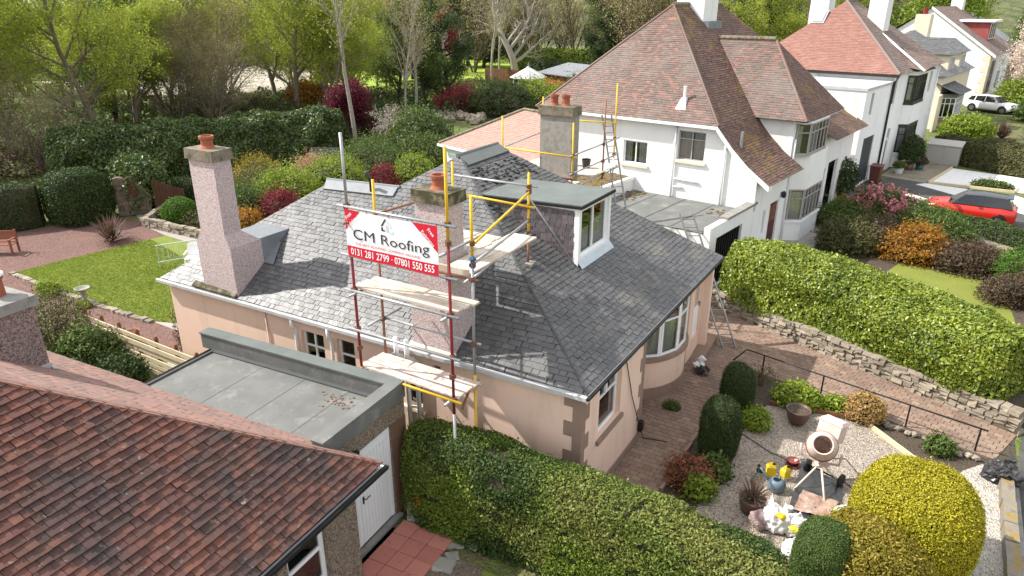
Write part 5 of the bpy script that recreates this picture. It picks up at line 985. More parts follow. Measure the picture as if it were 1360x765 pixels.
mb = MB(r4); mb.box(-3.9,-.5,4.2,8.2,5.0,8.0); dm = mb.build('dormer', mat('red_hung_tile',[(.26,.06,.06),(.33,.09,.08)],nscale=3), H4); mb = MB(r4); mb.box(-4.6,-.1,3.9,8.5,8.0,8.2); mb.build('dormer_roof', M['wpaint'], H4)
Wall(r4.p(-.5,4.2),r4.p(0,1)-r4.p(0,0),r4.p(1,0)-r4.p(0,0)).window(H4,.3,3.7,6.3,7.9,M['upvc'],(.33,.66),(),rec=-.06)
mb = MB(r4); mb.box(-6,-4.8,11.5,12.8,8,11); c = mb.build('chimney', M['white'], H4); mb = MB(r4); mb.box(-6.1,-4.7,11.4,12.9,11,11.2); mb.build('chimney_cap', M['cope'], c)
f5 = Fr(9,104,-8); H5 = frthing('far_house', 'distant grey roofed house at the end of the street', 'house', f5); MB(f5).box(-10,0,0,14,0,5).build('wall', M['white'], H5); mb = MB(f5); mb.add([(.4,-.4,5),(.4,14.4,5),(-5,14.4,8.6),(-5,-.4,8.6),(-10.4,-.4,5),(-10.4,14.4,5)],[(0,1,2,3),(3,2,5,4),(0,3,4),(1,5,2)]); mb.build('roof', M['lead'], H5)
f5w = Wall(f5.p(0,0),f5.p(0,1)-f5.p(0,0),f5.p(1,0)-f5.p(0,0)); f5w.window(H5,2,4.5,1,2.6,M['upvc'],(.5,),(),rec=-.08); f5w.window(H5,8,10.5,1,2.6,M['upvc'],(.5,),(),rec=-.08)
# pink roofed garden building behind the bungalow
pf = Fr(-19.0,20.9,-18); PB = frthing('outbuilding', 'white outbuilding with pink hipped tile roof behind the bungalow', 'outbuilding', pf); MB(pf).box(.3,8.7,.3,6.5,0,2.6).build('wall', mat('pale_blue_render',[(.66,.72,.74)]), PB)
hroof = MB(pf); hroof.box(.3,8.7,.3,6.5,2.58,2.6); hroof = hroof.build('roof', M['under'], PB); ub = MB(); hp_ = lambda q: pf.p(*q)
face([[(0,0,2.6),(9,0,2.6),(5.6,3.4,4.5),(3.4,3.4,4.5)]], M['tileq'], 91,.16,.25); face([[(9,0,2.6),(9,6.8,2.6),(5.6,3.4,4.5)]], M['tileb'], 92,.16,.25); ub.poly([hp_(q) for q in ((0,6.8,2.6),(0,0,2.6),(3.4,3.4,4.5))]); ub.poly([hp_(q) for q in ((9,6.8,2.6),(0,6.8,2.6),(3.4,3.4,4.5),(5.6,3.4,4.5))]); ub.build('roof_boarding', M['tileb'], hroof)
for q in (((0,0,2.6),(3.4,3.4,4.5)),((9,0,2.6),(5.6,3.4,4.5)),((3.4,3.4,4.5),(5.6,3.4,4.5)),((9,6.8,2.6),(5.6,3.4,4.5))): MB(pf).tube([Vector(q[0])+V(0,0,.03),Vector(q[1])+V(0,0,.03)],.10,6).build('ridge', M['cope'], hroof)
MB(pf).box(-.05,9.05,-.1,-.01,2.48,2.6).build('gutter', M['wpaint'], PB)
# octagonal summer house and shed at the back
gz = Fr(-35.9,60.4,12); GZ = frthing('summer_house', 'white octagonal summer house with pale ribbed roof in the back gardens', 'summer house', gz)
oc = [(1.7*math.cos(R(22.5+45*i)),1.7*math.sin(R(22.5+45*i))) for i in range(8)]
for i in range(8):
    a, b = Vector((*oc[i],0)), Vector((*oc[(i+1)%8],0)); w0, w1 = gz.p(*a), gz.p(*b); d = (w1-w0).normalized(); W_ = Wall(w0,d,(d.y,-d.x,0)); mb = MB(); W_.panel(mb,0,(w1-w0).length,0,2.1,[(.12,(w1-w0).length-.12,.8,1.9)],.05); wl = mb.build('wall', M['wpaint'], GZ)
    mb = MB(); W_.panel(mb,.12,(w1-w0).length-.12,.8,1.9); 
    for v in mb.v: v -= W_.n*.04
    mb.build('pane', M['dark'], wl)
for i in range(8):
    a, b = oc[i], oc[(i+1)%8]; mb = MB(gz); mb.slab3([(a[0]*1.22,a[1]*1.22,2.05),(b[0]*1.22,b[1]*1.22,2.05),(.12*b[0],.12*b[1],3.05),(.12*a[0],.12*a[1],3.05)],(0,0,.05)); mb.build('roof_panel', M['gutter'], GZ); MB(gz).tube([(a[0]*1.22,a[1]*1.22,2.12),(.1*a[0],.1*a[1],3.12)],.04,5).build('roof_rib', M['wpaint'], GZ)
MB(gz).lathe([(.25,3.05),(.2,3.2),(.04,3.3),(.03,3.6),(.001,3.6)],n=8,caps=False).build('finial', M['gutter'], GZ)
sf = Fr(-33.5,66,-25); SH = frthing('shed', 'orange-brown timber shed with grey felt roof beside the summer house', 'shed', sf); MB(sf).box(-2.8,2.8,-2,2,0,2.1).build('wall', mat('orange_timber',[(.35,.09,.03),(.28,.07,.03)]), SH); mb = MB(sf); mb.slab3([(-3.4,-2.4,2.1),(3.4,-2.4,2.1),(3.4,2.4,3.0),(-3.4,2.4,3.0)],(0,0,.1)); mb.build('roof', M['lead'], SH)

# ================================================================== hedges
hedge('garden_hedge', 'long mixed green clipped hedge below the scaffolded side wall', 'hedge', [(-3.1,-1.42),(-1,-1.25),(1,-1.15),(2.6,-1.15),(3.7,-1.3),(4.2,-1.5)], .68, 2.08, M['privet'], 115000, .05, .045, 3, out=.08, shape=3.4, hend=1.72, extra=[(M['plime'],.9,.20,2),(M['pdark'],.7,.28,14),(M['polive'],.8,.35,6),(M['orange'],1.5,.03,9)])
hedge('laurel_hedge', 'bright yellow-green laurel hedge above the rubble wall', 'hedge', [(-.3,13.3),(3.3,12.0),(6,10.6),(7.4,9.75),(7.9,9.45)], 1.16, 1.82, M['laurel'], 90000, .09, .13, 5, z0=.44, shape=3.8, aspect=.6, tilt=.6, out=.09)
hedge('dark_hedge', 'long dark clipped hedge at the far left behind the red gravel', 'hedge', [(-40,-2.5),(-36,0),(-32.4,3.8),(-31.4,5.4)], .9, 2.05, M['yew'], 16000, .10, .06, 6)
shrub('clipped_bush', 'tall rounded dark clipped bush at the end of the far left hedge', 'bush', (-30.4,6.7), (1.4,1.4,2.55), M['yew'], 14000, .10, 7, .05, power=3.2, fuzz=.03, tilt=.7)
hedge('laurel_bank', 'tall glossy dark laurel bank behind the lawn and left chimney', 'hedge', [(-39,10.2),(-36.5,13.5),(-34.2,18),(-32.2,23),(-31.5,25.5)], 2.6, 3.1, M['dlaurel'], 42000, .20, .28, 8, aspect=.5, tilt=.7, out=.14)
hedge('low_hedge', 'low dark green hedge behind the clipped green ball', 'hedge', [(-30,10.2),(-27.6,12.3)], .6, 1.35, M['yew'], 6000, .09, .05, 9)
hedge('street_hedge', 'brownish green hedge with orange tips beside the grey storage box', 'hedge', [(6.9,44.3),(9.5,42.6),(12,41)], .9, 1.5, M['olive'], 12000, .12, .09, 10)
hedge('street_hedge', 'dark green hedge in front of the yellow-green shrub up the street', 'hedge', [(4.9,46.8),(8,46.4),(12,45)], .7, 1.4, M['olive'], 9000, .12, .08, 11)
hedge('park_hedge', 'bright lime clipped hedge far behind the summer house', 'hedge', [(-55,90),(-42,92),(-37,93)], 1.6, 3.2, M['lime'], 9000, .3, .15, 12)
hedge('park_hedge', 'dark hedge behind the shed at the foot of the pale bare tree', 'hedge', [(-47,80),(-36,78),(-30,78)], 1.3, 2.4, M['dgreen'], 9000, .3, .15, 13)
# ================================================================== front garden
shrub('golden_bush', 'huge rounded golden yellow clipped bush beside the road', 'bush', (6.02,2.2), (1.12,1.12,2.0), M['gold'], 80000, .040, 20, .05, power=2.5, fuzz=.03, tilt=.7)
shrub('clipped_conifer', 'rounded dark green clipped conifer left of the golden bush', 'bush', (4.68,.30), (.53,.53,1.6), M['midcon'], 50000, .033, 21, .05, power=2.6, fuzz=.03, aspect=.35)
shrub('bronze_bush', 'golden bronze leafy bush between the two clipped bushes', 'bush', (5.36,.82), (1.0,.95,1.45), M['golddk'], 36000, .05, 22, .10, power=2.2, fuzz=.07)
shrub('conifer', 'taller dark conifer next to the handrail bend', 'bush', (1.74,5.95), (.42,.42,1.28), M['conifer'], 26000, .038, 23, .08, power=2.4, fuzz=.07, aspect=.35)
shrub('conifer', 'squat columnar dark conifer beside the block path kerb', 'bush', (1.92,3.62), (.44,.44,1.52), M['conifer'], 32000, .038, 24, .06, power=2.9, fuzz=.06, aspect=.35)
shrub('small_shrub', 'low lime green shrub at the foot of the two dark conifers', 'plant', (2.45,5.3), (.26,.3,.45), M['lime'], 1600, .07, 25, .22, fuzz=.3)
shrub('small_shrub', 'small red and green shrub nearest the front hedge by the path', 'plant', (1.68,2.2), (.40,.36,.55), M['redgreen'], 2600, .06, 26, .24, fuzz=.34)
shrub('leafy_plant', 'green leafy plant between the red shrub and the dark conifer', 'plant', (2.08,2.78), (.27,.27,.42), M['mid'], 1100, .10, 27, .24, fuzz=.34)
shrub('leafy_plant', 'yellow-green flowering plant right of the red shrub', 'plant', (2.02,1.93), (.27,.24,.40), M['lime'], 1100, .09, 28, .24, fuzz=.34)
shrub('hosta', 'broad bright green leafy clump by the handrail above the brown pot', 'plant', (3.12,6.98), (.52,.42,.42), M['lime'], 2400, .12, 29, .15, fuzz=.2)
shrub('leafy_plant', 'pale green plant between the bright clump and the red-tipped bush', 'plant', (4.02,7.2), (.36,.24,.26), M['lime'], 1100, .09, 30, .22, fuzz=.3)
shrub('red_tipped_bush', 'green and red tipped bush beside the handrail', 'bush', (4.72,7.12), (.42,.42,.62), M['flame'], 3200, .07, 31, .12, fuzz=.15)
shrub('leafy_plant', 'fresh green plant in the stony bed by the lower handrail', 'plant', (6.45,6.55), (.26,.34,.26), M['mid'], 1200, .08, 32, .22, fuzz=.3)
shrub('leafy_plant', 'straggly bare plant at the handrail bend', 'plant', (2.05,7.55), (.35,.3,.6), M['olive'], 260, .06, 33, .2, fuzz=.3, core=False, stems=12)
def spiky(name, lab, c, n, L, m, seed, z0=0, wd=.03, spread=1.1, pot=False):
    rn = random.Random(seed); t = thing(name, lab, 'plant', (c[0],c[1],0)); V_ = []; mb = MB()
    for i in range(n):
        a = rn.uniform(0,6.28); e = rn.uniform(.15,spread); l = L*rn.uniform(.65,1.1); u = Vector((math.cos(a),math.sin(a),0)); s = Vector((-u.y,u.x,0))*wd*.5; p = Vector((c[0],c[1],z0))
        q = p+u*l*math.sin(e)*.55+Vector((0,0,l*math.cos(e)*.6)); r = p+u*l*math.sin(e)+Vector((0,0,l*(math.cos(e)-.25*math.sin(e)**2)))
        mb.add([p-s*.6,p+s*.6,q+s,q-s,r], [(0,1,2,3),(3,2,4)])
    mb.build('foliage', m, t, kind='stuff'); return t
def planter(name, lab, cat, c, prof, m, soil=None):
    t = thing(name, lab, cat, (c[0],c[1],0)); MB().lathe(prof,(c[0],c[1],0),24,caps=False).build('body', m, t, smooth=True)
    if soil: MB().lathe([(soil[0],soil[1]-.01),(soil[0],soil[1])],(c[0],c[1],0),20).build('compost', M['soil'], t)
    return t
glz = mat('brown_glaze',[(.075,.04,.03),(.10,.055,.04)],rough=.35,spec=.5)
planter('plant_pot','brown glazed pot of bare earth on the cream gravel','pot',(3.3,6.0),[(.13,0),(.2,.05),(.26,.18),(.29,.34),(.31,.40),(.31,.43),(.27,.43),(.25,.34),(.001,.34)],glz,(.255,.385))
pt = planter('plant_pot','brown tub of the spiky plant near the watering can','pot',(3.12,1.98),[(.16,0),(.22,.05),(.26,.25),(.28,.36),(.25,.36),(.23,.30),(.001,.30)],glz,(.23,.32))
spiky('spiky_plant','dark bronze and green spiky plant in a tub beside the white sacks',(3.12,1.98),90,.62,M['bronze'],41,.30,.022)
# handrail
Hd = thing('handrail','black iron handrail sloping along the block path','handrail',(4.4,7.55,0))
RP = [(1.50,8.22),(3.6,7.74),(5.7,7.27),(7.35,6.92)]
MB().tube([(1.12,8.05,.28),(1.42,8.24,.63)]+[(x,y,.63) for x,y in RP[1:]],.022,8).build('rail', M['iron'], Hd, smooth=True)
for x,y in [(1.95,8.12)]+RP[1:3]+[(7.2,6.95)]: MB().box(x-.02,x+.02,y-.02,y+.02,-.02,.61).build('post', M['iron'], Hd)
# cement mixer on its plastic sheet
def sheetlike(name, lab, cat, pts, m, z=.015, amp=.03, seed=1, parts=None, n=14):
    rn = np.random.RandomState(seed); t = thing(name, lab, cat, (sum(p[0] for p in pts)/4, sum(p[1] for p in pts)/4, 0)); mb = MB(); G_ = []
    A = [Vector((*p,0)) for p in pts]
    for i in range(n+1):
        for j in range(n+1):
            u, v = i/n, j/n; p = A[0].lerp(A[1],u).lerp(A[3].lerp(A[2],u),v); G_.append(p)
    P_ = np.array([tuple(p) for p in G_]); zz = np.abs(vnoise(P_,4,seed))*amp+np.abs(vnoise(P_,11,seed+1))*amp*.5; P_[:,2] = z+zz; P_[:,:2] += (vnoise(P_,5,seed+2)*.02)[:,None]
    mb.add([tuple(p) for p in P_], [(i*(n+1)+j,(i+1)*(n+1)+j,(i+1)*(n+1)+j+1,i*(n+1)+j+1) for i in range(n) for j in range(n)]); mb.build('sheet', m, t, smooth=True); return t
blk = mat('black_polythene',[(.02,.02,.022),(.035,.035,.037)],rough=.3,spec=.5,dirt=[((.16,.12,.10),4,.55,.75,.5)]); mud = mat('mortar_mud',[(.26,.14,.09),(.36,.26,.21),(.20,.10,.065)],nscale=4,bump=(14,.8,.03),rough=.7,dirt=[((.5,.43,.40),5,.58,.7,.7)])
sheetlike('plastic_sheet','black plastic sheet under the cement mixer','sheet',[(3.72,4.35),(4.66,3.92),(4.78,2.35),(3.82,2.3)],blk,.012,.05,5)
sheetlike('mortar_board','red-brown mortar spill spread on the black plastic sheet','mortar',[(3.95,3.2),(4.68,3.15),(4.62,2.42),(3.9,2.45)],mud,.05,.06,8)
mx = thing('cement_mixer','dusty pale pink cement mixer with its drum tipped towards the house','cement mixer',(4.2,3.6,0)); pk = mat('dusty_pink_paint',[(.56,.40,.35),(.62,.50,.45)],nscale=5,rough=.7,dirt=[((.60,.55,.50),4,.5,.7,.7)]); 
dc = Vector((4.12,3.66,1.0)); ax = Vector((.10,-.80,.62)).normalized()
mb = MB(); mb.lathe([(.001,-.34),(.17,-.34),(.26,-.22),(.315,-.08),(.315,.06),(.225,.30),(.20,.34),(.185,.33),(.21,.28),(.29,.05),(.29,-.05),(.15,-.28),(.001,-.30)],dc,28,axis=ax,caps=False); mb.build('drum', pk, mx, smooth=True)
MB().lathe([(.318,-.06),(.335,-.045),(.335,.0),(.318,.015)],dc,28,axis=ax,caps=False).build('ring_gear', M['rust'], mx); MB().lathe([(.21,.335),(.225,.345),(.21,.36),(.19,.345)],dc,28,axis=ax,caps=False).build('drum_rim', pk, mx, smooth=True)
for i in range(3):
    a = 2.1*i; d1 = ax.orthogonal().normalized(); d2 = ax.cross(d1); r_ = d1*math.cos(a)+d2*math.sin(a); MB().bar(dc+r_*.27-ax*.15, dc+r_*.20+ax*.22, .012,.09, r_).build('mixing_blade', mud, mx)
MB().lathe([(.001,-.29),(.2,-.25),(.2,-.2),(.001,-.2)],dc,20,axis=ax,caps=False).build('mortar_residue', mud, mx)
mb = MB(Matrix.Translation((4.22,4.12,1.16)) @ Matrix.Rotation(R(-20),4,'Z') @ Matrix.Rotation(R(-14),4,'X')); mb.box(-.25,.25,-.17,.17,-.2,.22); mb.frustum(-.27,.27,-.19,.19,.22,-.22,.22,-.13,.13,.29); mb.build('motor_housing', pk, mx)
mb = MB(); yk = [dc+Vector((-.42,.06,-.12)),dc+Vector((-.40,.1,-.42)),(4.15,3.75,.52),dc+Vector((.40,.1,-.42)),dc+Vector((.42,.06,-.12))]; mb.tube(yk,.03,8); mb.build('yoke', pk, mx, smooth=True)
for p in ((3.78,3.2,.05),(4.42,3.02,.05),(3.95,4.15,.05),(4.66,3.85,.05)): MB().tube([(4.16,3.72,.55),p],.022,8).build('leg', M['cream'], mx, smooth=True)
MB().tube([(3.85,4.1,.16),(4.65,3.82,.16)],.02,8).build('axle', M['iron'], mx)
for p in ((3.88,4.08,.16),(4.62,3.84,.16)): MB().lathe([(.001,-.03),(.15,-.03),(.16,0),(.15,.03),(.001,.03)],p,16,axis=(.94,-.33,0),caps=False).build('wheel', M['iron'], mx)
MB().bar((4.05,3.66,.5),(4.3,3.78,.56),.22,.05).build('cradle_plate', pk, mx)
# tools and containers
wcn = thing('watering_can','grey-blue plastic watering can lying by the yellow cans','watering can',(3.42,3.0,0)); wm = mat('blue_grey_plastic',[(.12,.17,.21)],rough=.4)
MB().lathe([(.001,.0),(.15,.0),(.18,.05),(.19,.14),(.16,.24),(.10,.28),(.08,.28),(.13,.22),(.001,.1)],(3.42,2.98,0),20,caps=False).build('body', wm, wcn, smooth=True)
MB().tube([(3.30,3.02,.10),(3.08,3.1,.30),(3.02,3.12,.36)],[.035,.02,.02],8).build('spout', wm, wcn, smooth=True); MB().lathe([(.02,0),(.05,.05),(.001,.06)],(3.0,3.13,.36),10,axis=(-.7,.2,.7),caps=False).build('rose', M['iron'], wcn); MB().tube([(3.50,3.0,.26),(3.46,3.0,.38),(3.6,2.98,.36),(3.60,2.97,.12)],.016,8).build('handle', wm, wcn, smooth=True)
ym = mat('yellow_plastic',[(.72,.50,.02)],rough=.4)
def jerry(c, rot, lab):
    f = Fr(c[0],c[1],rot); t = frthing('jerrycan', lab, 'container', f); mb = MB(f); mb.box(-.10,.10,-.07,.07,0,.24); mb.frustum(-.10,.10,-.07,.07,.2401,-.06,.06,-.045,.045,.29); mb.build('body', ym, t); MB(f).lathe([(.03,.29),(.03,.34),(.001,.34)],(.05,0,0),10,caps=False).build('cap', M['iron'], t); MB(f).tube([(-.07,0,.26),(-.06,0,.34),(.01,0,.34),(.02,0,.28)],.012,6).build('handle', ym, t)
jerry((3.20,3.46),20,'yellow plastic can nearer the watering can spout, left of the pair'); jerry((3.50,3.5),60,'yellow plastic can nearer the cement mixer, right of the pair')
t = thing('cable_reel','small dark red cable reel on the gravel by the mixer','cable reel',(3.56,4.12,0)); rm = mat('dull_red_plastic',[(.20,.04,.035)],rough=.5)
MB().lathe([(.001,0),(.17,0),(.17,.025),(.09,.03),(.09,.11),(.14,.115),(.14,.14),(.001,.14)],(3.56,4.12,0),20,caps=False).build('reel', rm, t); MB().lathe([(.092,.03),(.13,.05),(.13,.09),(.092,.11)],(3.56,4.12,0),16,caps=False).build('cable', M['iron'], t); MB().lathe([(.03,.14),(.03,.18),(.001,.18)],(3.62,4.1,0),8,caps=False).build('plug', M['wpaint'], t)
pipeT = thing('extension_cable','thin dark cable trailing over the gravel to the mixer','cable',(2.9,4.6,0)); MB().tube([(1.5,4.9,.02),(2.3,4.75,.015),(3.0,4.35,.012),(3.5,4.2,.03),(4.0,4.7,.012),(4.6,5.0,.012),(5.0,4.4,.012),(4.6,4.1,.012),(4.9,3.9,.012)],.010,5).build('cable', M['iron'], pipeT)
trw = thing('hand_brush','dark green handled brush lying left of the watering can','brush',(2.95,3.15,0)); MB().tube([(2.88,2.9,.05),(2.98,3.3,.16)],.016,6).build('handle', mat('dark_green_plastic',[(.03,.10,.08)]), trw); MB().box(2.92,3.08,3.28,3.36,.1,.18).build('head', M['iron'], trw)
whs = mat('white_sack',[(.74,.74,.75),(.66,.66,.68)],rough=.45,nscale=3,dirt=[((.55,.48,.42),4,.6,.75,.6)])
def crumple(mb, seed, a=.035):
    P_ = np.array([tuple(v) for v in mb.v]); c_ = P_.mean(0); d_ = P_-c_; d_ /= np.linalg.norm(d_,axis=1)[:,None]+1e-6
    P_ = P_+d_*((np.abs(vnoise(P_,9,seed))-.4)*a*2+(np.abs(vnoise(P_,22,seed+1))-.4)*a)[:,None]; mb.v = [Vector((x,y,max(.015,z))) for x,y,z in P_]
def sack(name, lab, c, r, m, seed, peaks=()):
    t = thing(name, lab, 'sack', (c[0],c[1],0)); mb = MB(); mb.ell((c[0],c[1],r[2]*.75),r,34,20,.08,seed); crumple(mb,seed,.022); mb.build('bag', m, t, smooth=False)
    for (dx,dy,h_) in peaks: MB().add([(c[0]+dx-.12,c[1]+dy,r[2]*1.1),(c[0]+dx+.12,c[1]+dy-.06,r[2]*1.1),(c[0]+dx+.02,c[1]+dy+.12,r[2]*1.0),(c[0]+dx-.03,c[1]+dy+.03,h_)],[(0,1,3),(1,2,3),(2,0,3)]).build('bag_corner', m, t)
    return t
sack('rubble_sack','white rubble sack standing open with a peaked corner, next to the spiky plant',(3.66,1.72),(.30,.24,.28),whs,3,((-.12,.02,.78),(.16,-.02,.7)))
sack('rubble_sack','white plastic sack slumped behind the clipped dark conifer',(4.05,1.78),(.28,.22,.24),whs,4,((.05,.05,.5),))
sack('rubble_sack','small crumpled white and grey bag nearest the front hedge',(4.12,1.12),(.20,.18,.2),whs,5)
sack('rubble_sack','dusty pinkish sack beside the spiky plant tub',(3.36,1.62),(.2,.2,.2),mat('pink_sack',[(.27,.20,.19)]),6)
sack('rubble_sack','pale blue and yellow bag peeping out left of the golden bush',(4.82,2.62),(.20,.16,.22),mat('blue_sack',[(.55,.68,.72),(.68,.60,.2)],nscale=4),7)
t = thing('yellow_gloves','bright yellow gloves dropped on the white sack','gloves',(3.78,1.55,0)); MB().ell((3.78,1.50,.50),(.10,.06,.07),8,6,.2,2).build('glove', ym, t); MB().ell((4.08,1.36,.42),(.12,.07,.05),8,6,.25,3).build('glove', mat('lime_yellow',[(.65,.68,.05)]), t)
t = thing('paint_tin','pale tin standing by the edge of the black plastic sheet','tin',(3.84,2.16,0)); MB().lathe([(.07,0),(.07,.28),(.075,.29),(.001,.29)],(3.84,2.16,0),12,caps=False).build('body', M['gutter'], t); MB().lathe([(.072,.08),(.072,.2)],(3.84,2.16,0),12,caps=False).build('label_band', M['redp'], t)
t = thing('refuse_sack','crumpled black refuse sack on the corner of the roadside wall','sack',(7.7,5.95,0)); mb = MB(); mb.ell((7.68,5.95,.22),(.33,.30,.28),34,20,.14,9); crumple(mb,9,.05); mb.build('bag', blk, t); MB().lathe([(.09,0),(.05,.08),(.11,.16),(.001,.12)],(7.8,6.0,.42),8,caps=False).build('tied_neck', blk, t)
t = thing('rubbish_pile','black and white rubbish heaped against the bow window plinth','rubbish',(.42,7.35,0))
for i,(x,y,z,r_,m_) in enumerate(((.30,7.45,.14,.17,whs),(.42,7.25,.12,.16,blk),(.52,7.42,.10,.12,blk),(.34,7.55,.34,.11,whs),(.56,7.2,.08,.09,M['rust']))): mb = MB(); mb.ell((x,y,z),(r_,r_*.9,r_*.8),9,6,.2,i); mb.v=[Vector((v.x,v.y,max(.01,v.z))) for v in mb.v]; mb.build('bag', m_, t)
shrub('weed_clump','small green weed at the foot of the bow window','plant',(.32,5.05),(.22,.16,.14),M['mid'],500,.05,61,.3,fuzz=.3)
# edging timbers, roadside wall, rubble retaining wall
ed = thing('timber_edging','thin timber edging between the cream gravel and the stony bed','edging',(5.6,6.3,0)); MB().bar((4.7,6.98,.05),(6.0,5.75,.05),.05,.12).build('board', M['timber'], ed); MB().bar((2.5,6.62,.05),(4.65,6.98,.05),.04,.10).build('board', M['btimber'], ed)
rn = random.Random(8); lw = thing('roadside_wall','low lichen covered stone wall between the pale gravel and the road','wall',(7.9,1.5,0))
y = 6.05
while y > -2.5:
    L = rn.uniform(.45,.8); mb = MB(Matrix.Translation((7.76,y-L/2,0)) @ Matrix.Rotation(R(rn.uniform(-1.5,1.5)),4,'Z')); hh_ = rn.uniform(.24,.29); mb.box(-.12,.12,-L/2+.008,L/2-.008,-.02,hh_); mb.build('stone', M['lich'], lw); y -= L
stm = []
for i in range(10):
    b_ = MB(); w_, h_, d_ = 1,1,1; b_.box(-.5,.5,-.5,.5,0,1); r2 = random.Random(50+i); b_.v = [Vector((v.x*(1+r2.uniform(-.14,.06)),v.y*(1+r2.uniform(-.3,.1)),v.z+r2.uniform(-.10,.10))) for v in b_.v]; o_ = b_.build('stone', M['stone']); stm.append(o_.data); bpy.data.objects.remove(o_)
    v0 = np.array([tuple(v.co) for v in stm[-1].vertices]); stm[-1].vertices.foreach_set('co', (v0-[(v0[:,0].max()+v0[:,0].min())*.5*0,0,0]).astype(np.float32).ravel())
def rubble(name, lab, p0, p1, ht, rows, lmin, lmax, th=.32, seed=1, taper=0):
    rn = random.Random(seed); p0, p1 = Vector((*p0,0)), Vector((*p1,0)); d = (p1-p0); L = d.length; d.normalize(); ang = math.atan2(d.y,d.x); t = thing(name, lab, 'wall', (p0+p1)/2, math.degrees(ang)); nr = Vector((-d.y,d.x,0))
    mb = MB(); mb.bar(p0+Vector((0,0,ht*.45)), p1+Vector((0,0,ht*.45)), th*.72, ht*.86); mb.build('core', M['joint'], t)
    for r in range(rows):
        x = -rn.uniform(0,.2); hh_ = ht/rows
        while x < L:
            l_ = rn.uniform(lmin,lmax); c_ = p0+d*(x+l_/2); hk = hh_*rn.uniform(.92,1.12)
            Wm = Matrix.Translation(c_+nr*rn.uniform(-.03,.03)+Vector((0,0,r*hh_+rn.uniform(-.01,.01)))) @ Matrix.Rotation(ang+rn.uniform(-.05,.05),4,'Z') @ Matrix.Rotation(rn.uniform(-.05,.05),4,'Y') @ Matrix.Diagonal((l_*.97,th*rn.uniform(.9,1.1),hk*.93,1))
            place('stone', rn.choice(stm), t, Wm); x += l_
    return t
rubble('retaining_wall','pale rubble stone retaining wall below the laurel hedge','retaining',(-.7,12.45),( -.7,12.45) if False else (8.05,8.45),.58,5,.16,.38,.34,3) if False else rubble('retaining_wall','pale rubble stone retaining wall below the laurel hedge',(-.7,12.4),(8.05,8.42),.60,6,.15,.34,.36,3)
rubble('raised_bed_wall','low grey stone wall of the raised bed beside the back lawn',(-26.9,7.75),(-22.6,7.85),.42,3,.25,.5,.28,4); rubble('raised_bed_wall','short stone return of the raised bed by the dark gateway',(-26.95,7.9),(-28.2,9.6),.42,3,.25,.5,.28,5)
bk = MB(); bk.prism([(-.4,12.6),(8.0,8.65),(8.6,10),(8,14),(0,15)],0,.48); bk.build('hedge_bank', M['soil'], kind='structure')
rn = random.Random(12); st_ = thing('bed_stones','pale edging stones along the stony bed below the handrail','stones',(6.2,6.6,0))
for i in range(14):
    f = i/13; x, y = 4.9+f*2.3+rn.uniform(-.05,.05), 7.15-f*.62+rn.uniform(-.06,.06); mb = MB(Matrix.Translation((x,y,0)) @ Matrix.Rotation(rn.uniform(0,3),4,'Z')); mb.ell((0,0,.05),(.12*rn.uniform(.7,1.3),.09,.07),7,4,.15,i); mb.build('stone', M['stone'], st_)
# yard by the garage: red slabs and loose stones
RS = frthing('red_paving', 'square red concrete slabs laid in front of the garage doors', 'paving', Fr(-3.05,-2.08,4.5)); me_ = None; gs_ = Fr(-3.05,-2.08,4.5); rn = random.Random(2)
for i in range(3):
    for j in range(7):
        if me_ is None: b_ = MB(); b_.box(-.195,.195,-.195,.195,-.02,.035); o_ = b_.build('slab', M['slabr'], None); me_ = o_.data; bpy.data.objects.remove(o_); 
        place('slab', me_, RS, gs_.m @ Matrix.Translation((.30+i*.402,-.2-j*.402,.01+rn.uniform(-.006,.006))) @ Matrix.Rotation(rn.uniform(-.015,.015),4,'Z') @ Matrix.Rotation(rn.uniform(-.012,.012),4,'X'))
def slab(lab, c, sz, rot, tilt, ax='X', m='gslab', name='stone_slab'):
    mb = MB(Matrix.Translation(c) @ Matrix.Rotation(R(rot),4,'Z') @ Matrix.Rotation(R(tilt),4,ax)); x, y, z = sz; r2 = random.Random(rot); mb.add([(sx*x/2+r2.uniform(-.03,.03),sy*y/2+r2.uniform(-.03,.03),sz_*z/2) for sz_ in (-1,1) for sx,sy in ((-1,-1),(1,-1),(1,1),(-1,1))],[(3,2,1,0),(4,5,6,7),(0,1,5,4),(1,2,6,5),(2,3,7,6),(3,0,4,7)]); return mb.build(name, M[m], label=lab, cat='slab')
slab('upright grey stone leaning in the corner between garage and hedge',(-2.78,-1.93,.27),(.28,.10,.55),10,-12,m='gslab'); slab('large grey slab leaning against the foot of the front hedge',(-1.42,-1.86,.20),(.52,.45,.05),-8,52); slab('flat mossy flagstone lying beside the leaning slab',(-1.72,-2.05,.02),(.45,.3,.05),30,3); slab('flat flagstone half buried near the red slabs',(-1.55,-2.62,.02),(.40,.32,.05),15,2); slab('small broken flagstone between the two flat ones',(-1.52,-2.36,.02),(.22,.18,.04),50,3)
mb = MB(); rn = random.Random(31)
for i in range(420):
    x, y = rn.uniform(-2.9,2.2), rn.uniform(-3.6,-1.75); s_ = rn.uniform(.012,.04); mb.ell((x,y,s_*.2-.01),(s_*1.2,s_,s_*.7),5,3,.15,i)
mb.build('yard_rubble', M['stoned'], kind='stuff', label='loose small stones and rubble at the foot of the hedge')
sheet('moss_patch', [(-.9,-2.3),(.4,-2.35),(.6,-2.75),(-.6,-2.65)], -.006, M['lawn2'])
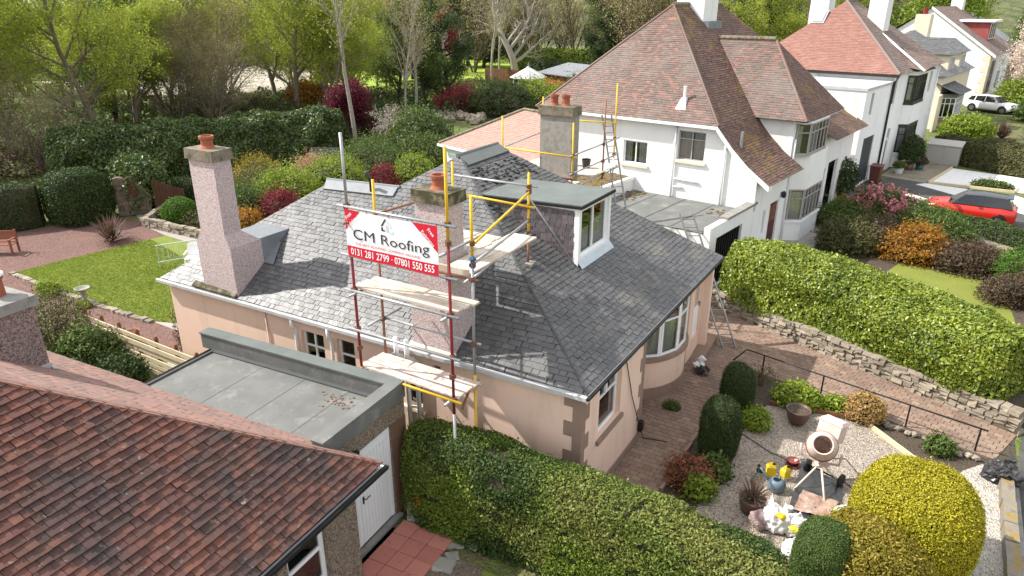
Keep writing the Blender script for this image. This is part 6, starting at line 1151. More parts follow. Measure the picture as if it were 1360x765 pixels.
# ================================================================== back garden, left
spiky('phormium','dark bronze spiky phormium on the red gravel by the lawn',(-26.0,5.5),150,1.35,M['bronze'],42,0,.06,1.25)
shrub('clipped_ball','round bright green clipped ball on the raised bed','bush',(-25.6,8.85),(.86,.86,1.35),M['box'],12000,.07,43,.03,fuzz=.02,power=2.1)
bb = thing('birdbath','small stone birdbath on the edge of the lawn','birdbath',(-20.0,.95,0)); MB().lathe([(.20,0),(.20,.08),(.09,.14),(.08,.42),(.13,.48)],(-20,.95,0),16).build('pedestal', M['gslab'], bb); MB().lathe([(.10,.46),(.25,.54),(.26,.60),(.23,.60),(.12,.53),(.001,.53)],(-20,.95,0),18,caps=False).build('basin', M['gslab'], bb)
planter('plant_pot','terracotta pot on the red gravel behind the timber fence','pot',(-15.65,.05),[(.12,0),(.19,.3),(.21,.31),(.21,.36),(.18,.36),(.10,.05),(.001,.05)],M['pot'],(.175,.32))
rn = random.Random(6); es = thing('lawn_edging','grey edging stones along the near side of the back lawn','edging',(-21,.95,0))
for i in range(34):
    f = i/33; x = -25.3+f*8.7; y = 1.08+f*.1-.12*math.sin(f*3.1); mb = MB(Matrix.Translation((x,y,0)) @ Matrix.Rotation(rn.uniform(-.3,.3),4,'Z')); mb.box(-.12,.12,-.10,.10,-.02,rn.uniform(.05,.11)); mb.build('stone', M['stone'], es)
shrub('small_shrub','yellow-green tuft at the lawn edge nearer the foreground chimney','plant',(-22.0,.78),(.42,.30,.40),M['lime'],1400,.09,44,.2,fuzz=.25); shrub('small_shrub','tiny green tuft at the foot of the birdbath','plant',(-19.75,.72),(.3,.2,.16),M['lime'],600,.07,45,.2,fuzz=.25)
# fence of pale boards on round posts
fp0, fp1 = Vector((-16.6,-.95,0)), Vector((-10.6,-1.05,0)); fd = (fp1-fp0).normalized(); FE = thing('board_fence','pale weathered board fence with round posts behind the garage','fence',(fp0+fp1)/2)
for i in range(6): 
    j = rn.uniform(-.02,.02); MB().bar(fp0+Vector((0,j-.11*(i%2)*0,.16+i*.19)), fp1+Vector((0,j,.20+i*.19)), .03,.13).build('board', M['timber'], FE)
for i in range(7): p = fp0.lerp(fp1,(i+.3)/6.6); MB().lathe([(.055,-.02),(.055,1.26),(.03,1.32),(.001,1.32)],(p.x,p.y+.09,0),10,caps=False).build('post', M['btimber'], FE)
shrub('budding_shrub','pale yellowish twiggy shrub beside the harled foreground chimney','bush',(-16.9,-1.75),(1.35,.85,1.75),M['olive'],9000,.07,46,.22,fuzz=.25,core=False,stems=16)
shrub('green_bush','fresh green leafy bush in front of the board fence','bush',(-14.6,-1.85),(.78,.7,1.25),M['mid'],5200,.10,47,.18,fuzz=.22)
shrub('dark_bush','dark leafy bush between the board fence and garage','bush',(-13.3,-1.95),(.9,.6,.8),M['yew'],4200,.09,48,.18,fuzz=.22)
# trellis climber on the bungalow's end wall
TR = thing('wall_climber','twiggy brown climber on trellis at the corner of the pink wall','climber',(-12.3,-.06,0)); rn = random.Random(13)
for i in range(6): MB().bar((-12.85+i*.22,-.035,.25),(-12.85+i*.22+.15,-.035,1.9),.015,.02).build('trellis_slat', M['btimber'], TR)
for i in range(7): MB().bar((-12.9,-.05,.3+i*.25),(-11.5,-.05,.28+i*.25),.015,.02).build('trellis_slat', M['btimber'], TR)
mb = MB()
for i in range(70):
    x, z = rn.uniform(-12.95,-11.6), rn.uniform(.1,1.5); p = [(x,-.08,z)]; 
    for k in range(4): x += rn.uniform(-.12,.12); z += rn.uniform(0,.2); p.append((x,-.08-rn.uniform(0,.12),z))
    mb.tube(p,.008,4)
mb.build('stems', M['bark'], TR); rg = np.random.RandomState(3); leaves(np.stack([rg.uniform(-13,-11.6,900),-.1-rg.uniform(0,.15,900),.2+1.7*rg.beta(1.6,1.6,900)],1), np.tile([0,-1.,.3],(900,1)), .06, M['brownl'], TR, rng=rg)
t = thing('crate','red and white crate beside the climber','crate',(-12.35,-.75,0)); MB().box(-12.75,-11.95,-1.0,-.5,0,.35).build('box', mat('red_crate',[(.30,.06,.04)]), t); MB().box(-12.72,-12.35,-.98,-.52,.351,.39).build('lid', M['gutter'], t); MB().box(-12.3,-11.97,-.98,-.52,.351,.37).build('green_tray', mat('green_tray',[(.04,.16,.06)]), t)
# bench, railing and chairs
be = thing('garden_bench','reddish timber garden bench on the gravel at the left edge','bench',(-28.6,2.2,0)); bw = mat('red_timber',[(.24,.085,.05)])
bf = Fr(-28.6,2.0,35)
for i in range(4): MB(bf).box(-.85,.85,-.25+i*.13,-.14+i*.13,.42,.45).build('seat_slat', bw, be)
for i in range(3): MB(bf).box(-.85,.85,.26,.29,.55+i*.14,.66+i*.14).build('back_slat', bw, be)
for x in (-.8,.8):
    for y in (-.22,.27): MB(bf).box(x-.035,x+.035,y-.035,y+.035,0,.66 if y < 0 else .98).build('leg', bw, be)
    MB(bf).box(x-.04,x+.04,-.3,.3,.64,.68).build('arm', bw, be)
ra = thing('step_railing','pale blue-grey metal railing at the corner of the lawn','railing',(-20.7,5.2,0)); rl_ = mat('pale_blue_metal',[(.45,.52,.52)]); rf_ = Fr(-21.0,4.5,62)
for z in (.25,.95): MB(rf_).bar((0,0,z),(2.2,0,z),.035,.035).build('rail', rl_, ra)
for i in range(12): MB(rf_).bar((.05+i*.19,0,.0 if i in (0,11) else .25),(.05+i*.19,0,.95),.022,.022).build('baluster', rl_, ra)
def chair(x, y, rot, lab):
    f = Fr(x,y,rot); t = frthing('garden_chair', lab, 'chair', f)
    MB(f).box(-.24,.24,-.24,.24,.40,.44).build('seat', M['wpaint'], t); mb = MB(f); mb.slab3([(-.23,.23,.45),(.23,.23,.45),(.2,.33,.9),(-.2,.33,.9)],(0,.03,0)); mb.build('backrest', M['wpaint'], t)
    for a in (-.21,.21):
        for b in (-.21,.21): MB(f).bar((a,b,.4),(a*1.15,b*1.15,0),.04,.04).build('leg', M['wpaint'], t)
        MB(f).bar((a*1.1,-.2,.62),(a*1.1,.26,.64),.05,.03).build('arm', M['wpaint'], t)
chair(-19.9,5.3,40,'white plastic garden chair left of the railing by the bungalow wall'); chair(-19.3,5.9,10,'white plastic garden chair half hidden behind the left chimney')
# stone arch and gate in the hedge
AR = thing('garden_gateway','curved stone gateway with a brown timber gate between dark hedges','gateway',(-28.3,8.6,0)); af = Fr(-29.0,8.55,50)
mb = MB(); pr = [(-.7,0),(.75,0),(.9,.9),(.55,1.5),(.1,1.85),(-.5,1.95),(-.7,1.9)]; 
mb.slab3([af.p(x,0,z) for x,z in pr], af.p(0,.35)-af.p(0,0)); mb.build('wall', M['stoned'], AR); rn = random.Random(7)
for r in range(8):
    x = -.68
    while x < .6:
        l_ = rn.uniform(.2,.38); z = .04+r*.25
        if x+l_ < .85-.07*r and z < 1.65: MB(af).box(x+.01,x+l_-.01,-.03,.0,z,z+.23).build('stone', M['stoned'], AR)
        x += l_
MB(af).box(-.1,.28,-.06,-.031,.95,1.9).build('brown_panel', M['dtimber'], AR)
gt = MB(af)
for i in range(9): MB(af).add([(1.0+i*.16,0,.05),(1.15+i*.16,0,.05),(1.15+i*.16,.05,.05),(1.0+i*.16,.05,.05),(1.0+i*.16,0,1.75-i*.07),(1.15+i*.16,0,1.70-i*.07),(1.15+i*.16,.05,1.70-i*.07),(1.0+i*.16,.05,1.75-i*.07)],[(3,2,1,0),(4,5,6,7),(0,1,5,4),(1,2,6,5),(2,3,7,6),(3,0,4,7)]).build('gate_board', M['dtimber'], AR)
shrub('overhanging_bush','dark leafy bush overhanging the stone gateway','bush',(-29.9,9.6),(1.3,1.1,2.7),M['dlaurel'],5200,.17,350,.22,fuzz=.2)
gh = thing('cold_frame','small dark glass-roofed cold frame at the end of the laurel bank','cold frame',(-27.2,20.6,0)); ghf = Fr(-27.4,20.4,30); MB(ghf).box(-.8,.8,-.5,.5,0,1.1).build('frame', M['btimber'], gh); mb = MB(ghf); mb.slab3([(-.95,-.62,1.1),(.95,-.62,1.1),(.95,.0,1.6),(-.95,.0,1.6)],(0,0,.04)); mb.build('glass_lid', M['dark'], gh); mb = MB(ghf); mb.slab3([(-.95,.62,1.1),(.95,.62,1.1),(.95,.0,1.6),(-.95,.0,1.6)],(0,0,.04)); mb.build('glass_lid', M['dark'], gh)
BS = [('golden conifer','layered golden dwarf conifer in front of the laurel bank',(-28.2,15.6),(1.15,1.1,1.5),'golddk',7000,.09),('red azalea','dark red rounded azalea beside the bungalow roof edge',(-22.5,12.0),(1.1,.9,1.1),'redl',6000,.07),('orange bush','small orange and yellow bush right of the left chimney',(-22.4,9.8),(.75,.65,.85),'orange',4200,.08),
 ('salmon azalea','salmon flowered azalea among yellow-green shrubs',(-26.0,17.6),(1.2,1.0,1.5),'pinkf',5000,.08),('light bush','yellow-green bush nearest the red azalea',(-24.0,13.9),(1.6,1.4,1.7),'lime',9000,.10),('light bush','pale flowering bush behind the wing ridge',(-24.6,18.0),(2.2,1.5,1.6),'lime',9000,.10),('light bush','deep green bush behind the orange bush',(-24.3,11.2),(1.3,1.2,1.3),'mid',7000,.10),
 ('light bush','olive bush right of the golden conifer',(-26.3,14.6),(1.5,1.3,1.3),'olive',7000,.09),('red bush','crimson bush beside the yellow scaffold pole',(-21.7,19.3),(.85,.8,1.15),'redl',5000,.07),('cream bush','cream and green bush right of the crimson bush',(-20.6,20.4),(1.1,1.0,1.45),'lime',6000,.09),
 ('feathery bush','feathery green bush behind the galvanised pole',(-25.2,22.0),(2.3,1.6,1.5),'mid',9000,.10),('feathery bush','bright green feathery shrub in front of the pale umbrella tree',(-26.6,25.2),(2.6,1.6,1.4),'mid',9000,.10),('tall laurel','dark laurel left of the pink roofed outbuilding',(-24.3,26.6),(1.9,1.7,2.9),'dlaurel',12000,.15),('tall laurel','pale variegated laurel against the white outbuilding wall',(-21.8,23.2),(1.5,1.4,2.1),'mid',9000,.12),
 ('light bush','yellow-green conifer bush behind the tall dark laurel',(-27.6,29.5),(1.6,1.4,2.6),'lime',8000,.11),('raised bed plant','grey leaved plant right of the clipped ball',(-24.4,8.9),(.9,.6,.6),'olive',3000,.09),('raised bed plant','yellow flowering plant left of the clipped ball',(-26.9,9.3),(.5,.5,.7),'lime',1800,.09),
 ('purple bush','purple bush far behind the pink roofed outbuilding',(-35.4,45.8),(2.2,1.9,2.0),'redl',6000,.14),('green bush','dark green bush beside the purple bush',(-30.5,46),(3.0,2.4,2.6),'dgreen',8000,.16),('light bush','lime green bush in front of the summer house',(-28.5,50.5),(3.0,2.2,2.6),'lime',9000,.15),('light bush','olive bush right of the shed',(-27.0,56),(2.6,2.2,2.4),'olive',6000,.16)]
for i,(nm,lab,c,r_,mk,nl,lf) in enumerate(BS): shrub(nm.replace(' ','_'), lab, 'bush', c, r_, M[mk], nl, lf, 100+i, .30, fuzz=.26, power=1.8)
# pond fence and rockery in the distance
rk = thing('rockery','grey stone rockery heap beside a dark fence behind the outbuilding','rockery',(-33.5,42,0)); rn = random.Random(3)
for i in range(40): mb = MB(); s_ = rn.uniform(.25,.6); mb.ell((-33.5+rn.uniform(-3.5,3.5),42+rn.uniform(-1.4,1.4),.25),(s_,s_*.8,s_*.7),7,5,.15,i); mb.build('stone', M['stone'], rk)
wf = thing('back_fence','dark brown board fence below the pale umbrella tree','fence',(-31,31.5,0))
for i in range(34): x = -36.5+i*.32; mb = MB(); mb.box(x,x+.30,31.6-i*.05,31.64-i*.05,0,1.6); mb.build('board', mat('dark_maroon_timber',[(.06,.025,.025)]) if i == 0 else bpy.data.materials['dark_maroon_timber'], wf)
wf = thing('back_fence','brown timber fence behind the summer house','fence',(-38,69,0))
for i in range(40): x = -48+i*.5; mb = MB(); mb.box(x,x+.47,70.0-i*.02,70.06-i*.02,0,1.9); mb.build('board', M['btimber'], wf)
# ================================================================== gardens and drive to the right
for a in ((('flowering_shrub','pink flowered camellia bush in the next garden'),(3.55,26.0),(1.35,1.2,1.5),'mid',9000,.11,'pinkf'),(('garden_shrub','dark green shrub nearest the black planter boxes'),(2.3,24.9),(1.5,1.1,1.0),'mid',7000,.10,None),(('garden_shrub','brown-green rounded shrub left of the orange shrub'),(2.6,21.6),(1.2,1.0,1.05),'olive',7000,.09,None),(('garden_shrub','sparse brown shrub between the rounded one and the orange shrub'),(3.8,22.1),(1.2,1.0,1.2),'brownl',5000,.09,None),
  (('orange_shrub','bright orange and green shrub beside the small lawn'),(5.0,21.5),(1.2,1.0,1.2),'orange',7000,.09,None),(('garden_shrub','mid green shrub behind the orange shrub'),(5.4,24.3),(1.5,1.2,1.2),'mid',9000,.10,None),(('garden_shrub','feathery green shrub right of the pink camellia'),(4.6,26.6),(1.3,1.1,1.0),'mid',6000,.10,None),(('garden_shrub','tan and green low shrub in front of the bowl planter'),(6.9,21.2),(1.35,.9,.95),'brownl',6000,.09,None),(('clipped_ball','round green clipped ball at the right edge of the photo'),(8.75,19.9),(.85,.85,1.3),'box',8000,.07,None),
  (('garden_shrub','small reddish shrub in front of the right clipped ball'),(8.3,18.2),(.9,.8,.9),'brownl',4000,.08,None),(('garden_shrub','dark spreading shrub by the camellia stem'),(2.9,27.6),(1.3,.9,.9),'conifer',5000,.10,None),(('low_plant','low mossy plant right of the bowl planter'),(8.2,23.6),(.6,.35,.25),'mid',1500,.07,None),(('low_plant','low mossy mound nearer the pale stone steps'),(8.7,22.9),(.6,.4,.28),'mid',1500,.07,None)):
    shrub(a[0][0],a[0][1],'shrub',a[1],a[2],M[a[3]],a[4],a[5],int(a[1][0]*31+a[1][1]*7)%997,.22,fuzz=.2,m2=M[a[6]] if a[6] else None,f2=.45)
hedge('ground_conifer','long spreading juniper ridge beside the red car','juniper',[(4.2,27.6),(6.0,27.0),(7.6,26.6),(9.6,25.2)],.8,.55,M['conifer'],12000,.11,.12,77,aspect=.35,out=.12,hend=.6)
hedge('ground_conifer','lighter feathery juniper fringe in front of the red car','juniper',[(5.6,27.6),(7.4,27.1),(9.4,26.0)],.5,.58,M['mid'],9000,.11,.14,78,aspect=.3,out=.14,hend=.7)
bo = planter('bowl_planter','empty dark brown bowl planter on the gravel circle','planter',(7.0,24.3),[(.25,0),(.32,.04),(.45,.25),(.55,.46),(.58,.5),(.52,.5),(.42,.3),(.001,.22)],glz,(.44,.36)); 
rn = random.Random(4)
for i,(x,y,l_,lab) in enumerate(((6.6,25.9,.9,'long pale stone step nearest the bowl planter'),(8.1,25.0,.7,'pale stone step under the juniper fringe'),(9.0,23.8,.8,'pale stone step at the right edge of the gravel circle'),(7.8,23.9,.3,'small round boulder beside the bowl planter'))):
    if i < 3: mb = MB(Matrix.Translation((x,y,0)) @ Matrix.Rotation(R(-38),4,'Z')); mb.box(-l_,l_,-.25,.25,0,.16); mb.build('stone_step', M['lich'], label=lab, cat='stone')
    else: mb = MB(); mb.ell((x,y,.1),(.36,.25,.2),9,6,.1,3); mb.build('boulder', M['stoned'], label=lab, cat='boulder')
for (x,y,lab) in ((1.55,25.4,'black plastic planter box nearest the white bay'),(2.25,25.75,'black plastic planter box nearest the pink camellia')):
    t = thing('planter_box', lab, 'planter', (x,y,0)); mb = MB(); mb.frustum(x-.3,x+.3,y-.3,y+.3,0,x-.36,x+.36,y-.36,y+.36,.55); mb.build('box', M['black'], t); MB().box(x-.33,x+.33,y-.33,y+.33,.551,.56).build('compost', M['soil'], t)
shrub('potted_shrub','yellow-green plant behind the black planter boxes','plant',(1.6,27.2),(.7,.6,.7),M['lime'],2400,.09,301,.18,fuzz=.2)
planter('plant_pot','brown pot of the small tree at the white porch','pot',(1.1,29.6),[(.2,0),(.3,.5),(.33,.52),(.33,.58),(.27,.58),(.2,.3),(.001,.3)],M['pot'],(.27,.5)); shrub('potted_shrub','dark leafy potted tree at the white porch','plant',(1.1,29.6),(.62,.62,1.75),M['dgreen'],3200,.13,302,.2,z0=.45,fuzz=.22,core=False,stems=8)
planter('plant_pot','dark pot of the conifer by the dark bay','pot',(3.75,40.4),[(.22,0),(.32,.5),(.3,.5),(.001,.4)],glz); shrub('potted_shrub','dark potted conifer below the dark bay window','plant',(3.75,40.4),(.6,.6,1.7),M['conifer'],4000,.12,303,.15,z0=.4,fuzz=.15)
planter('plant_pot','pale pot beside the front step of the far white house','pot',(3.3,38.9),[(.2,0),(.28,.38),(.25,.38),(.001,.3)],M['gutter']); shrub('potted_shrub','small green plant in the pale pot','plant',(3.3,38.9),(.35,.35,.4),M['mid'],700,.1,304,.2,z0=.35)
planter('plant_pot','small teal pot right of the dark potted conifer','pot',(4.35,40.9),[(.2,0),(.28,.38),(.25,.38),(.001,.3)],mat('teal_glaze',[(.03,.10,.10)],rough=.3)); shrub('potted_shrub','brown-leaved plant in the teal pot','plant',(4.35,40.9),(.4,.4,.5),M['brownl'],700,.1,305,.2,z0=.35)
wb_ = Fr(2.25,35.4,-10); t = frthing('wheelie_bin','brown wheelie bin in front of the dark grey garage door','bin',wb_); bm = mat('brown_plastic',[(.12,.045,.03)],rough=.45)
mb = MB(wb_); mb.frustum(-.24,.24,-.27,.27,.06,-.29,.29,-.33,.33,.98); mb.build('body', bm, t); mb = MB(wb_); mb.slab3([(-.31,-.36,.99),(.31,-.36,.99),(.31,.36,1.05),(-.31,.36,1.05)],(0,0,.05)); mb.build('lid', bm, t)
for x in (-.24,.24): MB(wb_).lathe([(.001,-.03),(.1,-.03),(.1,.03),(.001,.03)],(x,.28,.1),12,axis=(1,0,0),caps=False).build('wheel', M['black'], t)
MB(wb_).tube([(-.22,.4,.96),(.22,.4,.96)],.02,6).build('handle', bm, t)
sb = Fr(5.55,43.6,-8); t = frthing('storage_box','grey slatted plastic storage box with sloping lid beside the street hedge','storage box',sb); gp = mat('warm_grey_plastic',[(.36,.35,.32)],rough=.5)
MB(sb).box(-.95,.95,-.5,.5,0,1.25).build('body', gp, t)
for x in (-.48,.48):
    d = MB(sb); d.box(x-.45,x+.45,-.53,-.501,.05,1.2); d = d.build('door', gp, t)
    for i in range(9): MB(sb).box(x-.4,x+.4,-.555,-.531,.12+i*.12,.2+i*.12).build('slat', gp, d)
mb = MB(sb); mb.slab3([(-1.02,-.6,1.25),(1.02,-.6,1.25),(1.02,.55,1.45),(-1.02,.55,1.45)],(0,0,.06)); mb.build('lid', gp, t)
# paved terrace of house 2, timber edge of the white gravel
pt_ = MB(); pt_.poly([(2.4,37.6,-.009),(4.9,36.9,-.009),(6.1,43.2,-.009),(3.6,45.5,-.009)]); ter = pt_.build('terrace', M['joint'], kind='structure'); tiles([[(2.4,37.6,-.004),(4.9,36.9,-.004),(6.1,43.2,-.004),(3.6,45.5,-.004)]], .62,.9,.006, M['paving'], ter, 0, 'flagstone', gap=.02, seed=9)
wg = thing('gravel_edging','timber edging round the white gravel square','edging',(7.5,38,0))
for p,q in (((5.05,36.95,.05),(6.15,42.3,.05)),((5.05,36.95,.05),(9.3,36.85,.05)),((9.3,36.85,.05),(9.5,38.2,.05))): MB().bar(p,q,.09,.16).build('board', M['timber'], wg)
shrub('low_plant','green plants in the narrow bed beside the white gravel','plant',(8.2,37.4),(1.0,.35,.4),M['mid'],1800,.1,311,.3,fuzz=.25)
shrub('lime_bush','bright lime green bush in front of the parked white car','bush',(6.9,55.5),(1.7,1.3,1.5),M['lime'],9000,.16,312,.18,fuzz=.18); spiky('spiky_shrub','bronze spiky shrub right of the lime bush up the street',(9.3,56.6),130,1.5,M['bronze'],43,0,.09); spiky('spiky_shrub','dark spiky plant at the right edge up the street',(11.0,55.0),90,1.7,M['bronze'],44,0,.09)
shrub('street_bush','green bush beyond the bonnet of the white car','bush',(12.0,78),(2.6,2.2,2.6),M['lime'],7000,.2,313,.18,fuzz=.18); shrub('street_bush','round light green bush between white car and blossom tree','bush',(12.6,69),(1.9,1.7,2.0),M['mid'],5000,.2,314,.18,fuzz=.18)
# ================================================================== cars
def car(name, lab, at, rot, spec):
    L, W_, body, roofm = spec['L'], spec['W'], spec['body'], spec['roof']; f = Fr(at[0],at[1],rot,spec.get('z',0)); t = frthing(name, lab, 'car', f)
    st = spec['st']; nx = len(st); vs = []; ring = 9
    for (x,zl,zb,wb,cr) in st:                 # x, sill height, belt height, half width, bonnet crown
        for (y,z) in ((-wb*.90,zl),(-wb*1.0,zl+(zb-zl)*.22),(-wb*1.0,zl+(zb-zl)*.62),(-wb*.95,zl+(zb-zl)*.92),(-wb*.82,zb+cr*.3),(-wb*.4,zb+cr),(0,zb+cr*1.12)): vs.append((x,y,z))
    h_ = 7; full_ = []
    for i in range(nx):
        s_ = vs[i*h_:(i+1)*h_]; full_ += s_+[(x,-y,z) for x,y,z in reversed(s_[:-1])]
    k = 2*h_-1; mb = MB(f); mb.add(full_, [(i*k+j,(i+1)*k+j,(i+1)*k+j+1,i*k+j+1) for i in range(nx-1) for j in range(k-1)]+[tuple(range(k)),tuple((nx-1)*k+j for j in range(k-1,-1,-1))]+[(i*k,i*k+k-1,(i+1)*k+k-1,(i+1)*k) for i in range(nx-1)]); mb.build('body', body, t, smooth=True)
    gx = spec['gh']; vs = []                     # greenhouse: x, half width, z
    for (x0,w0,z0),(x1,w1,z1) in gx: vs += [(x0,-w0,z0),(x0,w0,z0),(x1,w1,z1),(x1,-w1,z1)]
    n_ = len(gx); fs = []
    for i in range(n_-1): a, b = i*4, (i+1)*4; fs += [(a,b,b+3,a+3),(a+1,a+2,b+2,b+1),(a+3,b+3,b+2,a+2)]
    fs += [(0,3,2,1),((n_-1)*4,(n_-1)*4+1,(n_-1)*4+2,(n_-1)*4+3)]; MB(f).add(vs, fs).build('glasshouse', spec['glass'], t)
    vs = []
    for (_, (x1,w1,z1)) in gx: vs += [(x1,-w1*1.03,z1-.015),(x1,-w1*.8,z1+.03),(x1,0,z1+.045),(x1,w1*.8,z1+.03),(x1,w1*1.03,z1-.015)]
    MB(f).add(vs, [(i*5+j,(i+1)*5+j,(i+1)*5+j+1,i*5+j+1) for i in range(n_-1) for j in range(4)]).build('roof', roofm, t, smooth=True)
    for s_ in (-1,1):
        for i in spec['pil']: (a,b) = gx[i]; MB(f).bar((a[0],s_*(a[1]+.008),a[2]),(b[0],s_*(b[1]+.008),b[2]),.07,.02,(0,s_,0)).build('pillar', spec['pilm'], t)
        for x in spec['wx']:
            o_ = MB(f); r_ = spec['r']; o_.lathe([(.001,-.10),(r_*.62,-.10),(r_*.66,-.115),(r_,-.10),(r_,.10),(r_*.66,.115),(.001,.10)],(x,s_*(W_/2-.10),r_),22,axis=(0,1,0),caps=False); w_ = o_.build('wheel', M['black'], t); MB(f).lathe([(.001,.118),(r_*.60,.118),(r_*.62,.108)] if s_ > 0 else [(r_*.62,-.108),(r_*.60,-.118),(.001,-.118)],(x,s_*(W_/2-.10),r_),16,axis=(0,1,0),caps=False).build('rim', M['alu'], w_)
            MB(f).lathe([(.001,-.01),(r_*1.13,-.01),(r_*1.13,.01),(.001,.01)],(x,s_*(W_/2-.012),r_+.02),22,axis=(0,1,0),caps=False).build('wheel_arch', M['black'], t)
        MB(f).ell((L/2-.18,s_*(W_/2-.28),spec['hl']),(.14,.14,.11),12,8).build('headlight', spec.get('lamp',M['alu']), t); MB(f).box(-L/2+.0,-L/2+.10,s_*(W_/2-.30)-.09,s_*(W_/2-.30)+.09,spec['hl']-.1,spec['hl']+.12).build('tail_light', M['redp'], t)
        MB(f).ell((spec['mx'],s_*(W_/2+.06),spec['mz']),(.09,.10,.07),10,6).build('mirror', roofm, t); MB(f).box(spec['hx'],spec['hx']+.18,s_*(W_/2-.012)-.012,s_*(W_/2-.012)+.012,spec['mz']-.12,spec['mz']-.08).build('door_handle', M['alu'], t)
        MB(f).box(-L/2+.5,L/2-.5,s_*(W_/2-.04)-.03,s_*(W_/2-.04)+.03,.17,.26).build('sill_trim', M['black'], t)
    if spec.get('spoiler'): MB(f).box(gx[-1][1][0]-.16,gx[-1][1][0]+.06,-gx[-1][1][1],gx[-1][1][1],gx[-1][1][2]-.0,gx[-1][1][2]+.035).build('spoiler', roofm, t)
    MB(f).box(L/2-.03,L/2+.02,-.35,.35,.28,.42).build('grille', M['black'], t); MB(f).box(L/2+.021,L/2+.03,-.26,.26,.3,.4).build('number_plate', M['wpaint'], t)
    return t
cg = mat('car_glass',[(.012,.014,.016)],rough=.06,spec=.8); red = mat('red_car_paint',[(.52,.022,.012)],rough=.22,spec=.6); wht = mat('white_car_paint',[(.76,.77,.78)],rough=.22,spec=.6); blkp = mat('black_car_paint',[(.02,.02,.022)],rough=.18,spec=.6)
car('hatchback_car','bright red hatchback with black roof parked on the drive','',0,{}) if False else car('hatchback_car','bright red hatchback with black roof parked on the drive',(7.0,29.3),180-4,dict(L=3.85,W=1.70,body=red,roof=blkp,glass=cg,r=.31,wx=(1.22,-1.24),hl=.70,mx=.62,mz=.98,hx=-.55,spoiler=True,pilm=blkp,pil=(1,2),
 st=[(-1.92,.36,.80,.70,.0),(-1.80,.24,.92,.80,.01),(-1.2,.20,.95,.85,.01),(0,.20,.93,.85,.01),(.85,.20,.90,.84,.03),(1.3,.21,.85,.82,.06),(1.7,.24,.76,.76,.06),(1.90,.34,.66,.62,.02)],
 gh=[((.95,.68,.90),(.30,.58,1.36)),((.72,.76,.93),(.22,.60,1.38)),((-.45,.79,.95),(-.45,.62,1.42)),((-1.72,.74,.94),(-1.50,.57,1.37))]))
car('suv_car','white estate car parked on the drive of the gabled house up the street',(8.9,73.2),-28,dict(L=4.5,W=1.85,z=0,body=wht,roof=wht,glass=cg,r=.35,wx=(1.38,-1.38),hl=.82,mx=.75,mz=1.08,hx=-.45,pilm=wht,pil=(1,2,3),
 st=[(-2.24,.42,.95,.78,.0),(-2.1,.28,1.02,.87,.01),(-1.3,.25,1.04,.92,.01),(0,.25,1.02,.92,.01),(1.0,.25,.99,.91,.03),(1.6,.26,.93,.88,.06),(2.0,.30,.86,.82,.06),(2.24,.40,.74,.66,.02)],
 gh=[((1.15,.72,.99),(.45,.60,1.46)),((.85,.80,1.02),(.30,.63,1.49)),((-.35,.84,1.04),(-.35,.66,1.53)),((-1.3,.82,1.04),(-1.25,.64,1.50)),((-2.0,.72,1.02),(-1.75,.58,1.42))]))
# short grass standing on the back lawn, ragged at its edges
rg = np.random.RandomState(9); LP = [(-25.5,1.05),(-24.7,7.25),(-22.3,7.2),(-19,5.3),(-14.4,4.3),(-14.2,2.2),(-16.6,1.3),(-20,.95)]
q = np.stack([rg.uniform(-25.8,-14,70000),rg.uniform(.8,7.5,70000),np.full(70000,.02)],1); ins = np.ones(len(q),bool)
for i in range(len(LP)):
    (ax_,ay_),(bx_,by_) = LP[i-1],LP[i]; ins &= ((bx_-ax_)*(q[:,1]-ay_)-(by_-ay_)*(q[:,0]-ax_)) < .10+.06*vnoise(q,3,4)
gr = thing('lawn_grass','short mown grass of the back lawn with yellowed patches','grass',(-20,4,0)); gr['kind'] = 'stuff'
leaves(q[ins], np.tile([.6,.2,.5],(ins.sum(),1)), .075, leafmat('lawn_blade',[(.19,.26,.03),(.27,.34,.04),(.42,.40,.07)],clump=.45,trans=.3), gr, 'blades', aspect=.22, rng=rg)
hl_ = MB(); n_ = 60
for i in range(n_):
    a = R(-20+150*i/(n_-1)); d0 = Vector((math.cos(a),math.sin(a),0))
    for r_, z_ in ((165,-.5),(230,9+3*math.sin(i*.9)),(330,24+6*math.sin(i*.7+1)),(520,46+8*math.sin(i*.5)),(900,60)): hl_.v.append(d0*r_+Vector((0,0,z_)))
hl_.f = [(i*5+j,(i+1)*5+j,(i+1)*5+j+1,i*5+j+1) for i in range(n_-1) for j in range(4)]; hl_.mi = [0]*len(hl_.f)
hl_.build('wooded_hill', mat('hill_wood',[(.035,.05,.018),(.075,.09,.03),(.11,.09,.05)],nscale=.12,bump=(.3,1,2.0),dirt=[((.16,.18,.05),.06,.5,.65,.8)]), kind='structure', smooth=True)

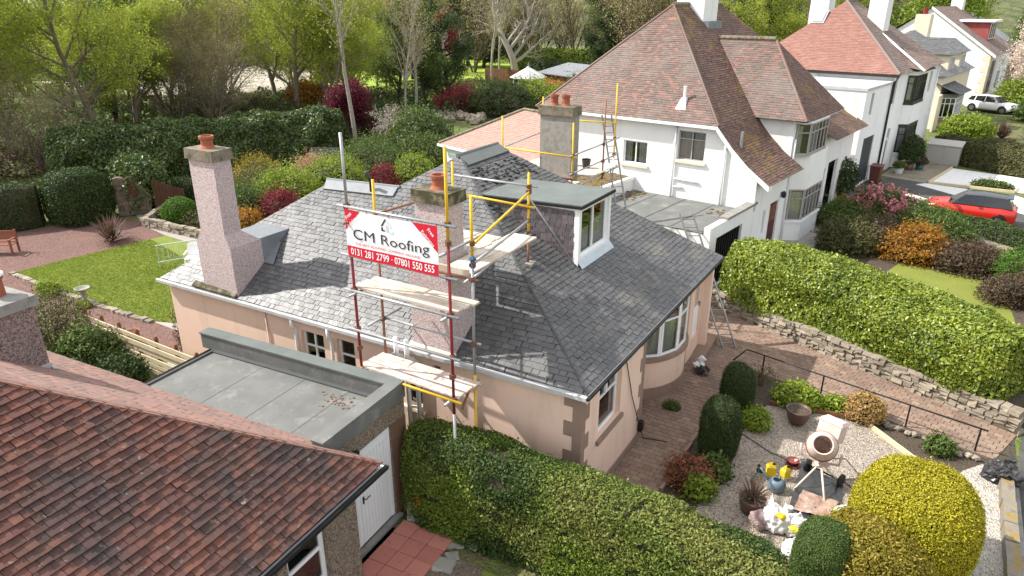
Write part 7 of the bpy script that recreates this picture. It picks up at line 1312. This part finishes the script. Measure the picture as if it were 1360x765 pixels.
# ================================================================== trees
def tree(name, lab, cat, at, H, r0, seed, kids, ang, ratio, up, wig, lm_=None, nleaf=0, leaf=.15, spread=.35, bark='bark', start=.25, levels=3, stems=1, lean=(0,0), group=None, leaf_from=2, hang=0, minr=.006, clear=0):
    rn = random.Random(seed); mb = [MB(), MB()]; tips = []
    def grow(p, d, L, r, lv):
        ns = 9 if lv == 0 else (5 if lv == 1 else 3); pts = [p.copy()]; dirs = [d.copy()]
        for i in range(ns):
            d = (d+Vector((rn.gauss(0,wig),rn.gauss(0,wig),rn.gauss(0,wig)*.5+up[lv]))).normalized(); p = p+d*(L/ns); pts.append(p.copy()); dirs.append(d.copy())
        rs = [max(minr, r*(1-.80*i/ns)) for i in range(ns+1)]; mb[0 if lv < 2 else 1].tube(pts, rs, 8 if lv == 0 else (5 if lv == 1 else 3), caps=False)
        if lv >= leaf_from:
            for i in range(1, ns+1): tips.append((pts[i], dirs[i]))
        if lv+1 >= levels: return
        n = kids[lv]
        for i in range(n):
            t = start+(1-start)*(i+rn.random())/n if lv == 0 else .2+.8*(i+rn.random())/n; f = t*ns; k = min(ns-1, int(f)); q = pts[k].lerp(pts[k+1], f-k); dd = dirs[k+1]
            a = rn.uniform(0,6.28); o = dd.orthogonal().normalized(); o2 = dd.cross(o); s = o*math.cos(a)+o2*math.sin(a); an_ = R(ang[lv])*rn.uniform(.7,1.25); nd = (dd*math.cos(an_)+s*math.sin(an_)).normalized()
            grow(q, nd, L*ratio[lv]*rn.uniform(.7,1.15)*(1.15-.55*t if lv == 0 else 1), max(minr, rs[k]*(.62 if lv == 0 else .6)), lv+1)
    b = Vector((at[0],at[1],0))
    for s_ in range(stems):
        a = 6.28*s_/max(1,stems)+rn.random(); o = Vector((math.cos(a),math.sin(a),0))*(.25 if stems > 1 else 0); d0 = Vector((lean[0],lean[1],1))+o*(1.6 if stems > 1 else 0); grow(b+o, d0.normalized(), H*(rn.uniform(.8,1) if stems > 1 else 1), r0*(rn.uniform(.7,1) if stems > 1 else 1), 0)
    root = thing(name, lab, cat, b, 0, group); mb[0].build('trunk', M[bark], root, smooth=True); mb[1].build('twigs', M[bark], root, kind='stuff')
    if lm_:
        rg = np.random.RandomState(seed); T_ = np.array([tuple(p) for p,_ in tips]); k = rg.randint(0, len(T_), nleaf); P_ = T_[k]+rg.normal(size=(nleaf,3))*spread; P_[:,2] -= hang*np.abs(rg.normal(size=nleaf)); ok = P_[:,2] > .4+clear
        P_ = P_[ok]; leaves(P_, np.tile([0,0,.6],(len(P_),1))+rg.normal(size=(len(P_),3))*.5, leaf, M[lm_], root, 'crown', rng=rg)
    return root
SPR = dict(kids=(22,7,4), ang=(55,45,45), ratio=(.42,.45,.5), up=(.05,.05,.03,.02), wig=.10, levels=4)
tr = {}
tr['spring'] = tree('spring_tree','large fresh green tree with grey leaning trunk left of the red-brown budding tree','tree',(-47,17.5),13.5,.24,1,lm_='spring',nleaf=26000,leaf=.15,spread=.24,start=.12,bark='barkm',lean=(-.12,.02),**SPR)
tr['bud'] = tree('budding_tree','multi-stemmed brown budding tree behind the laurel bank','tree',(-52,31.5),9.5,.15,2,(11,6,4),(42,42,45),(.5,.45,.5),(.04,.05,.03,.02),.11,'budbrown',16000,.11,.22,'barkm',.1,4,6)
tr['fork'] = tree('pale_trunk_tree','tall pale-trunked tree with sparse new leaves behind the maroon tree','tree',(-32.9,28.9),16,.17,3,(15,7),(38,40),(.45,.42),(.07,.07,.03),.07,'spring2',5000,.15,.45,'barkg',.33,3)
tr['birch'] = tree('slender_tree','slender grey almost leafless tree between green trees','tree',(-38.7,43.6),17,.15,4,(26,6),(36,38),(.26,.4),(.04,.08,.03),.05,'budbrown',3500,.15,.35,'barkg',.18,3)
tr['bare'] = tree('bare_tree','large pale spreading leafless tree behind the summer house','tree',(-46.5,75.5),13,.55,5,(12,9,6),(60,45,40),(.62,.5,.45),(.02,.05,.05,.04),.14,None,0,bark='barkg',start=.16,levels=4,minr=.022)
tr['ever'] = tree('evergreen_tree','dense dark evergreen tree','tree',(-41,52),10,.25,6,(30,7),(75,50),(.34,.4),(.02,.02,.0),.10,'dgreen',20000,.2,.30,'barkd',.06,3)
tr['holly'] = tree('leafy_tree','mid green leafy tree','tree',(-43,46),9.5,.2,7,(22,7),(60,48),(.36,.45),(.03,.04,.02),.11,'holly',20000,.17,.30,'barkd',.12,3)
tr['thicket'] = tree('thicket_tree','brown leafless thicket tree','tree',(-30,92),12,.2,8,(22,7),(30,32),(.45,.42),(.06,.08,.05),.07,'budbrown',3500,.22,.4,'bark',.1,3,3,minr=.016)
props(tr['ever'], 'dense dark evergreen behind the slender grey tree'); props(tr['holly'],'mid green leafy tree just right of the slender grey tree'); props(tr['thicket'],'brown leafless thicket tree in the far wood',group='brown leafless thicket trees')
G_ = {'spring':'fresh green trees beyond the back gardens','bud':'brown budding trees beyond the back gardens','fork':'sparse pale-trunked trees in the wood','birch':'slender grey trees in the wood','ever':'dark evergreens in the far wood','holly':'leafy green trees in the far wood','thicket':'brown leafless thicket trees','bare':'bare trees in the far wood'}
def more(k, x, y, rot, s, lab=None):
    o = copy_tree(tr[k], (x,y,0), rot, s); o['label'] = lab or {'spring':'fresh light green tree in the wood beyond the gardens','bud':'brown budding tree in the wood','fork':'sparsely leafed pale tree in the wood','birch':'slender grey leafless tree in the wood','ever':'dark evergreen tree in the far wood','holly':'mid green leafy tree in the far wood','thicket':'brown leafless thicket tree in the far wood','bare':'bare spreading tree in the far wood'}[k]
    if lab is None: o['group'] = G_[k]
    elif 'group' in o: del o['group']
    return o
more('spring',-46,9,100,.95,'fresh green tree at the far left above the clipped hedge'); more('spring',-53,24,200,1.0,'fresh green tree between the leaning trunk and the budding tree'); more('spring',-48.5,37.8,40,1.0,'light green tree with dark trunk above the orange shrub'); more('spring',-47.2,40.5,300,.95,'light green tree whose dark trunk stands right behind the orange shrub')
more('spring',-50.5,22.5,70,.7,'smaller fresh green tree under the leaning one'); more('bud',-43,11.5,160,.6,'low brown twiggy tree behind the clipped bush'); more('birch',-37.3,40.3,90,.8,'thin grey tree just left of the tallest slender one'); more('holly',-40.5,47.5,200,.95,'leafy green tree behind the purple bush'); more('bare',-52,66,130,.55,'smaller bare pinkish tree left of the large pale leafless tree')
rn = random.Random(77)
SP = []
def scatter(n, x0, x1, y0, y1, kinds, s0, s1, dmin=3.2):
    c = 0
    for _ in range(n*12):
        x, y = rn.uniform(x0,x1), rn.uniform(y0,y1)
        if any((x-a)**2+(y-b)**2 < dmin**2 for a,b in SP): continue
        SP.append((x,y)); more(rn.choice(kinds), x, y, rn.uniform(0,360), rn.uniform(s0,s1)); c += 1
        if c >= n: break
scatter(16,-75,-50,4,34,['spring','spring','bud','birch','holly'],.7,1.1); scatter(6,-72,-50,44,66,['spring','spring','birch','ever','fork'],.8,1.1,4)
scatter(8,-66,-44,66,100,['ever','holly','spring','thicket','birch'],.8,1.15,4); scatter(30,-110,-60,70,130,['spring','holly','ever','bud','thicket'],.9,1.4,5); scatter(14,-42,-22,86,104,['thicket','thicket','ever'],.8,1.1,3.5)
scatter(16,-24,-6,70,110,['ever','holly','ever','spring'],.8,1.15,4); scatter(22,-60,-4,112,150,['ever','holly','thicket'],1.0,1.5,5.5); scatter(12,-110,-76,-10,36,['spring','bud','holly'],.9,1.3,5); scatter(10,-6,6,118,160,['spring','holly','ever'],.9,1.3,5); scatter(8,8,26,112,150,['holly','thicket'],.6,.9,5)
# undergrowth at the foot of the wood: one mass of leaves nobody could count
rg = np.random.RandomState(5); root = thing('undergrowth','tangled brown and green undergrowth at the foot of the wood','undergrowth',(-50,35,0))
def under(x0,x1,y0,y1,n,m_,hh_,lf):
    x, y = rg.uniform(x0,x1,n), rg.uniform(y0,y1,n); P_ = np.stack([x,y,np.zeros(n)],1); P_[:,2] = np.maximum(.05,(vnoise(P_,.9,int(n))*.6+.6))*hh_*rg.uniform(.2,1,n); leaves(P_, rg.normal(size=(n,3))*.6+[0,0,.8], lf, M[m_], root, 'leaf_mass', rng=rg)
under(-66,-50,0,44,16000,'mid',1.4,.3); under(-60,-46,30,52,12000,'brownl',1.4,.28); under(-52,-41,0,30,14000,'brownl',1.5,.22); under(-52,-38,14,44,12000,'mid',1.3,.24); under(-48,-33,30,56,14000,'dgreen',1.6,.25); under(-50,-30,54,70,8000,'olive',1.2,.28); under(-40,-24,76,90,7000,'dgreen',2.5,.3); under(-24,-8,66,80,7000,'dgreen',2.5,.3)
# small ornamental trees
tree('maroon_acer','rounded maroon acer behind the end of the laurel bank','tree',(-34.6,30.2),3.4,.12,21,(14,7),(62,50),(.6,.5),(.0,.02,.0),.12,'acer',13000,.15,.28,'barkd',.2,3)
t = tree('umbrella_tree','small pale leafless umbrella-shaped tree before the maroon acer','tree',(-29.6,28.3),2.3,.08,22,(14,8,5),(82,40,40),(.75,.5,.5),(.02,-.02,-.03,-.02),.13,'blossom',900,.08,.2,'barkg',.8,4,minr=.014)
shrub('orange_shrub','orange leaved shrub under the light green trees','bush',(-49.5,40.2),(2.1,1.6,2.5),M['orange'],4500,.2,331,.2,fuzz=.2)
tree('crimson_tree','crimson leaved tree far behind the green trees','tree',(-58,70),8,.2,23,(16,6),(60,48),(.4,.45),(.03,.03,.02),.1,'redl',7000,.26,.5,'barkd',.15,3)
tree('blossom_tree','cream blossom tree at the right edge beside the white car','tree',(11.6,79.5),7.2,.2,24,(16,7),(58,48),(.42,.5),(.03,.03,.02),.11,'blossom',14000,.19,.4,'bark',.2,3)
tree('willow_like_tree','yellow-green tree behind the second white house','tree',(-1,100),13,.3,25,(18,7),(50,48),(.45,.45),(.03,.02,-.02),.1,'lime',14000,.3,.7,'bark',.15,3,hang=.5)
more('bud',-57,34,10,1.05,'brown budding tree right behind the multi-stemmed one'); more('bud',-47.5,27.5,260,.75,'smaller brown budding tree right of the leaning fresh green tree'); more('spring',-49,12.5,310,.8,'fresh green tree at the left behind the clipped hedge'); more('spring',-60,29,20,1.05,'fresh green tree behind the multi-stemmed budding tree'); more('spring',-45,5.5,210,.75,'fresh green tree at the very left edge of the photo'); more('spring',-56.5,42,250,1.1,'bright green tree over the pale clearing'); more('spring',-44.5,38.5,160,.8,'bright green tree left of the pale-trunked tree')

for (x,y,s_) in ((-60,47,.5),(-56,50,.45),(-62,55,.6),(-54,45.5,.4),(-58,60,.55),(-53,56,.5),(-66,50,.6),(-50.5,48,.42)): more('spring',x,y,x*40,s_)
